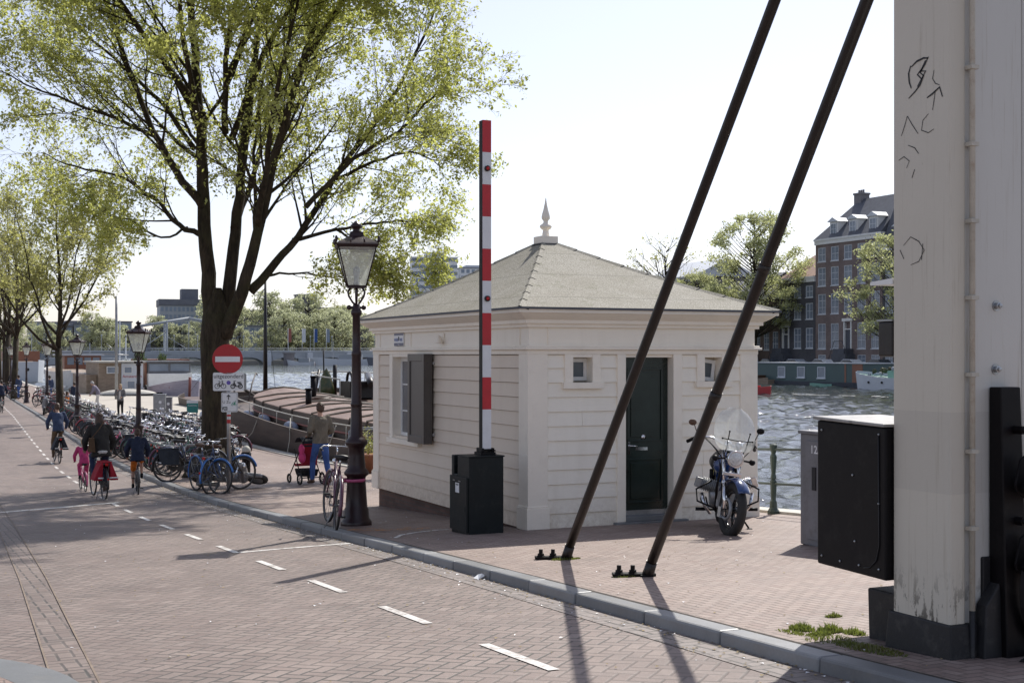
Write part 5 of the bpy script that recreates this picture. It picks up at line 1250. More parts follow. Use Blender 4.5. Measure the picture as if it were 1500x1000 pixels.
# ------------------------------------------------------------ people
def remesh(b, voxel, mat, name, parent, smooth=3, fac=.6):
    me = b.mesh('tmp', [mat]); o = bpy.data.objects.new('tmp', me); col.objects.link(o)
    m = o.modifiers.new('r', 'REMESH'); m.mode = 'VOXEL'; m.voxel_size = voxel; m.use_smooth_shade = True
    m2 = o.modifiers.new('s', 'SMOOTH'); m2.factor = fac; m2.iterations = smooth
    dg = bpy.context.evaluated_depsgraph_get(); me2 = bpy.data.meshes.new_from_object(o.evaluated_get(dg))
    bpy.data.objects.remove(o); me2.name = name
    me2.materials.clear(); me2.materials.append(mat)
    o = bpy.data.objects.new(name, me2); col.objects.link(o); o.parent = parent; return o
def cap(b, p0, p1, r0, r1, seg=12):
    p0, p1 = Vector(p0), Vector(p1); d = (p1 - p0); L = d.length
    if L < 1e-6: return
    d /= L; pts = []; rs = []
    for k in range(4): a = pi / 2 * (1 - k / 4); pts.append(p0 - d * r0 * sin(a)); rs.append(max(r0 * cos(a), .0015))
    pts.append(p0); rs.append(r0); pts.append(p1); rs.append(r1)
    for k in range(1, 5): a = pi / 2 * k / 4; pts.append(p1 + d * r1 * sin(a)); rs.append(max(r1 * cos(a), .0015))
    b.tube(pts, rs, seg, 0, True, True)
def loft(b, rings, seg=18):
    """rings: (centre, half width, half depth, up direction)"""
    vs = []; fs = []
    for c, w_, d_, u_ in rings:
        c = Vector(c); u_ = Vector(u_).normalized(); x = Vector((1, 0, 0)); x = (x - u_ * x.dot(u_)).normalized(); yv = u_.cross(x)
        for k in range(seg):
            a = 2 * pi * k / seg; e = .85
            ca, sa = cos(a), sin(a)
            vs.append(c + x * (w_ * math.copysign(abs(ca) ** e, ca)) + yv * (d_ * math.copysign(abs(sa) ** e, sa)))
    n = len(rings)
    for i in range(n - 1):
        for k in range(seg): fs.append((i * seg + k, i * seg + (k + 1) % seg, (i + 1) * seg + (k + 1) % seg, (i + 1) * seg + k))
    fs += [tuple(range(seg - 1, -1, -1)), tuple((n - 1) * seg + k for k in range(seg))]
    b.add(vs, fs, 0, True)
def hand(b, wr, d, side, curl, k=1.):
    """palm plus four fingers and a thumb; side: unit vector towards the thumb"""
    wr, d, side = Vector(wr), Vector(d).normalized(), Vector(side); side = (side - d * side.dot(d)).normalized(); nrm = d.cross(side)
    if nrm.z > 0: nrm = -nrm
    for t in (-.026, -.009, .009, .026): cap(b, wr + d * .01 + side * t * .7, wr + d * .085 + side * t, .014 * k, .012 * k, 8)
    for t, L in ((-.030, .058), (-.010, .075), (.011, .080), (.031, .070)):
        p = wr + d * .088 + side * t; dd = d.copy()
        for j, f in enumerate((.45, .32, .25)):
            dd = (dd * cos(curl) + nrm * sin(curl)).normalized(); q = p + dd * L * f; cap(b, p, q, (.0095 - .001 * j) * k, (.0088 - .001 * j) * k, 8); p = q
    p = wr + d * .03 + side * .03; dd = (side * .8 + d * .6 + nrm * .2).normalized()
    for j, f in enumerate((.034, .030)):
        q = p + dd * f; cap(b, p, q, .0115 * k, .010 * k, 8); p = q; dd = (dd + d * .7 + nrm * curl * .6).normalized()
def person(label, loc, rz, J, h=1.75, top='sage', legs='jeans', shoes='brown', hair='hairbrown', hairlen=0., voxel=.013, bare=False, bulk=1., hood=False, skirt=0., sleeve=1.0, group=None):
    r0 = root('person', label, 'person', loc, rz, group); r0.scale = (h / 1.75,) * 3
    V = {k: Vector(v) for k, v in J.items() if k != 'curl'}
    pel, wst, ch, nk, hd = V['pelvis'], V['waist'], V['chest'], V['neck'], V['head']
    up1 = (wst - pel).normalized(); up2 = (nk - ch).normalized(); hu = V.get('headup', (hd - nk).normalized()); fwd = V.get('face', Vector((0, 1, 0))).normalized()
    fwd = (fwd - hu * fwd.dot(hu)).normalized(); rt = fwd.cross(hu)
    b = MB()
    loft(b, [(pel - up1 * .09, .10, .08, up1), (pel - up1 * .03, .155, .105, up1), (pel + up1 * .05, .15, .10, up1), (wst, .128, .088, (up1 + up2)), (ch - up2 * .06, .145, .098, up2), (ch + up2 * .05, .155, .105, up2), (nk - up2 * .07, .13, .085, up2), (nk - up2 * .02, .07, .06, up2)])
    cap(b, nk - up2 * .06, hd - hu * .05, .056, .052)
    MM = Matrix(((rt.x, fwd.x, hu.x, hd.x), (rt.y, fwd.y, hu.y, hd.y), (rt.z, fwd.z, hu.z, hd.z), (0, 0, 0, 1)))
    b.ball((0, -.01, .025), (.074, .092, .098), 0, 16, 12, MM); b.ball((0, .025, -.04), (.056, .066, .072), 0, 14, 10, MM)
    b.ball((0, .092, -.018), (.013, .018, .022), 0, 8, 6, MM); b.ball((0, .085, -.065), (.022, .012, .010), 0, 8, 6, MM)
    for s in (-1, 1):
        b.ball((s * .076, -.005, -.005), (.010, .020, .030), 0, 8, 6, MM)
        sh, el, wr = V['sh%+d' % s], V['el%+d' % s], V['wr%+d' % s]
        cap(b, ch + up2 * .1, sh, .06, .055); cap(b, sh, el, .050, .038); cap(b, el, wr, .038, .025)
        hd_ = V.get('hd%+d' % s, (wr - el).normalized()); hand(b, wr + hd_ * .005, hd_, V.get('th%+d' % s, Vector((-s * .6, .8, 0))), J.get('curl', .35))
        hp, kn, an, to = V['hp%+d' % s], V['kn%+d' % s], V['an%+d' % s], V['to%+d' % s]
        cap(b, hp, kn, .082, .052); cap(b, kn, an, .050, .036); cap(b, kn.lerp(an, .25), kn.lerp(an, .45), .054, .050); cap(b, an, to, .036, .026)
    remesh(b, min(voxel, .010) if voxel < .016 else voxel, M['skin'], 'body', r0, 2, .5)
    b = MB(); g = .016 * bulk
    loft(b, [(pel - up1 * .06, .165 + g, .118 + g, up1), (pel + up1 * .04, .158 + g, .115 + g, up1), (wst, .142 + g, .102 + g, up1 + up2), (ch - up2 * .05, .158 + g, .110 + g, up2), (ch + up2 * .06, .17 + g, .112 + g, up2), (nk - up2 * .075, .15 + g, .095 + g, up2), (nk - up2 * .035, .085, .07, up2)])
    for s in (-1, 1):
        sh, el, wr = V['sh%+d' % s], V['el%+d' % s], V['wr%+d' % s]
        cap(b, ch + up2 * .09, sh, .066 + g * .5, .060 + g * .5); cap(b, sh, el, .060 + g, .047 + g); end = el.lerp(wr, .95) if sleeve >= 1 else el.lerp(wr, .15)
        cap(b, el, end, .046 + g, .034 + g * .8)
        for q in (.25, .6, .85): c = el.lerp(sh, q); cap(b, c, c + Vector((.001, .001, .004)), .056 + g * 1.2, .056 + g)
    if hood: b.ball(tuple(nk - up2 * .03 - fwd * .07), (.10, .07, .085), 0, 12, 8)
    else: b.torus(tuple(nk - up2 * .025), .062, .014, 'Z', 16, 6)
    if skirt: loft(b, [(pel - up1 * skirt, .20 + g, .15 + g, up1), (pel, .165 + g, .12 + g, up1)])
    remesh(b, voxel, M[top], 'jacket', r0, 2)
    b = MB()
    loft(b, [(pel - up1 * .10, .12, .10, up1), (pel - up1 * .02, .166, .118, up1), (pel + up1 * .07, .155, .110, up1), (pel + up1 * .10, .145, .10, up1)])
    for s in (-1, 1):
        hp, kn, an, to = V['hp%+d' % s], V['kn%+d' % s], V['an%+d' % s], V['to%+d' % s]
        end = kn.lerp(an, .93) if not bare else kn.lerp(hp, .25)
        cap(b, hp, kn if not bare else end, .094, .066 if not bare else .085)
        if not bare: cap(b, kn, end, .065, .052); cap(b, kn.lerp(an, .25), kn.lerp(an, .5), .066, .06)
    remesh(b, voxel, M[legs], 'trousers', r0, 2)
    for s in (-1, 1):
        an, to = V['an%+d' % s], V['to%+d' % s]; b = MB(); dn = Vector((0, 0, -.03))
        cap(b, an + Vector((0, 0, .02)), an + dn, .046, .044, 10); cap(b, an + dn - (to - an) * .2, to + Vector((0, 0, -.01)), .042, .034, 10)
        remesh(b, .012, M[shoes], 'shoe', r0, 1)
    b = MB()
    b.ball((0, -.026, .046), (.086, .092, .098), 0, 16, 12, MM); b.ball((0, -.055, -.005), (.078, .062, .085), 0, 14, 10, MM)
    for s in (-1, 1): b.ball((s * .058, -.03, .0), (.028, .05, .06), 0, 10, 8, MM)
    if hairlen: b.ball((0, -.06, -.05 - hairlen * .5), (.09, .055, .09 + hairlen * .5), 0, 14, 10, MM); b.ball((.06, -.02, -.05 - hairlen * .3), (.03, .04, .09 + hairlen * .3), 0, 10, 8, MM); b.ball((-.06, -.02, -.05 - hairlen * .3), (.03, .04, .09 + hairlen * .3), 0, 10, 8, MM)
    rr = random.Random(len(label))
    for k in range(26):
        a = rr.uniform(0, 2 * pi); e = rr.uniform(-.3, 1.4); b.ball((.078 * cos(a) * cos(e), -.028 + .082 * sin(a) * cos(e) - .01, .035 + .078 * sin(e)), (.018, .018, .018), 0, 6, 4, MM) if sin(a) < .5 or e > .7 else None
    remesh(b, .011, M[hair], 'hair', r0, 1, .4)
    b = MB()
    for s in (-1, 1): b.ball((s * .030, .076, .005), (.010, .006, .005), 0, 8, 6, MM)
    b.build('eyes', M['ink'], r0)
    return r0
def P_walk(a=.25, b_=.2, arms=None, lean=.02):
    """walking pose; a: stride, right leg forward"""
    J = dict(pelvis=(0, 0, .95), waist=(0, lean * .3, 1.10), chest=(0, lean * .7, 1.28), neck=(0, lean, 1.49), head=(0, lean + .02, 1.635))
    for s in (-1, 1):
        f = s * a
        J['hp%+d' % s] = (s * .085, 0, .90); J['kn%+d' % s] = (s * .095, f * .55 + .05, .50 + .01); J['an%+d' % s] = (s * .095, f - (.04 if f > 0 else .0), .09 if f > 0 else .13); J['to%+d' % s] = (s * .11, f + .13, .045 if f > 0 else .04)
        J['sh%+d' % s] = (s * .175, lean, 1.43); J['el%+d' % s] = (s * .225, lean - f * b_ - .03, 1.16); J['wr%+d' % s] = (s * .22, lean - f * b_ * 2 + .07, .93)
    if arms: J.update(arms)
    return J
def P_stand(**k): return P_walk(.03, .2, k)
def P_cycle(up=1, reach=.0, lean=0.06):
    J = dict(pelvis=(0, -.27, 1.04), waist=(0, -.25, 1.19), chest=(0, -.20 + lean, 1.37), neck=(0, -.15 + lean * 1.6, 1.575), head=(0, -.12 + lean * 1.8, 1.72))
    for s in (-1, 1):
        J['hp%+d' % s] = (s * .09, -.25, .99); up_ = (s == up)
        J['kn%+d' % s] = (s * .12, .14 if up_ else .04, .92 if up_ else .62); J['an%+d' % s] = (s * .12, -.07, .52 if up_ else .23); J['to%+d' % s] = (s * .125, .06, .46 if up_ else .18)
        J['sh%+d' % s] = (s * .18, -.155 + lean * 1.4, 1.52); J['el%+d' % s] = (s * .30, -.10 + lean, 1.25); J['wr%+d' % s] = (s * .275, .04, 1.07)
        J['hd%+d' % s] = (0, .9, -.25); J['th%+d' % s] = (-s, .2, 0)
    J['curl'] = .75
    return J
def roadz(x, y): return G(y) - .08
# man with the pushchair
mx, my = 8.35, 28.6
J = P_walk(.26, .1, {'el-1': (-.26, -.02, 1.16), 'wr-1': (-.18, .22, 1.05), 'el+1': (.26, -.02, 1.16), 'wr+1': (.18, .22, 1.05), 'hd-1': (0, 1, -.1), 'hd+1': (0, 1, -.1)})
J = P_walk(-.26, .1, {k: v for k, v in J.items() if k[:2] in ('el', 'wr', 'hd')}); J['curl'] = .7
HEAD = radians(8)
person('man in grey-green sweater and blue jeans walking away, pushing a pushchair', (mx, my, G(my)), HEAD, J, 1.80, 'sage', 'jeans', 'brown', 'hairbrown', group=None)
# pushchair
PC = root('pushchair', 'red and black child pushchair pushed by the man in blue jeans', 'pushchair', (mx - .16, my + .62, G(my + .6)), HEAD)
b = MB()
for s in (-1, 1):
    b.tube([(s * .20, -.42, 1.05), (s * .22, -.25, .85), (s * .24, .35, .18)], .013, 8); b.tube([(s * .24, -.28, .16), (s * .23, .0, .55), (s * .22, .12, .78)], .012, 8)
b.tube([(-.20, -.42, 1.05), (.20, -.42, 1.05)], .018, 8); b.tube([(-.24, -.28, .16), (.24, -.28, .16)], .012, 8); b.build('frame', M['black'], PC)
for (x, y, r_) in ((-.27, -.28, .14), (.27, -.28, .14), (-.25, .36, .11), (.25, .36, .11)):
    b = MB(); b.torus((x, y, r_), r_ - .02, .02, 'X', 20, 6); b.torus((x, y, r_), r_ * .6, .008, 'X', 16, 5)
    for k in range(5): b.tube([(x, y, r_), (x, y + (r_ - .02) * cos(k * 1.257), r_ + (r_ - .02) * sin(k * 1.257))], .006, 4)
    b.build('wheel', M['rubber'], PC)
b = MB(); b.hexa([(-.18, -.12, .42), (.18, -.12, .42), (.18, .22, .38), (-.18, .22, .38), (-.18, -.18, .48), (.18, -.18, .48), (.18, .26, .44), (-.18, .26, .44)]); b.hexa([(-.18, -.22, .42), (.18, -.22, .42), (.18, -.12, .42), (-.18, -.12, .42), (-.19, -.30, .92), (.19, -.30, .92), (.19, -.24, .92), (-.19, -.24, .92)]); b.build('seat', M['redbag'], PC, bevel=.02)
b = MB()
P_ = [(-.3 + .0, .86), (-.28, .98), (-.15, 1.06), (.02, 1.04), (.14, .94)]
for (y0_, z0_), (y1_, z1_) in zip(P_, P_[1:]): b.hexa([(-.21, y0_, z0_ - .01), (.21, y0_, z0_ - .01), (.21, y1_, z1_ - .01), (-.21, y1_, z1_ - .01), (-.21, y0_, z0_), (.21, y0_, z0_), (.21, y1_, z1_), (-.21, y1_, z1_)])
b.build('canopy', M['darkbag'], PC)
b = MB(); b.hexa([(-.17, -.25, .18), (.17, -.25, .18), (.17, .15, .18), (-.17, .15, .18), (-.2, -.28, .34), (.2, -.28, .34), (.2, .2, .34), (-.2, .2, .34)]); b.build('basket', M['blackcl'], PC, bevel=.02)
b = MB(); b.ball((-.26, -.36, .80), (.07, .06, .12)); b.ball((-.24, -.34, .62), (.09, .07, .13)); b.build('hanging_bag', M['pink'], PC)
# cyclists with their bicycles
def cyclist(label_p, label_b, x, y, rz, J, h, bike, rider):
    z = roadz(x, y)
    make_bike(bike.pop('fr'), label_b, loc=(x, y, z), rz=rz, **bike)
    s = h / 1.75
    if h < 1.5:
        bk = [o for o in bpy.data.objects if o.get('label') == label_b][0]; bk.scale = (s,) * 3
    p = person(label_p, (x, y, z), rz, J, h, **rider); return p
cyclist('woman cyclist in dark hooded parka with brown shoulder bag, riding away', 'city bicycle with red side bags ridden by the woman in the parka', 3.62, 28.6, radians(4), P_cycle(-1), 1.66,
        dict(fr='fr_black', panniers='redbag', saddle='whitecl'), dict(top='parka', legs='jeansdark', shoes='brown', hair='hairbrown', hairlen=.06, bulk=1.6, hood=True, skirt=.12))
sb = MB(); sb.hexa([(-.30, -.42, .98), (-.16, -.48, .98), (-.12, -.24, .98), (-.26, -.20, .98), (-.28, -.42, 1.26), (-.18, -.46, 1.26), (-.14, -.26, 1.26), (-.24, -.22, 1.26)])
sb.tube([(-.22, -.36, 1.25), (-.08, -.36, 1.42), (.06, -.22, 1.58), (.12, -.1, 1.60)], .012, 6)
tag(sb.build('shoulder_bag', M['bagbrown'], None, (3.62, 28.6, roadz(3.6, 28.6)), (0, 0, radians(4)), bevel=.02), 'brown leather shoulder bag hanging on the back of the woman cyclist', 'bag')
cyclist('child cyclist in dark navy hooded jacket and orange shorts, riding away', 'small dark bicycle ridden by the child in the navy jacket', 4.55, 29.6, radians(-6), P_cycle(1), 1.32,
        dict(fr='fr_black', rack=False), dict(top='navy', legs='orangecl', shoes='blackcl', hair='hairbrown', bulk=1.8, hood=True, bare=True, skirt=.1))
cyclist('man cyclist in blue jacket and brown trousers, riding away with dark bags', 'city bicycle with dark blue side bags ridden by the man in the blue jacket', 4.25, 43.4, radians(2), P_cycle(1), 1.72,
        dict(fr='fr_black', panniers='darkbag'), dict(top='bluejk', legs='khaki', shoes='brown', hair='hairbrown', voxel=.016))
cyclist('small child in pink clothes cycling just ahead of the woman in the parka', 'small pink child bicycle ridden ahead of the woman in the parka', 3.62, 31.3, radians(2), P_cycle(-1), 1.10,
        dict(fr='fr_pink', rack=False), dict(top='pink', legs='pink', shoes='blackcl', hair='hairblond', voxel=.016))
cyclist('distant cyclist in navy jacket with red scarf at the left edge of the road', 'bicycle ridden by the distant cyclist at the left edge', 5.0, 82.5, radians(2), P_cycle(1), 1.78,
        dict(fr='fr_black'), dict(top='navy', legs='parka', shoes='blackcl', hair='hairdark', voxel=.022))
cyclist('tiny distant cyclist in dark jacket with pale cap beyond the litter bin', 'bicycle ridden by the tiny distant cyclist with the pale cap', 8.2, 121, radians(160), P_cycle(1), 1.8,
        dict(fr='fr_black'), dict(top='parka', legs='navy', shoes='blackcl', hair='hairgrey', voxel=.03))
# pedestrians
person('blonde woman in dark open jacket and white shirt, facing the camera by the bicycles', (10.15, 71.6, .004), radians(160), P_stand(**{'el+1': (.27, .05, 1.18), 'wr+1': (.13, .20, 1.38), 'hd+1': (-.3, .1, .9), 'el-1': (-.25, .02, 1.17), 'wr-1': (-.15, .2, 1.1)}), 1.72, 'greycl', 'blackcl', 'blackcl', 'hairblond', .12, .02)
b = MB(); b.hexa([(-.06, .14, .98), (.06, .14, .98), (.06, .16, .98), (-.06, .16, .98), (-.045, .125, 1.40), (.045, .125, 1.40), (.045, .148, 1.40), (-.045, .148, 1.40)])
bpy.data.objects[[o.name for o in bpy.data.objects if o.get('label', '').startswith('blonde woman')][0]]
wmn = [o for o in bpy.data.objects if o.get('label', '').startswith('blonde woman')][0]; b.build('white_shirt', M['whitecl'], wmn, bevel=.01)
person('grey-haired man in checked shirt and pale trousers bending beside the parked bicycles', (10.4, 82.5, .004), radians(70), P_walk(.12, .3, {'chest': (0, .14, 1.26), 'neck': (0, .26, 1.43), 'head': (0, .34, 1.55), 'sh+1': (.17, .22, 1.38), 'sh-1': (-.17, .22, 1.38), 'el+1': (.2, .28, 1.1), 'el-1': (-.2, .28, 1.1), 'wr+1': (.16, .42, .92), 'wr-1': (-.16, .42, .92)}), 1.75, 'plaid', 'whitecl', 'brown', 'hairgrey', 0, .022)
person('man in dark blue sweater and jeans strolling away left of the street tree', (9.2, 99.0, .004), radians(10), P_walk(.12), 1.8, 'bluejk', 'jeans', 'blackcl', 'hairdark', 0, .024)
person('man in dark blue jacket and light jeans walking near the bicycles at far left', (7.55, 104.5, .004), radians(40), P_walk(.2), 1.76, 'bluejk', 'jeans', 'brown', 'hairdark', 0, .024)
person('person in orange top sitting low behind the parked bicycles by the street tree', (8.0, 76.5, -.35), radians(-90), P_stand(**{'kn+1': (.1, .38, .62), 'an+1': (.1, .55, .4), 'to+1': (.1, .66, .37), 'kn-1': (-.1, .38, .62), 'an-1': (-.1, .55, .4), 'to-1': (-.1, .66, .37)}), 1.6, 'orangecl', 'beige', 'brown', 'hairbrown', .05, .024)
person('person in navy coat crouching beside the motor scooter in the distance', (10.1, 92.0, -.25), radians(30), P_stand(**{'kn+1': (.1, .36, .72), 'an+1': (.1, .25, .36), 'to+1': (.1, .36, .30), 'kn-1': (-.1, .36, .72), 'an-1': (-.1, .25, .36), 'to-1': (-.1, .36, .30)}), 1.7, 'navy', 'jeansdark', 'blackcl', 'hairdark', 0, .024)
# street things on the quay
LB_ = root('litter_bin', 'grey square litter bin beside the far lamp post', 'litter bin', (8.6, 95.0, .004))
b = MB(); b.box(-.22, .22, -.22, .22, .05, .95); b.box(-.26, .26, -.26, .26, .95, 1.0); b.box(-.24, .24, -.24, .24, 1.12, 1.18)
for x in (-.2, .2):
    for y in (-.2, .2): b.box(x - .02, x + .02, y - .02, y + .02, 0, 1.14)
b.build('bin_body', M['cabinet'], LB_, bevel=.01)
PLt = root('concrete_planter', 'low dark planter box right of the litter bin', 'planter', (9.3, 93.0, .004)); b = MB(); b.hexa([(-.5, -.25, 0), (.5, -.25, 0), (.5, .25, 0), (-.5, .25, 0), (-.6, -.3, .55), (.6, -.3, .55), (.6, .3, .55), (-.6, .3, .55)]); b.build('planter_box', M['cabinet'], PLt, bevel=.02)
for nm, lab, x, y, wx, hz, m_ in (('utility_cabinet', 'tall grey utility cabinet on the quay right of the second lamp post', 11.0, 64.8, .55, 1.35, 'steel'), ('utility_cabinet', 'narrow grey cabinet with pale strip right of the tall utility cabinet', 11.75, 66.6, .3, 1.15, 'cabinet')):
    c0 = root(nm, lab, 'cabinet', (x, y, 0), -.3); b = MB(); b.box(-wx / 2, wx / 2, -.2, .2, 0, hz); b.box(-wx / 2 - .02, wx / 2 + .02, -.22, .22, hz, hz + .04); b.build('body', M[m_], c0, bevel=.012)
    b = MB(); b.box(-wx / 2 + .04, wx / 2 - .04, -.212, -.2, .1, hz - .08); dd = b.build('cabinet_door', M[m_], c0, bevel=.004)
    b = MB(); b.lathe([(.07, 0), (.07, .003)], (0, 0, 0), 14, 0, Matrix.Translation((.05 if wx > .4 else 0, -.2125, hz * .75)) @ RX); b.build('sticker', M['signwhite'], dd)
c0 = root('notice_board', 'teal and white notice board on two posts beside the big elm', 'notice board', (11.0, 56.8, 0), -.25)
for s in (-1, 1): b = MB(); b.tube([(s * .18, 0, -.02), (s * .18, 0, 1.25)], .03, 8); b.build('post', M['steel'], c0)
b = MB(); b.box(-.23, .23, -.05, .05, .82, 1.30); bd = b.build('board', M['teal'], c0, bevel=.008); b = MB(); b.box(-.23, .23, -.054, .054, 1.22, 1.34); b.build('board_header', M['signwhite'], bd)
text_mesh('PARKING', .085, M['signwhite'], 'lettering', bd, (0, -.0515, 1.12), (radians(90), 0, 0))
c0 = root('flag_pole', 'tall thin grey pole with a small crossbar standing by the moored boats', 'pole', (14.1, 101.5, 0)); b = MB(); b.tube([(0, 0, 0), (0, 0, 4), (0, 0, 7.6)], [.12, .10, .085], 10); b.build('pole', M['steel'], c0)
b = MB(); b.tube([(-1.0, 0, 3.35), (.9, 0, 3.25)], .04, 6); b.tube([(-.7, 0, 4.1), (.05, 0, 3.4)], .03, 6); b.build('crossbar', M['steel'], c0)
c0 = root('bollard', 'dark bollard with white rounded cap behind the lying scooter', 'bollard', (7.3, 31.2, G(31.2))); b = MB(); b.lathe([(.10, 0), (.10, .5), (.12, .55), (.12, .66), (.09, .68)], (0, 0, 0), 16); b.build('bollard_post', M['black'], c0); b = MB(); b.lathe([(.10, .68), (.11, .71), (.095, .77), (.05, .82), (0, .835)], (0, 0, 0), 16); b.build('bollard_cap', M['tarp'], c0)
c0 = root('bollard', 'dark bollard with white cap amid the parked bicycles', 'bollard', (10.6, 52.5, 0)); b = MB(); b.lathe([(.10, 0), (.10, .7), (.12, .8)], (0, 0, 0), 14); b.build('bollard_post', M['black'], c0); b = MB(); b.lathe([(.15, .8), (.17, .88), (.14, 1.0), (.07, 1.07), (0, 1.08)], (0, 0, 0), 14); b.build('bollard_cap', M['signwhite'], c0)
# motor scooter lying on its side behind the blue bicycles, and an upright one far off
def scooter(label, loc, rz, tilt, body='silver'):
    r0 = root('motor_scooter', label, 'scooter', loc, rz); r0.rotation_euler = (0, tilt, rz)
    for y, nm in ((-.6, 'wheel'), (.62, 'wheel')):
        b = MB(); b.torus((0, y, .22), .17, .055, 'X', 26, 9); w_ = b.build('wheel', M['rubber'], r0); b = MB(); b.tube([(-.045, y, .22), (.045, y, .22)], .12, 18); b.tube([(-.055, y, .22), (.055, y, .22)], .03, 10); b.build('rim', M['steel'], w_)
    b = MB(); cap(b, (0, -.72, .62), (0, -.25, .60), .13, .15); cap(b, (0, -.55, .42), (0, -.2, .40), .11, .13); cap(b, (0, -.2, .30), (0, .3, .28), .11, .10); cap(b, (0, .32, .3), (0, .42, .85), .13, .10); cap(b, (-.12, .36, .4), (-.08, .42, .8), .06, .06); cap(b, (.12, .36, .4), (.08, .42, .8), .06, .06); cap(b, (0, .5, .42), (0, .72, .40), .06, .05); cap(b, (0, .40, .86), (0, .38, .98), .08, .09)
    remesh(b, .018, M['scootbody'], 'body', r0, 4)
    b = MB(); cap(b, (0, -.75, .78), (0, -.15, .76), .10, .12); b.v = [(x, y, z * .6 + .33) for x, y, z in b.v]; b.build('seat', M['leather'], r0)
    b = MB(); b.tube([(-.3, .30, 1.0), (-.12, .38, 1.02), (.12, .38, 1.02), (.3, .30, 1.0)], .015, 8); b.ball((0, .48, .93), (.06, .04, .05)); b.tube([(-.2, .36, 1.02), (-.25, .42, 1.16)], .006, 5); b.tube([(.2, .36, 1.02), (.25, .42, 1.16)], .006, 5); b.ball((-.25, .42, 1.18), (.05, .015, .035)); b.ball((.25, .42, 1.18), (.05, .015, .035)); b.build('handlebar', M['chrome'], r0)
    b = MB(); b.tube([(.12, -.7, .25), (.13, -.2, .22)], .05, 10); b.build('exhaust', M['steel'], r0)
    return r0
M['scootbody'] = paint('scooter_silver', (.22, .22, .23), .25, .1, 5, .02, coat=.5)
scooter('silver and black motor scooter tipped over on its side behind the leaning bicycles', (6.45, 28.9, G(29.3) + .12), radians(-118), radians(62))
scooter('dark motor scooter parked by the road in the distance, left of the street tree', (6.9, 77.0, 0), radians(170), radians(-6))
# ------------------------------------------------------------ motorcycle facing the camera
MC = root('motorcycle', 'blue and chrome motorcycle with clear windshield parked against the house corner', 'motorcycle', (9.06, 13.65, G(13.65)), radians(151))
RF, RB = Vector((0, .73, .325)), Vector((0, -.72, .32))
ST = Matrix.Translation(Vector((0, .45, .8))) @ Matrix.Rotation(radians(20), 4, Vector((0, -.45, 1))) @ Matrix.Translation(-Vector((0, .45, .8)))
for c, mm, wd in ((RF, ST, .055), (RB, None, .065)):
    b = MB(); b.torus(c, .27, wd, 'X', 44, 12, 0, mm); wh = b.build('tyre', M['rubber'], None); 
    b = MB(); b.torus(c, .212, .022, 'X', 36, 8, 0, mm)
    for k in range(5):
        a = 2 * pi * k / 5; d_ = Vector((0, cos(a), sin(a))); b.tube([c + d_ * .03, c + d_ * .21], [.028, .017], 6, 0, True, True, mm, .7)
    b.tube([c + Vector((-.06, 0, 0)), c + Vector((.06, 0, 0))], .045, 14, 0, True, True, mm)
    rim = b.build('wheel', M['blackgloss'], MC); wh.parent = rim
    b = MB()
    for sx in ((-.075, .075) if c is RF else (-.07,)): b.torus(c + Vector((sx, 0, 0)), .115, .022, 'X', 30, 4, 0, mm)
    b.build('brake_disc', M['steel'], rim)
    b = MB(); a0, a1 = (radians(38), radians(150)) if c is RF else (radians(20), radians(185)); n = 16; vs = []; fs = []
    for i in range(n + 1):
        a = a0 + (a1 - a0) * i / n
        for j in range(7):
            q = -1.1 + 2.2 * j / 6; rr_ = .335 + .035 * cos(q * 1.2); vs.append(c + Vector((.085 * sin(q), rr_ * cos(a), rr_ * sin(a))))
    for i in range(n):
        for j in range(6): fs.append((i * 7 + j, i * 7 + j + 1, (i + 1) * 7 + j + 1, (i + 1) * 7 + j))
    b.add(vs, fs, 0, True, mm); o = b.build('mudguard', M['motoblue'], MC); sm_ = o.modifiers.new('t', 'SOLIDIFY'); sm_.thickness = .004
b = MB()
for s in (-1, 1):
    b.tube([RF + Vector((s * .095, 0, 0)), (s * .095, .60, .62)], .027, 12, 0, True, True, ST); b.tube([(s * .095, .60, .62), (s * .095, .42, 1.02)], .019, 12, 0, True, True, ST); b.tube([(s * .095, .60, .60), (s * .095, .595, .64)], .03, 12, 0, True, True, ST)
    b.box(s * .095 - .03, s * .095 + .03, .60, .68, .22, .34, 0, ST)
b.build('fork', M['chrome'], MC)
b = MB(); b.box(-.12, .12, .55, .585, .70, .745, 0, ST); b.box(-.13, .13, .40, .50, .985, 1.01, 0, ST); b.build('fork_clamp', M['chrome'], MC, bevel=.008)
b = MB(); HLc = (0, .60, .905); b.lathe([(.0, -.12), (.06, -.105), (.09, -.06), (.098, .0), (.103, .005), (.103, .03), (.095, .036)], (0, 0, 0), 28, 0, ST @ Matrix.Translation(HLc) @ Matrix.Rotation(radians(-90), 4, 'X')); hl = b.build('headlight', M['chrome'], MC)
b = MB(); b.lathe([(.094, .030), (.07, .045), (.035, .055), (0, .058)], (0, 0, 0), 24, 0, ST @ Matrix.Translation(HLc) @ Matrix.Rotation(radians(-90), 4, 'X')); b.build('lens', paint('headlight_lens', (.62, .63, .62), .06, .35, 30, .2, coat=1), hl)
b = MB()
for s in (-1, 1): b.ball((s * .07, .50, 1.06), (.05, .055, .05), 0, 14, 8, ST); 
b.build('instruments', M['chrome'], MC)
b = MB()
for s in (-1, 1):
    b.tube([(s * .10, .55, .90), (s * .21, .56, .89)], .012, 8, 0, True, True, ST); b.ball((s * .235, .57, .89), (.036, .045, .036), 0, 12, 8, ST)
b.build('indicator', M['black'], MC)
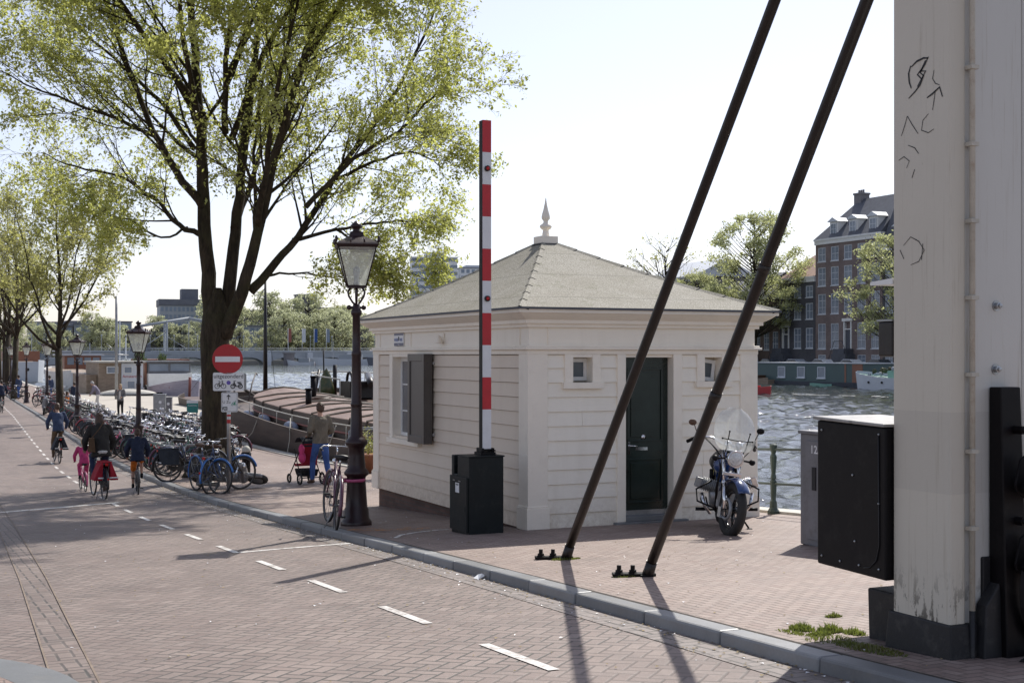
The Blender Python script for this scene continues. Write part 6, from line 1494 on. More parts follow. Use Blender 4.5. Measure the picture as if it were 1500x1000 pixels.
b = MB(); b.tube([(-.43, .16, 1.03), (-.35, .24, 1.10), (-.22, .36, 1.12), (-.1, .42, 1.05), (.1, .42, 1.05), (.22, .36, 1.12), (.35, .24, 1.10), (.43, .16, 1.03)], .012, 10, 0, True, True, ST); hb_ = b.build('handlebar', M['chrome'], MC)
b = MB()
for s in (-1, 1):
    b.tube([(s * .44, .14, 1.02), (s * .36, .235, 1.095)], .021, 10, 0, True, True, ST); b.box(s * .33 - .035, s * .33 + .035, .24, .30, 1.07, 1.13, 0, ST)
    b.tube([(s * .42, .24, 1.05), (s * .33, .32, 1.11)], .007, 6, 0, True, True, ST)
    b.tube([(s * .32, .29, 1.12), (s * .26, .46, 1.04), (s * .14, .50, .92), (s * .05, .46, .84)], .006, 6, 0, True, True, ST)
b.tube([(.30, .30, 1.12), (.20, .52, .98), (.12, .55, .7), (.11, .62, .45)], .005, 6, 0, True, True, ST)
b.build('grip', M['black'], hb_)
for s in (-1, 1):
    b = MB(); b.tube([(s * .36, .26, 1.11), (s * .42, .24, 1.24)], .006, 6, 0, True, True, ST); b.ball((s * .44, .235, 1.26), (.052, .016, .038), 0, 12, 8, ST); b.build('mirror', M['brown'] if s > 0 else M['black'], MC)
b = MB(); vs = []; fs = []; nu, nv = 12, 10
for i in range(nu + 1):
    for j in range(nv + 1):
        u_, v_ = -1 + 2 * i / nu, j / nv
        hw = .265 * (1 - .10 * abs(v_ - .4) * 2) * sqrt(max(0.02, 1 - max(0, (v_ - .55) / .47) ** 2)) * (1 if v_ > .12 else .75 + 2 * v_)
        vs.append((hw * u_, .66 - .10 * u_ * u_ - .16 * v_, 1.00 + .50 * v_))
for i in range(nu):
    for j in range(nv): fs.append((i * (nv + 1) + j, (i + 1) * (nv + 1) + j, (i + 1) * (nv + 1) + j + 1, i * (nv + 1) + j + 1))
b.add(vs, fs, 0, True, ST); ws = b.build('windshield', M['screen'], MC)
b = MB(); b.tube([(-.19, .60, 1.13), (.0, .655, 1.12), (.19, .60, 1.13)], .006, 6, 0, True, True, ST)
for s in (-1, 1): b.tube([(s * .13, .64, 1.22), (s * .12, .60, 1.05), (s * .11, .52, .93)], .006, 6, 0, True, True, ST); b.ball((s * .13, .64, 1.22), .012, 0, 8, 6, ST); b.ball((s * .19, .60, 1.13), .012, 0, 8, 6, ST)
b.build('screen_bracket', M['black'], ws)
b = MB(); cap(b, (0, .28, .84), (0, -.12, .82), .13, .10); cap(b, (-.07, .26, .80), (-.06, -.1, .78), .10, .07); cap(b, (.07, .26, .80), (.06, -.1, .78), .10, .07); remesh(b, .012, M['motoblue'], 'tank', MC, 3)
b = MB(); cap(b, (0, -.18, .78), (0, -.62, .80), .12, .13); cap(b, (-.06, -.3, .77), (-.06, -.6, .78), .1, .1); cap(b, (.06, -.3, .77), (.06, -.6, .78), .1, .1); remesh(b, .014, M['leather'], 'seat', MC, 3)
b = MB(); b.box(-.14, .14, -.22, .30, .30, .56); b.tube([(-.2, .02, .42), (.2, .02, .42)], .14, 18)
b.build('engine', M['steel'], MC, bevel=.02)
for s in (-1, 1):
    b = MB(); R3 = Matrix.Translation((s * .12, .10, .52)) @ Matrix.Rotation(s * radians(72), 4, 'Y')
    for k in range(8): b.lathe([(.085, .02 + k * .022), (.085, .03 + k * .022), (.065, .031 + k * .022), (.065, .041 + k * .022)], (0, 0, 0), 14, 0, R3)
    b.box(-.06, .06, -.07, .07, .19, .26, 0, R3); b.build('cylinder_head', M['chrome'] if s < 0 else M['steel'], MC, bevel=.006)
    b = MB(); b.tube([(s * .30, .18, .46), (s * .27, .26, .32), (s * .20, .12, .22), (s * .20, -.3, .22)], .021, 10); b.tube([(s * .20, -.30, .22), (s * .22, -.85, .30), (s * .22, -1.0, .31)], [.03, .048, .045], 14); b.build('exhaust', M['chrome'], MC)
    b = MB(); b.tube([(s * .14, .16, .26), (s * .33, .14, .26)], .012, 8); b.tube([(s * .26, .14, .265), (s * .37, .13, .265)], .021, 8, 0); b.tube([(s * .17, .32, .30), (s * .36, .30, .38), (s * .37, .29, .52), (s * .18, .26, .62)], .011, 8); b.build('footrest', M['black'], MC)
b = MB()
for s in (-1, 1): b.tube([(s * .05, .40, .95), (s * .13, .32, .55), (s * .14, .25, .26), (s * .14, -.3, .26), (s * .10, -.6, .6)], .016, 8); b.tube([RB + Vector((s * .12, 0, 0)), (s * .15, -.25, .36)], .018, 8); b.tube([RB + Vector((s * .13, 0, .02)), (s * .13, -.55, .68)], .025, 10)
b.tube([(0, .42, .98), (0, .32, .80), (0, -.5, .70)], .022, 8); b.build('frame', M['black'], MC)
b = MB(); b.tube([(-.13, .05, .24), (-.28, -.02, .02)], .012, 8); b.box(-.32, -.26, -.06, .04, .0, .015); b.build('side_stand', M['black'], MC)
b = MB(); b.box(-.09, .09, -1.05, -1.02, .48, .66); b.box(-.04, .04, -1.03, -.97, .66, .74); b.build('number_plate', M['petal'], MC)
# ------------------------------------------------------------ canal houses on the far bank (facades look towards -X)
WM = {}
def window_meshes(w_, h_, cols, rows, arch=False):
    k = (w_, h_, cols, rows)
    if k in WM: return WM[k]
    b = MB(); t = .10
    b.box(-.06, .06, -w_ / 2, w_ / 2, 0, t); b.box(-.06, .06, -w_ / 2, w_ / 2, h_ - t, h_); b.box(-.06, .06, -w_ / 2, -w_ / 2 + t, t, h_ - t); b.box(-.06, .06, w_ / 2 - t, w_ / 2, t, h_ - t)
    for i in range(1, cols): y = -w_ / 2 + w_ * i / cols; b.box(-.04, .03, y - .03, y + .03, t, h_ - t)
    for j in range(1, rows): z = h_ * j / rows; b.box(-.045, .03, -w_ / 2 + t, w_ / 2 - t, z - .03, z + .03)
    b.box(-.16, .02, -w_ / 2 - .08, w_ / 2 + .08, -.12, -.001)
    f = b.mesh('window', [M['farwhite']])
    b = MB(); b.box(.0, .01, -w_ / 2 + .05, w_ / 2 - .05, .05, h_ - .05); p = b.mesh('pane', [M['glassfar']])
    WM[k] = (f, p); return WM[k]
def add_window(parent, x, y, z, w_, h_, cols=2, rows=3):
    f, p = window_meshes(w_, h_, cols, rows)
    o = bpy.data.objects.new('window', f); col.objects.link(o); o.parent = parent; o.location = (x, y, z)
    q = bpy.data.objects.new('pane', p); col.objects.link(q); q.parent = o
    return o
FX = 113.0
def canal_house(label, y0, y1, eave, brick, bays, rows, roof='hip', ridge=None, roofm='slate', dorm=0, door=None, wfrac=.6, x=FX, depth=12, z0=1.3, cols=2, gable=None):
    r0 = root('canal_house', label, 'house', (x, y0, z0), 0, 'canal houses on the far bank')
    L = y1 - y0; e = eave - z0; bw = L / bays; ww = round(bw * wfrac, 2)
    # facade with real openings: piers and spandrels
    b = MB(); zs = sorted(rows, key=lambda r: r[0])
    b.box(.35, depth, 0, L, -1, e)
    zc = -1
    for (a, c) in zs:
        a -= z0; c -= z0; b.box(0, .35, 0, L, zc, a); yy = 0
        for k in range(bays):
            m = (k + .5) * bw; b.box(.002, .35, yy, m - ww / 2, a, c); yy = m + ww / 2
        b.box(.002, .35, yy, L, a, c); zc = c
    b.box(0, .35, 0, L, zc, e); b.build('wall', M[brick], r0)
    for i, (a, c) in enumerate(zs):
        for k in range(bays):
            if door is not None and i == door[1] and k == door[0]: continue
            add_window(r0, .10, (k + .5) * bw, a - z0, ww, round(c - a, 2), cols, 3 if c - a > 2.3 else 2)
    b = MB(); b.box(-.35, .4, -.05, L + .05, e - .0, e + .25); b.box(-.2, .3, -.03, L + .03, e - .5, e - .001); b.build('cornice', M['white'], r0)
    rz = (ridge or eave + 3.5) - z0; b = MB()
    if roof == 'hip':
        vs = [(-.3, -.05, e + .25), (depth, -.05, e + .25), (depth, L + .05, e + .25), (-.3, L + .05, e + .25), (depth * .42, L * .03 + .3, rz), (depth * .42, L - 3.2, rz), (depth * .6, L - 3.2, rz), (depth * .6, L * .03 + .3, rz)]
        b.add(vs, [(0, 4, 5, 3), (3, 5, 6, 2), (2, 6, 7, 1), (1, 7, 4, 0), (4, 7, 6, 5)])
    elif roof == 'mansard':
        b.hexa([(-.2, 0, e + .25), (depth, 0, e + .25), (depth, L, e + .25), (-.2, L, e + .25), (1.4, .5, rz - .8), (depth - 1, .5, rz - .8), (depth - 1, L - .5, rz - .8), (1.4, L - .5, rz - .8)]); b.hexa([(1.4, .5, rz - .8), (depth - 1, .5, rz - .8), (depth - 1, L - .5, rz - .8), (1.4, L - .5, rz - .8), (3, 1, rz), (depth - 3, 1, rz), (depth - 3, L - 1, rz), (3, L - 1, rz)])
    else:
        b.add([(-.2, -.02, e + .25), (depth, -.02, e + .25), (depth, L + .02, e + .25), (-.2, L + .02, e + .25), (depth / 2, -.02, rz), (depth / 2, L + .02, rz)], [(0, 4, 5, 3), (1, 2, 5, 4), (0, 1, 4), (2, 3, 5)])
    rf = b.build('roof', M[roofm], r0)
    for k in range(dorm):
        y = (k + .5) * L / dorm * (bays - .6) / bays + .2; b = MB(); dz = e + .55
        b.box(.4, 3.5, y - .85, y + .85, dz, dz + 1.9); dm = b.build('dormer', M['white'], rf)
        b = MB(); b.add([(.1, y - 1.15, dz + 1.9), (.1, y + 1.15, dz + 1.9), (.1, y, dz + 2.5), (4, y - 1.15, dz + 1.9), (4, y + 1.15, dz + 1.9), (4, y, dz + 2.5)], [(0, 1, 2), (0, 2, 5, 3), (2, 1, 4, 5), (1, 0, 3, 4), (3, 5, 4)]); b.build('dormer_roof', M['farwhite'], rf)
        f, p = window_meshes(1.2, 1.5, 2, 2); o = bpy.data.objects.new('window', f); col.objects.link(o); o.parent = rf; o.location = (.32, y, dz + .15)
        b = MB(); b.box(.31, .318, y - .55, y + .55, dz + .2, dz + 1.6); b.build('pane', M['glassfar'], rf)
    if door is not None:
        k, i = door; a, c = zs[i]; m = (k + .5) * bw
        b = MB(); b.box(.15, .2, m - .6, m + .6, a - z0, c - z0 - .9); dd = b.build('door', M['slate'], r0)
        b = MB(); b.box(-.1, .3, m - ww / 2, m - .6, a - z0, c - z0 + .2); b.box(-.1, .3, m + .6, m + ww / 2, a - z0, c - z0 + .2); b.box(-.2, .3, m - ww / 2 - .2, m + ww / 2 + .2, c - z0 + .2, c - z0 + .6); b.box(-.02, .2, m - .6, m + .6, c - z0 - .9, c - z0 - .75); b.build('door_surround', M['white'], r0)
        b = MB(); st = a - z0; n = 4
        for q in range(n):
            zz = st * (n - q) / n; b.box(-1.6, -.01, m + .8 + q * .35, m + .8 + (q + 1) * .35 - .003, 0, zz); b.box(-1.6, -.01, m - .8 - (q + 1) * .35 + .003, m - .8 - q * .35, 0, zz)
        b.box(-1.6, -.01, m - .8 + .002, m + .8 - .002, 0, st); b.build('stoop', M['slate'], r0)
        b = MB()
        for s in (-1, 1): b.tube([(-1.6, m + s * .8, st + 1), (-1.6, m + s * (.8 + n * .35), 1)], .04, 5)
        b.tube([(-1.6, m - .8, st + 1), (-1.6, m + .8, st + 1)], .04, 5); b.build('stair_rail', M['slate'], r0)
    return r0, rf
h1, rf1 = canal_house('tall purple-brown brick canal house with five floors, slate roof and three white dormers', 134.6, 148.3, 18.7, 'bk1', 5, [(2.3, 3.3), (4.1, 7.5), (8.8, 11.5), (12.6, 15.1), (15.9, 17.8)], 'hip', 24.4, 'slate', 3, (2, 1))
b = MB(); b.box(4.5, 6.0, 9.8, 11.2, 20.5, 23.7); b.box(4.4, 6.1, 9.7, 11.3, 23.7, 23.95)
for q in range(3): b.tube([(5.2, 10.05 + q * .45, 23.95), (5.2, 10.05 + q * .45, 24.4)], .14, 8)
b.build('chimney', M['farbrick'], rf1)
canal_house('dark grey brick canal house with mansard roof, half hidden behind the pillar', 127.6, 134.55, 17.0, 'bk2', 3, [(2.3, 3.3), (4.3, 7.3), (8.6, 11.3), (12.5, 15.0)], 'mansard', 22.8, 'slate', 2)
canal_house('near-black brick canal house left of the tall purple-brown one', 148.35, 156.4, 13.8, 'bk2', 3, [(4.2, 7.0), (8.2, 10.4), (11.2, 12.8)], 'gable', 17.6, 'pantile', 0, (2, 0))
canal_house('brown brick canal house right behind the tall pale tree', 156.45, 163, 11.8, 'bk3', 3, [(4.0, 6.6), (7.8, 10.2)], 'gable', 15.2, 'slate')
labs = ['reddish-brown brick canal house behind the round green bush', 'grey brick canal house with low slate roof behind the trees', 'canal house with long pale upper floor above the hut roof', 'dark canal house among the far trees', 'brown brick canal house in the distant row', 'narrow near-black house in the distant row', 'grey house at the bend of the canal', 'wide brown house past the canal bend', 'dark house past the canal bend', 'small grey house far along the row']
y = 163.05
for i, lb in enumerate(labs):
    L = (7, 8.5, 16, 7, 9, 6, 9, 14, 8, 9)[i]; ev = (12.4, 11.6, 15.5, 11.5, 12.6, 13.2, 11.5, 13.4, 12, 12.4)[i]
    canal_house(lb, y, y + L, ev, ('bk3', 'bk4', 'bk4', 'bk2', 'bk1', 'bk2', 'bk4', 'bk3', 'bk2', 'bk4')[i], max(2, int(L / 2.6)), [(3.4, 5.8), (7.2, 9.6)], 'gable', ev + 3.2, ('slate', 'slate', 'farwhite', 'pantile', 'slate', 'pantile', 'slate', 'slate', 'pantile', 'slate')[i], x=FX + max(0, (y - 235) * .22))
    y += L + .05
# quay wall ledge and lamp on the far bank
b = MB(); b.box(104.7, 105.3, -100, 240, 1.3, 1.42); b.box(104.92, 104.995, -100, 240, -1, 1.3); struct(b.build('far_quay_edge', M['quaystone']))
# parked cars on the far quay
def make_car(label, paintm, loc, rz, van=False):
    r0 = root('parked_car', label, 'car', loc, rz, 'cars parked on the far quay')
    P = [(-2.1, .35), (-2.15, .75), (-1.95, .92), (-1.55, 1.0), (-1.0, 1.42), (.35, 1.45), (1.05, .98), (1.95, .82), (2.15, .6), (2.1, .3)] if not van else [(-2.3, .4), (-2.35, 1.2), (-2.2, 1.85), (.9, 1.9), (1.6, 1.15), (2.3, .95), (2.4, .6), (2.3, .35)]
    b = MB(); b.prism(P, -.82, .82, 0, Matrix.Rotation(radians(90), 4, 'Z') @ Matrix.Rotation(radians(90), 4, 'X')); b.build('body', paintm, r0, bevel=.08)
    b = MB(); Q = [(-1.5, 1.02), (-1.0, 1.36), (.3, 1.38), (.9, 1.02)] if not van else [(.2, 1.2), (.2, 1.7), (.9, 1.72), (1.4, 1.2)]
    b.prism(Q, -.835, .835, 0, Matrix.Rotation(radians(90), 4, 'Z') @ Matrix.Rotation(radians(90), 4, 'X')); b.build('side_window', M['glass'], r0)
    b = MB(); b.hexa([(-.7, .42, 1.405), (.7, .42, 1.405), (.75, 1.02, 1.02), (-.75, 1.02, 1.02), (-.7, .44, 1.42), (.7, .44, 1.42), (.75, 1.06, 1.04), (-.75, 1.06, 1.04)]); b.build('windscreen', M['glass'], r0)
    for y_ in (-1.35, 1.35):
        for s in (-1, 1):
            b = MB(); b.tube([(s * .68, y_, .32), (s * .86, y_, .32)], .32, 18); w_ = b.build('wheel', M['rubber'], r0); b = MB(); b.tube([(s * .855, y_, .32), (s * .87, y_, .32)], .2, 12); b.build('rim', M['steel'], w_)
    for s in (-1, 1): b = MB(); b.ball((s * .6, 2.08, .68), (.16, .06, .09), 0, 10, 6); b.build('headlight', M['signwhite'], r0)
    return r0
silver = paint('car_silver', (.35, .38, .42), .25, .08, 3, .02, coat=.6); cw = paint('car_white', (.68, .70, .72), .25, .05, 3, .02, coat=.6); cdark = paint('car_dark', (.05, .06, .08), .22, .1, 3, .02, coat=.6)
for (y, pm_, van, lb) in ((157, silver, True, 'silver van parked on the far quay behind the green bush'), (151, cdark, False, 'dark car parked on the far quay left of the pale one'), (145.2, silver, False, 'pale grey car parked on the far quay in front of the tall house'), (139.5, cw, False, 'white car parked on the far quay, left of the house stairs'), (133.8, cw, False, 'white car parked on the far quay right above the houseboat door'), (128.5, cdark, False, 'dark car parked on the far quay near the pillar'), (163.5, cw, True, 'white van parked on the far quay at the left end')):
    make_car(lb, pm_, (107.2, y, QZ), radians(R.uniform(-3, 3)), van)

# ------------------------------------------------------------ boats
def make_hull(name, mat, parent, L, B, H, bow=.3, sheer=.5, deckm=None, draft=.8, stern=.6, bluff=.5, bul=.25, smooth=True):
    """hull along +Y (bow at +L/2), waterline z=0"""
    b = MB(); n = 22; vs = []; fs = []; ring_n = 12
    for i in range(n + 1):
        t = i / n; y = -L / 2 + L * t
        if t > 1 - bow: q = (t - (1 - bow)) / bow; q = min(q, 1.0); w_ = max(0.0, 1 - q ** (2 + bluff * 4)) ** (.5 + .3 * (1 - bluff))
        elif t < .15: w_ = stern + (1 - stern) * sin(t / .15 * pi / 2)
        else: w_ = 1
        w_ = max(w_, .015) * B / 2; z = H + sheer * max(0, (t - .45) / .55) ** 2 + sheer * .35 * max(0, (.3 - t) / .3) ** 2
        rake = (z) * .25 * max(0, (t - .9) / .1)
        P = [(0, -draft), (.75 * w_, -draft * .9), (.93 * w_, -.1), (w_, z), (w_ * 1.0 - .07 if w_ > .1 else 0, z), (w_ - .07 if w_ > .1 else 0, z - bul)]
        full = [(-x, q) for x, q in reversed(P)][:6]
        ring_ = [(-P[5][0], P[5][1]), (-P[4][0], P[4][1]), (-P[3][0], P[3][1]), (-P[2][0], P[2][1]), (-P[1][0], P[1][1]), (0, -draft), (P[1][0], P[1][1]), (P[2][0], P[2][1]), (P[3][0], P[3][1]), (P[4][0], P[4][1]), (P[5][0], P[5][1])]
        for x, q in ring_: vs.append((x, y + (rake if q > 0 else 0), q))
    k = 11
    for i in range(n):
        for j in range(k - 1): fs.append((i * k + j, i * k + j + 1, (i + 1) * k + j + 1, (i + 1) * k + j))
    fs.append(tuple(range(k)))
    b.add(vs, fs, 0, False)
    b.add([v for i in range(n + 1) for v in (vs[i * k], vs[i * k + k - 1])], [(2 * i, 2 * i + 1, 2 * i + 3, 2 * i + 2) for i in range(n)], 1)
    o = b.build(name, [mat, deckm or M['tarp']], parent); return o
# near barge
BG = root('moored_barge', 'long dark moored barge with red-brown hatch covers and two black stove pipes', 'barge', (14.0, 40.3, WATER))
make_hull('hull', M['hulldark'], BG, 33, 4.8, 1.28, .16, .75, M['hulldark'], bluff=.9)
b = MB(); n = 34
def hz_(y): return 1.80 + .42 * max(0, (y - 1) / 12) ** 2
vs = []; fs = []
ys_ = [-15 + i * 28 / n for i in range(n + 1)]
for y in ys_:
    q = max(0, (y - 9.0) / 4.0); w_ = 1.85 * (1 - .45 * q ** 2.5)
    for x, dz in ((-1, -.85), (-1, 0), (-.98, .02), (-.5, .15), (0, .20), (.5, .15), (.98, .02), (1, 0), (1, -.85)): vs.append((x * w_, y, hz_(y) + dz))
for i in range(n):
    for j in range(8): fs.append((i * 9 + j, (i + 1) * 9 + j, (i + 1) * 9 + j + 1, i * 9 + j + 1))
fs.append(tuple(range(8, -1, -1))); fs.append(tuple(n * 9 + j for j in range(9)))
b.add(vs, fs); b.mi = [0 if (i < n * 8 and 1 <= i % 8 <= 6) else 1 for i in range(len(b.f))]
hc = b.build('hatch_cover', [M['hatch'], M['hatchside']], BG)
b = MB()
for y in [-14 + k * 2.05 for k in range(14)]:
    i = min(range(n + 1), key=lambda q: abs(ys_[q] - y)); w_ = abs(vs[i * 9 + 1][0]); yy = ys_[i]
    P = [(x * w_, yy, hz_(yy) + dz + .03) for x, dz in ((-1.02, -.16), (-1.01, .0), (-.5, .15), (0, .20), (.5, .15), (1.01, .0), (1.02, -.16))]
    b.tube(P, .035, 4, 0, True, False)
b.build('hatch_batten', M['hulldark'], hc)
b = MB()
for s in (-1, 1): b.tube([(s * (abs(vs[i * 9][0]) + .02), ys_[i], hz_(ys_[i]) - .42) for i in range(n + 1)], .035, 5)
b.build('red_stripe', M['stripe'], BG)
for (x, y, h_) in ((-.95, 5.9, .55), (.0, 8.6, .85)):
    b = MB(); z = hz_(y) + .1; b.tube([(x, y, z - .1), (x, y, z + h_)], .11, 14); b.tube([(x, y, z + h_), (x, y, z + h_ + .05)], .13, 14); b.build('stove_pipe', M['black'], BG)
b = MB()
for k in range(5): b.torus((-.1 + .1 * sin(k * 2.), 7.0 + .09 * k, hz_(7) + .21 + .02 * k), .42 - .03 * k, .022, 'Z', 22, 5)
b.build('rope_coil', M['brown'], BG)
b = MB(); RL_ = [(-2.34, y, 1.33 + .75 * max(0, (y + 1.65) / 18.15) ** 2 + .38) for y in range(-15, 12)]; b.tube(RL_, .02, 6)
for (x, y, z) in RL_[::2]: b.tube([(x, y, z - .42), (x, y, z)], .015, 5)
b.build('side_rail', M['tarp'], BG)
b = MB()
for (y, yq) in ((-2, -1.0), (3.2, 2.6), (7.4, 8.8)): b.tube([(-2.34, y, 1.65), (-2.45, (y + yq) / 2, .9), (-2.6, yq, .55)], .018, 5)
b.build('mooring_line', M['tarp'], BG)
b = MB()
for y in (-4.0, 0.3, 4.2, 8.0, 10.5): b.ball((-2.05, y, 1.2 + .02 * y), (.17, .8, .22), 0, 12, 8)
b.build('side_deck_cover', M['bluegrey'], BG)
b = MB(); b.tube([(0, 14.5, 1.9), (0, 14.5, 2.35)], .12, 10); b.tube([(-.5, 14.5, 2.1), (.5, 14.5, 2.1)], .07, 8); b.tube([(-1.3, 13.6, 1.9), (-.9, 14.6, 2.6), (-.6, 15.2, 3.0), (-.4, 15.8, 2.9)], .03, 6); b.build('bow_winch', M['hulldark'], BG)
b = MB(); b.tube([(-2.55, -15, .3), (-2.55, 11, .35)], .05, 6); b.build('rubbing_strake', M['hulldark'], BG)
# flower pots and gangway frame on the quay beside the barge
for (x, y, lb, m_) in ((10.75, 32.5, 'terracotta pot with yellow-green shrub on the quay behind the man', 'terracotta'), (10.9, 31.0, 'lower terracotta pot with dark green shrub on the quay edge', 'terracotta')):
    p0 = root('plant_pot', lb, 'plant pot', (x, y, G(y))); b = MB(); b.lathe([(.20, 0), (.27, .42), (.30, .43), (.30, .48), (.26, .48)], (0, 0, 0), 18); b.build('pot', M[m_], p0)
    g = MB(); rr = random.Random(int(x * 10))
    for k in range(420):
        v = Vector((rr.gauss(0, .17), rr.gauss(0, .17), .72 + rr.gauss(0, .17))); a = Vector((rr.gauss(0, 1), rr.gauss(0, 1), rr.gauss(0, 1))).normalized(); c = a.orthogonal().normalized(); s_ = .035
        g.add([v - a * s_, v + c * s_ * .5, v + a * s_, v - c * s_ * .5], [(0, 1, 2, 3)])
    for k in range(9): g.tube([(0, 0, .45), (rr.gauss(0, .1), rr.gauss(0, .1), .85)], .006, 4)
    g.build('foliage', M['leaf'] if y > 32 else M['leafdark'], p0)
gw = root('gangway', 'grey tubular gangway handrails leading from the quay onto the barge', 'gangway', (11.0, 34.2, G(34.2)))
b = MB(); b.box(-.1, 1.6, -.4, .4, -.02, .03); b.build('deck', M['wood'], gw)
for s in (-1, 1): b = MB(); b.tube([(-.1, s * .4, 0), (-.1, s * .4, 1.0), (.0, s * .4, 1.08), (1.5, s * .4, 1.08), (1.6, s * .4, 1.0), (1.6, s * .4, 0)], .025, 8); b.tube([(-.1, s * .4, .55), (1.6, s * .4, .55)], .018, 8); b.tube([(.75, s * .4, 0), (.75, s * .4, 1.08)], .018, 8); b.build('handrail', M['steel'], gw)
# second barge farther out
def simple_boat(name, label, loc, rz, L, B, H, hullm, sheer=.5, deckm='tarp', bow=.3, bluff=.3, cat='boat', stern=.6):
    r0 = root(name, label, cat, loc, rz); make_hull('hull', M[hullm], r0, L, B, H, bow, sheer, M[deckm], .6, stern, bluff); return r0
B2 = simple_boat('moored_ship', 'rusty dark moored ship bow with curved railing beyond the barge, right of the lamp post', (22.6, 60, WATER), 0, 32, 5, 1.35, 'hulldark', .5, 'brown', .2, .8)
b = MB(); P = [(2.3, 6 + .0, 2.5), (2.2, 10, 2.6), (1.6, 13.8, 2.75), (0, 15.6, 2.8), (-1.6, 13.8, 2.75), (-2.2, 10, 2.6), (-2.3, 6, 2.5)]; b.tube(P, .04, 6)
for (x, y, z) in P: b.tube([(x, y, 1.4), (x, y, z)], .03, 5)
b.build('bow_railing', M['tarp'], B2)
b = MB(); b.tube([(-.6, 12.5, 1.5), (-.6, 12.5, 3.2)], .12, 8); b.tube([(-1.5, 13.4, 1.6), (-1.1, 13.9, 2.9)], .09, 8); b.box(-.5, 1.2, 10, 12, 1.4, 2.3); b.tube([(.4, 9, 2.1), (1.2, 12, 2.6)], .2, 10); b.torus((-.2, 11, 2.3), .5, .08, 'X', 16, 6); b.tube([(1.6, 11, 1.5), (1.6, 11, 3.0)], .16, 10); b.build('windlass', M['rod'], B2)
b = MB(); b.lathe([(.5, 0), (.42, .6), (.25, 1.2), (.0, 1.6)], (-1.6, 10.8, 1.45), 12); b.build('potted_conifer', M['leafdark'], B2)
b = MB(); b.tube([(-1.1, 12.9, 1.4), (-1.15, 12.9, 4.1)], .045, 6); b.build('flagstaff', M['rod'], B2)
B3 = simple_boat('sailing_barge', 'black sailing barge with a bare dark mast beyond the bow of the near barge', (18.3, 82, WATER), radians(180), 18, 4.2, .95, 'hulldark', .7, 'brown', .25, .7)
b = MB(); b.tube([(-.2, 7.6, .8), (-.2, 7.6, 4.5), (-.2, 7.6, 8.0)], [.14, .11, .06], 10); b.ball((-.2, 7.6, 8.05), .12); b.tube([(-.2, 7.6, 1.0), (-.6, 7.8, 1.5), (-.3, 7.3, 1.9)], .08, 6); b.build('mast', M['rod'], B3)
b = MB()
for (x, y) in ((-2, 3), (2, 3), (0, -8), (1.5, -6)): b.tube([(-.2, 7.6, 7.6), (x, y, 1.2)], .012, 4)
b.build('rigging', M['rod'], B3)
b = MB(); b.box(-1.2, 1.2, -4, 4, .9, 1.6); b.tube([(1.2, 6, 1), (1.2, 6, 2.6)], .07, 6); b.tube([(.2, 8.6, 1.2), (1.5, 9.6, 1.9), (2.2, 9.9, 2.4)], .09, 6); b.build('cabin', M['hulldark'], B3, bevel=.05)
# purple-hulled ship, bow towards the camera
B4 = simple_boat('purple_ship', 'moored ship with dusty purple hull, bow forward, grey wheelhouse over white cabin', (21.1, 121, WATER), radians(180), 21, 5.2, .75, 'hullpurple', 1.0, 'tarp', .38, .15)
b = MB(); b.box(-1.9, 1.9, -6, 2.2, .9, 2.15); b.build('cabin', M['white'], B4, bevel=.05)
b = MB(); b.box(-1.85, 1.85, -4.5, 1.6, 2.15, 3.1); b.box(-2.1, 2.1, -4.8, 2.0, 3.1, 3.25); wh_ = b.build('wheelhouse', M['cabinet'], B4, bevel=.03)
b = MB(); b.box(-1.72, -.1, 1.61, 1.64, 2.35, 2.98); b.box(.1, 1.72, 1.61, 1.64, 2.35, 2.98); b.build('windscreen', M['glassfar'], wh_)
b = MB(); b.box(1.9, 2.05, -3.2, 1.4, .9, 3.1); b.build('brown_post', M['orange'], wh_)
b = MB(); b.tube([(0, 10.75, -.2), (0, 10.95, 1.3), (0, 11.0, 1.95)], .11, 8)
for s in (-1, 1): b.tube([(s * 1.15, 9.0, 1.1), (s * 1.22, 9.12, 1.1)], .15, 10)
b.build('stem_post', M['stripe'], B4)
b = MB()
for y in (1, 3.5, 6): b.torus((2.72, y, .9), .28, .09, 'X', 14, 6)
b.build('tyre_fender', M['rubber'], B4)
# wooden houseboat with white side
B5 = simple_boat('wooden_houseboat', 'houseboat with weathered wooden cabin and white panel side by the grey pole', (16.4, 122, WATER), 0, 20, 5.2, .55, 'hulldark', .1, 'wood', .1, .9, 'houseboat', .9)
b = MB(); b.box(-1.7, .1, -6, 3, .3, 3.1); b.box(-2.6, -1.75, -5, 5, .3, 2.1); w5 = b.build('wooden_cabin', M['wood'], B5)
b = MB(); b.box(.12, 1.9, -6.1, 3, .3, 3.05); b.build('white_panel', M['farwhite'], B5)
b = MB(); b.box(-1.9, 2.1, -6.4, 3.2, 3.1, 3.25); b.build('flat_roof', M['tarp'], B5)
for (x0, x1, z0_, z1_) in ((-1.1, -.15, 2.2, 2.8), (.3, 1.0, 2.2, 2.8), (.55, 1.25, .9, 1.6)):
    b = MB(); y_ = -6.13; b.box(x0, x1, y_ - .03, y_, z0_, z0_ + .06); b.box(x0, x1, y_ - .03, y_, z1_ - .06, z1_); b.box(x0, x0 + .06, y_ - .03, y_, z0_ + .06, z1_ - .06); b.box(x1 - .06, x1, y_ - .03, y_, z0_ + .06, z1_ - .06); wf = b.build('window_frame', M['white'], B5)
    b = MB(); b.box(x0 + .05, x1 - .05, y_ - .02, y_ - .01, z0_ + .05, z1_ - .05); b.build('pane', M['glassfar'], wf)
text_mesh('Amsterdam', .34, M['signred'], 'lettering', B5, (1.0, -6.12, 1.95), (radians(90), 0, 0))
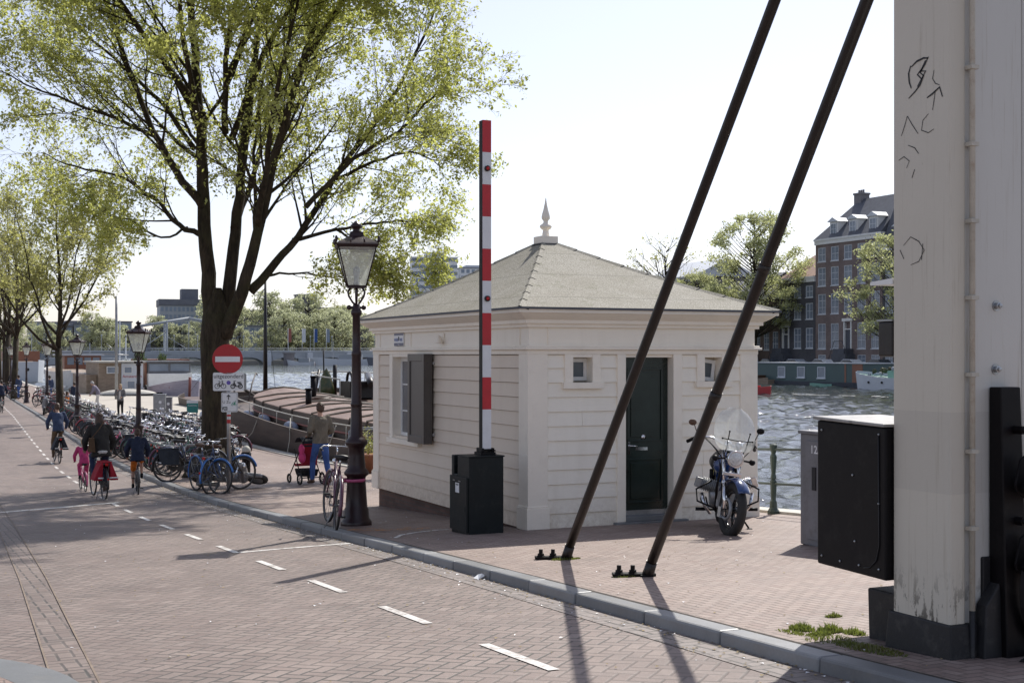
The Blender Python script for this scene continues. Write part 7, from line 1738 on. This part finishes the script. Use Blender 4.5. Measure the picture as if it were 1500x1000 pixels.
# covered launch in front of the houseboat
B6 = simple_boat('covered_launch', 'low launch with beige tarpaulin over a black hull, moored below the blonde woman', (16.4, 111.6, WATER), radians(-90), 5.2, 1.9, .55, 'blackcl', .15, 'tarp', .4, .3)
b = MB(); b.ball((0, 0, .45), (.92, 2.5, .55), 0, 22, 10); b.build('tarpaulin', M['tarp'], B6)
# orange cabin boat with shrubs
B7 = simple_boat('orange_cabin_boat', 'boat with orange-brown cabin and potted conifers behind the purple ship', (24.0, 142, WATER), 0, 16, 5, 1.2, 'white', .3, 'wood')
b = MB(); b.box(-2.2, 1.6, -6.5, 2, 1.2, 3.1); b.box(-2.5, 1.9, -6.8, 2.3, 3.1, 3.35); c7 = b.build('cabin', M['orange'], B7, bevel=.04)
b = MB()
for x in (-1.7, -.6, .5): b.box(x, x + .7, -6.53, -6.5, 1.9, 2.7)
b.build('window_pane', M['glassfar'], c7)
for (x, y, s_, lb) in ((20.6, 131.8, 1.0, 'dark conifer shrub standing between the purple ship and orange cabin'), (22.6, 131.2, .9, 'second dark conifer right of the first one by the orange cabin'), (19.2, 130.5, .75, 'low rounded shrub at the left of the orange cabin')):
    cj = root('potted_shrub', lb, 'shrub', (x, y, WATER + .3)); cj.scale = (s_,) * 3
    for nm, me in zip(('trunk', 'crown'), cdk): o = bpy.data.objects.new(nm, me); col.objects.link(o); o.parent = cj; o.scale = (.22, .22, .62)
pt = simple_boat('flat_pontoon', 'low wooden pontoon carrying the conifer shrubs', (21, 132.5, WATER), 0, 8, 6, .3, 'wood', 0, 'wood', .05, .9, 'pontoon', .95)
# white boat with wooden wheelhouse
B8 = simple_boat('white_ship', 'white ship with varnished wooden wheelhouse behind the slim street tree', (17.8, 163, WATER), 0, 24, 5.4, 1.9, 'white', .6, 'wood')
b = MB(); b.box(-2.0, 1.9, -9.5, 0, 2.2, 3.7); c8 = b.build('wheelhouse', M['orange'], B8, bevel=.05); b = MB(); b.box(-2.3, 2.2, -9.8, .3, 3.7, 3.9); b.build('wheelhouse_roof', M['farwhite'], c8)
b = MB()
for x in (-1.7, -.8, .1, 1.0): b.box(x, x + .7, -9.54, -9.5, 2.7, 3.5)
b.build('window_pane', M['glassfar'], c8)
B9 = simple_boat('white_ship', 'farther white ship with portholes and dark deck at the left', (14.8, 205, WATER), 0, 26, 5.4, 2.9, 'farwhite', .6, 'wood')
b = MB(); b.box(-2.2, 2.2, -8, 5, 2.9, 4.3); b.build('wheelhouse', M['orange'], B9, bevel=.05); b = MB()
for x in (-1.2, .2): b.tube([(x, -13.05, 1.8), (x, -13.0, 1.8)], .22, 12)
b.build('porthole', M['ink'], B9)
for i, (x, y, L, lb) in enumerate(((26, 172, 22, 'grey-white moored ship mid canal behind the orange cabin'), (30, 200, 24, 'dark ship with pale deckhouse in the moored row'), (34, 262, 26, 'distant pale ship moored along the left bank'), (30, 330, 30, 'very distant dark ship along the left bank'))):
    o = simple_boat('moored_ship', lb, (x, y, WATER), .1 * i, L, 5.4, 1.5, ('farwhite', 'hulldark', 'farwhite', 'slate')[i], .6, 'tarp'); b = MB(); b.box(-1.8, 1.8, -L * .4, -L * .1, 1.4, 3.2); b.box(-1.4, 1.4, L * .0, L * .2, 1.4, 2.2); b.tube([(0, L * .3, 1), (0, L * .3, 9 if i % 2 else 6)], .1, 6); b.build('deckhouse', M[('farwhite', 'farwhite', 'fargrey', 'fargrey')[i]], o, bevel=.05)
# right-hand bank
B10 = simple_boat('green_houseboat', 'long dark green houseboat with three white square windows on the far side', (102.3, 133.2, WATER), 0, 24, 4.8, .55, 'slate', .05, 'tarp', .06, .95, 'houseboat', .95)
b = MB(); b.box(-2.2, 2.2, -10.6, 10.4, .35, 2.75); c10 = b.build('cabin', M['hbgreen'], B10)
b = MB(); b.box(-2.35, 2.35, -10.8, 10.6, 2.75, 2.86); b.build('roof_edge', M['farwhite'], B10)
b = MB(); b.box(-2.23, -2.2, -10.55, -8.7, .5, 2.7); b.box(-2.23, -2.2, -7.6, -7.3, .5, 2.7); b.build('red_panel', M['orange'], c10)
for y_ in (5.0, 1.0, -3.0):
    o = add_window(B10, -2.22, y_, 1.0, 1.5, 1.35, 1, 1)
B11 = simple_boat('white_green_ship', 'white ship with mint green deck edge moored left of the pillar', (97.6, 112.3, WATER), radians(4), 14, 4.4, 1.3, 'farwhite', .7, 'mint', .3, .3)
b = MB(); b.torus((0, 0, 0), .001, .001); b = MB(); b.box(-1.4, 1.4, -5, 1.5, 1.1, 2.1); b.build('deckhouse', M['mint'], B11, bevel=.06)
rr = random.Random(4); b = MB()
for k in range(30): b.ball((rr.uniform(-1.3, 1.3), rr.uniform(-1, 5), 1.5 + rr.random() * .8), (rr.uniform(.1, .3),) * 3, k % 2, 8, 6)
b.build('deck_clutter', [M['fargrey'], M['leafdark']], B11)
b = MB()
for y_ in (1.5, 3.5): b.tube([(-2.25, y_, .8), (-2.2, y_, .8)], .14, 10)
b.build('porthole', M['ink'], B11)
B12 = simple_boat('teal_houseboat', 'teal green houseboat end appearing right beside the pillar', (99.5, 104, WATER), 0, 16, 5, .5, 'slate', .05, 'tarp', .05, .95, 'houseboat', .95); b = MB(); b.box(-2.2, 2.2, -7.5, 7.6, .3, 3.1); b.build('cabin', M['hbgreen'], B12)
B13 = simple_boat('red_launch', 'small red motor launch with a seated helmsman passing the house corner', (73.2, 106, WATER), radians(115), 5.6, 2.0, .75, 'signred', .2, 'white', .35, .2)
b = MB(); b.box(-.5, .5, .3, 1.1, .5, 1.25); b.build('console', M['white'], B13)
person('helmsman in black sitting in the small red launch', (73.4, 105.9, WATER - .05), radians(115), P_stand(**{'kn+1': (.12, .42, .88), 'an+1': (.12, .5, .46), 'to+1': (.12, .6, .42), 'kn-1': (-.12, .42, .88), 'an-1': (-.12, .5, .46), 'to-1': (-.12, .6, .42)}), 1.75, 'blackcl', 'blackcl', 'blackcl', 'hairdark', 0, .03)
B14 = simple_boat('beige_sloop', 'beige open sloop moored beside the left end of the green houseboat', (99.0, 143.5, WATER), radians(8), 8, 2.4, .8, 'wood', .4, 'brown')
b = MB(); b.box(-.9, .9, -2, 1, .6, 1.2); b.build('cabin', M['brown'], B14, bevel=.05)
B15 = simple_boat('mint_dinghy', 'tiny mint green dinghy tied alongside the green houseboat', (99.2, 129.3, WATER), 0, 3.4, 1.3, .32, 'mint', .1, 'mint')
b = MB(); b.box(-.5, .5, -.3, -.1, .22, .28); b.build('thwart', M['wood'], B15)
# wake of the launch: thin broken foam
def foam():
    s = N('boat_foam'); v = s.coord('Object'); f = s.noise(v, 1.6, 6, .8)
    s.bsdf(s.mix(s.ramp(f, [(.45, 0), (.6, 1)]), (.10, .11, .11), (.75, .78, .8)), .5); return s.m
FM = foam(); b = MB(); rr = random.Random(9)
for k in range(170):
    t = rr.random(); x = 75.5 + 9 * t + rr.uniform(-.3, .3) * (1 + t); y = 104.5 - 22 * t + rr.uniform(-.5, .5) * (1 + 2 * t); s_ = rr.uniform(.15, .5) * (1.3 - t)
    P = [(x + s_ * cos(a * 1.05) * rr.uniform(.5, 1.1), y + s_ * 2 * sin(a * 1.05) * rr.uniform(.5, 1.1), WATER + .012 + .0004 * k) for a in range(6)]; b.add(P, [(0, 1, 2, 3, 4, 5)])
o = b.build('boat_wake', FM); struct(o, True)

# ------------------------------------------------------------ far bridge, drawbridge, far buildings
BR = root('arch_bridge', 'long pale stone arch bridge crossing the water in the far distance', 'bridge', (0, 525, 0))
arches = [(140.5 - 0, 5.6), (0, 0)]
def arch_z(x):
    for c, hw in ((122.3, 7.0), (138.6, 7.5), (156, 7.5), (172, 7), (100, 7)):
        if abs(x - c) < hw: return -.9 + 3.3 * sqrt(max(0, 1 - ((x - c) / hw) ** 2))
    return None
b = MB(); x = 52.0
while x < 190:
    x2 = x + .5; z = arch_z(x + .25); lo = z if z is not None else -1.5
    b.box(x, x2 + .0, -4, 4, lo, 4.6); x = x2
b.build('arches', M['bridgewhite'], BR)
b = MB(); b.box(50, 192, -4.4, 4.4, 4.6, 5.0); b.build('deck', M['farwhite'], BR)
b = MB()
x = 52
while x < 190: b.tube([(x, -4.2, 5), (x, -4.2, 6.1)], .09, 4); x += 2.5
for z in (5.5, 6.1): b.tube([(51, -4.2, z), (191, -4.2, z)], .07, 4)
b.build('railing', M['fargrey'], BR)
b = MB()
for x in (130.4, 147.4, 164): b.box(x - 1.1, x + 1.1, -5.6, -4, -1.5, 4.3)
b.build('pier', M['farwhite'], BR)
b = MB()
for k, x in enumerate(range(58, 186, 9)): b.tube([(x, -3.6, 5), (x, -3.6, 10.5)], .10, 5); b.ball((x, -3.6, 10.7), .35, 0, 8, 6)
b.build('lamp_standard', M['fargrey'], BR)
tag(MB().box(-1.7, 1.7, -1.7, 1.7, -1, 4.2).box(-2, 2, -2, 2, 4.2, 4.7).build('mooring_dolphin', M['farbrick'], None, (133.5, 500, WATER)), 'dark mooring pile cluster standing in the water before the far arch bridge', 'pile')
DB = root('white_drawbridge', 'white double-beam drawbridge with tall portals in the hazy distance', 'drawbridge', (84, 500, 0))
b = MB()
for x in (3.5, 19.5):
    for y in (0, 5): b.tube([(x, y, 0), (x, y, 16)], .42, 6)
    b.tube([(x, 0, 15.2), (x, 5, 15.2)], .4, 6); b.tube([(x, 0, 12.5), (x, 5, 12.5)], .25, 6)
b.build('portal', M['bridgewhite'], DB)
for s, x in ((-1, 3.5), (1, 19.5)):
    for y in (0, 5):
        b = MB(); b.tube([(x + s * 10, y, 13.8), (x - s * 8.2, y, 17.0)], .5, 5); b.build('balance_beam', M['bridgewhite'], DB)
    b = MB(); b.tube([(x - s * 7.9, 0, 16.6), (x - s * 7.9, 0, 5.4)], .08, 4); b.tube([(x - s * .2, 0, 12), (x + s * 10.5, 0, 5)], .16, 4); b.tube([(x - s * .2, 0, 10), (x - s * 7.5, 0, 5.5)], .1, 4); b.build('hanger', M['fargrey'], DB)
b = MB(); b.box(-14, 36, -1, 6, 3.6, 4.7); b.box(-14, 36, -1.2, -1, 5.6, 5.8)
for k in range(26): b.box(-14 + k * 2, -13.8 + k * 2, -1.2, -1, 4.7, 5.6)
b.box(2, 5, -.6, 5.6, -1.5, 3.6); b.box(18, 21, -.6, 5.6, -1.5, 3.6); b.build('deck', M['bridgewhite'], DB)
b = MB(); b.box(-9, -2, 2, 5, 4.7, 7.5); b.build('bridge_hut', M['farroof'], DB)
for i, (x, m_, lb) in enumerate(((138.6, 'stripe', 'red banner on a pole on the far bridge'), (144.4, 'farwhite', 'white banner on a pole on the far bridge'), (149.3, 'jeans', 'blue banner on a pole, right of the white one'), (154.4, 'farblue', 'pale blue banner on a pole, rightmost on the far bridge'))):
    f0 = root('banner', lb, 'banner', (x, 520.5, 5), 0, 'banners on the far bridge'); b = MB(); b.tube([(0, 0, 0), (0, 0, 9)], .12, 5); b.build('pole', M['farwhite'], f0); b = MB(); b.box(.15, 1.4, -.02, .02, 3.4, 8.8); b.build('flag', M[m_], f0)
for i, (x, y, L, m_, lb) in enumerate(((152, 488, 22, 'farwhite', 'white ship moored in front of the right end of the far bridge'), (137, 495, 10, 'farwhite', 'small white cruiser left of the far white ship'), (166, 470, 20, 'farroof', 'dark barge moored right of the far white ship'), (172, 440, 20, 'farwhite', 'pale barge just left of the hut eaves in the distance'), (142, 497, 8, 'stripe', 'small reddish boat between the two far white boats'))):
    o = simple_boat('distant_boat', lb, (x, y, WATER), radians(70), L, 5 if L > 12 else 3, 2.2 if L > 12 else 1.2, m_, .8, 'tarp'); b = MB(); b.box(-1.5, 1.5, -L * .3, L * .1, 1.0, 4.0 if L > 12 else 2.6); b.tube([(0, L * .2, 1), (0, L * .2, 9 if L > 12 else 4)], .12, 5); b.build('deckhouse', M['fargrey'], o, bevel=.05)
def far_block(label, x, y, w_, d_, h_, base, win, floors, cols, rz=0, band=False, flatroof=True, group=None):
    r0 = root('distant_building', label, 'building', (x, y, 1), rz, group)
    b = MB(); b.box(-w_ / 2, w_ / 2, -d_ / 2, d_ / 2, 0, h_); b.build('wall', M[base], r0)
    fh = h_ / floors
    for f in range(floors):
        b = MB()
        if band: b.box(-w_ / 2 - .15, w_ / 2 + .15, -d_ / 2 - .15, d_ / 2 + .15, f * fh + fh * .45, f * fh + fh * .92)
        else:
            for c in range(cols): x0 = -w_ / 2 + (c + .2) * w_ / cols; b.box(x0, x0 + w_ / cols * .6, -d_ / 2 - .12, -d_ / 2, f * fh + fh * .3, f * fh + fh * .85)
        b.build('window_band', M[win], r0)
    b = MB(); b.box(-w_ / 2 - .4, w_ / 2 + .4, -d_ / 2 - .4, d_ / 2 + .4, h_, h_ + .6); b.build('roof', M['farroof'] if not band else M['farwhite'], r0); return r0
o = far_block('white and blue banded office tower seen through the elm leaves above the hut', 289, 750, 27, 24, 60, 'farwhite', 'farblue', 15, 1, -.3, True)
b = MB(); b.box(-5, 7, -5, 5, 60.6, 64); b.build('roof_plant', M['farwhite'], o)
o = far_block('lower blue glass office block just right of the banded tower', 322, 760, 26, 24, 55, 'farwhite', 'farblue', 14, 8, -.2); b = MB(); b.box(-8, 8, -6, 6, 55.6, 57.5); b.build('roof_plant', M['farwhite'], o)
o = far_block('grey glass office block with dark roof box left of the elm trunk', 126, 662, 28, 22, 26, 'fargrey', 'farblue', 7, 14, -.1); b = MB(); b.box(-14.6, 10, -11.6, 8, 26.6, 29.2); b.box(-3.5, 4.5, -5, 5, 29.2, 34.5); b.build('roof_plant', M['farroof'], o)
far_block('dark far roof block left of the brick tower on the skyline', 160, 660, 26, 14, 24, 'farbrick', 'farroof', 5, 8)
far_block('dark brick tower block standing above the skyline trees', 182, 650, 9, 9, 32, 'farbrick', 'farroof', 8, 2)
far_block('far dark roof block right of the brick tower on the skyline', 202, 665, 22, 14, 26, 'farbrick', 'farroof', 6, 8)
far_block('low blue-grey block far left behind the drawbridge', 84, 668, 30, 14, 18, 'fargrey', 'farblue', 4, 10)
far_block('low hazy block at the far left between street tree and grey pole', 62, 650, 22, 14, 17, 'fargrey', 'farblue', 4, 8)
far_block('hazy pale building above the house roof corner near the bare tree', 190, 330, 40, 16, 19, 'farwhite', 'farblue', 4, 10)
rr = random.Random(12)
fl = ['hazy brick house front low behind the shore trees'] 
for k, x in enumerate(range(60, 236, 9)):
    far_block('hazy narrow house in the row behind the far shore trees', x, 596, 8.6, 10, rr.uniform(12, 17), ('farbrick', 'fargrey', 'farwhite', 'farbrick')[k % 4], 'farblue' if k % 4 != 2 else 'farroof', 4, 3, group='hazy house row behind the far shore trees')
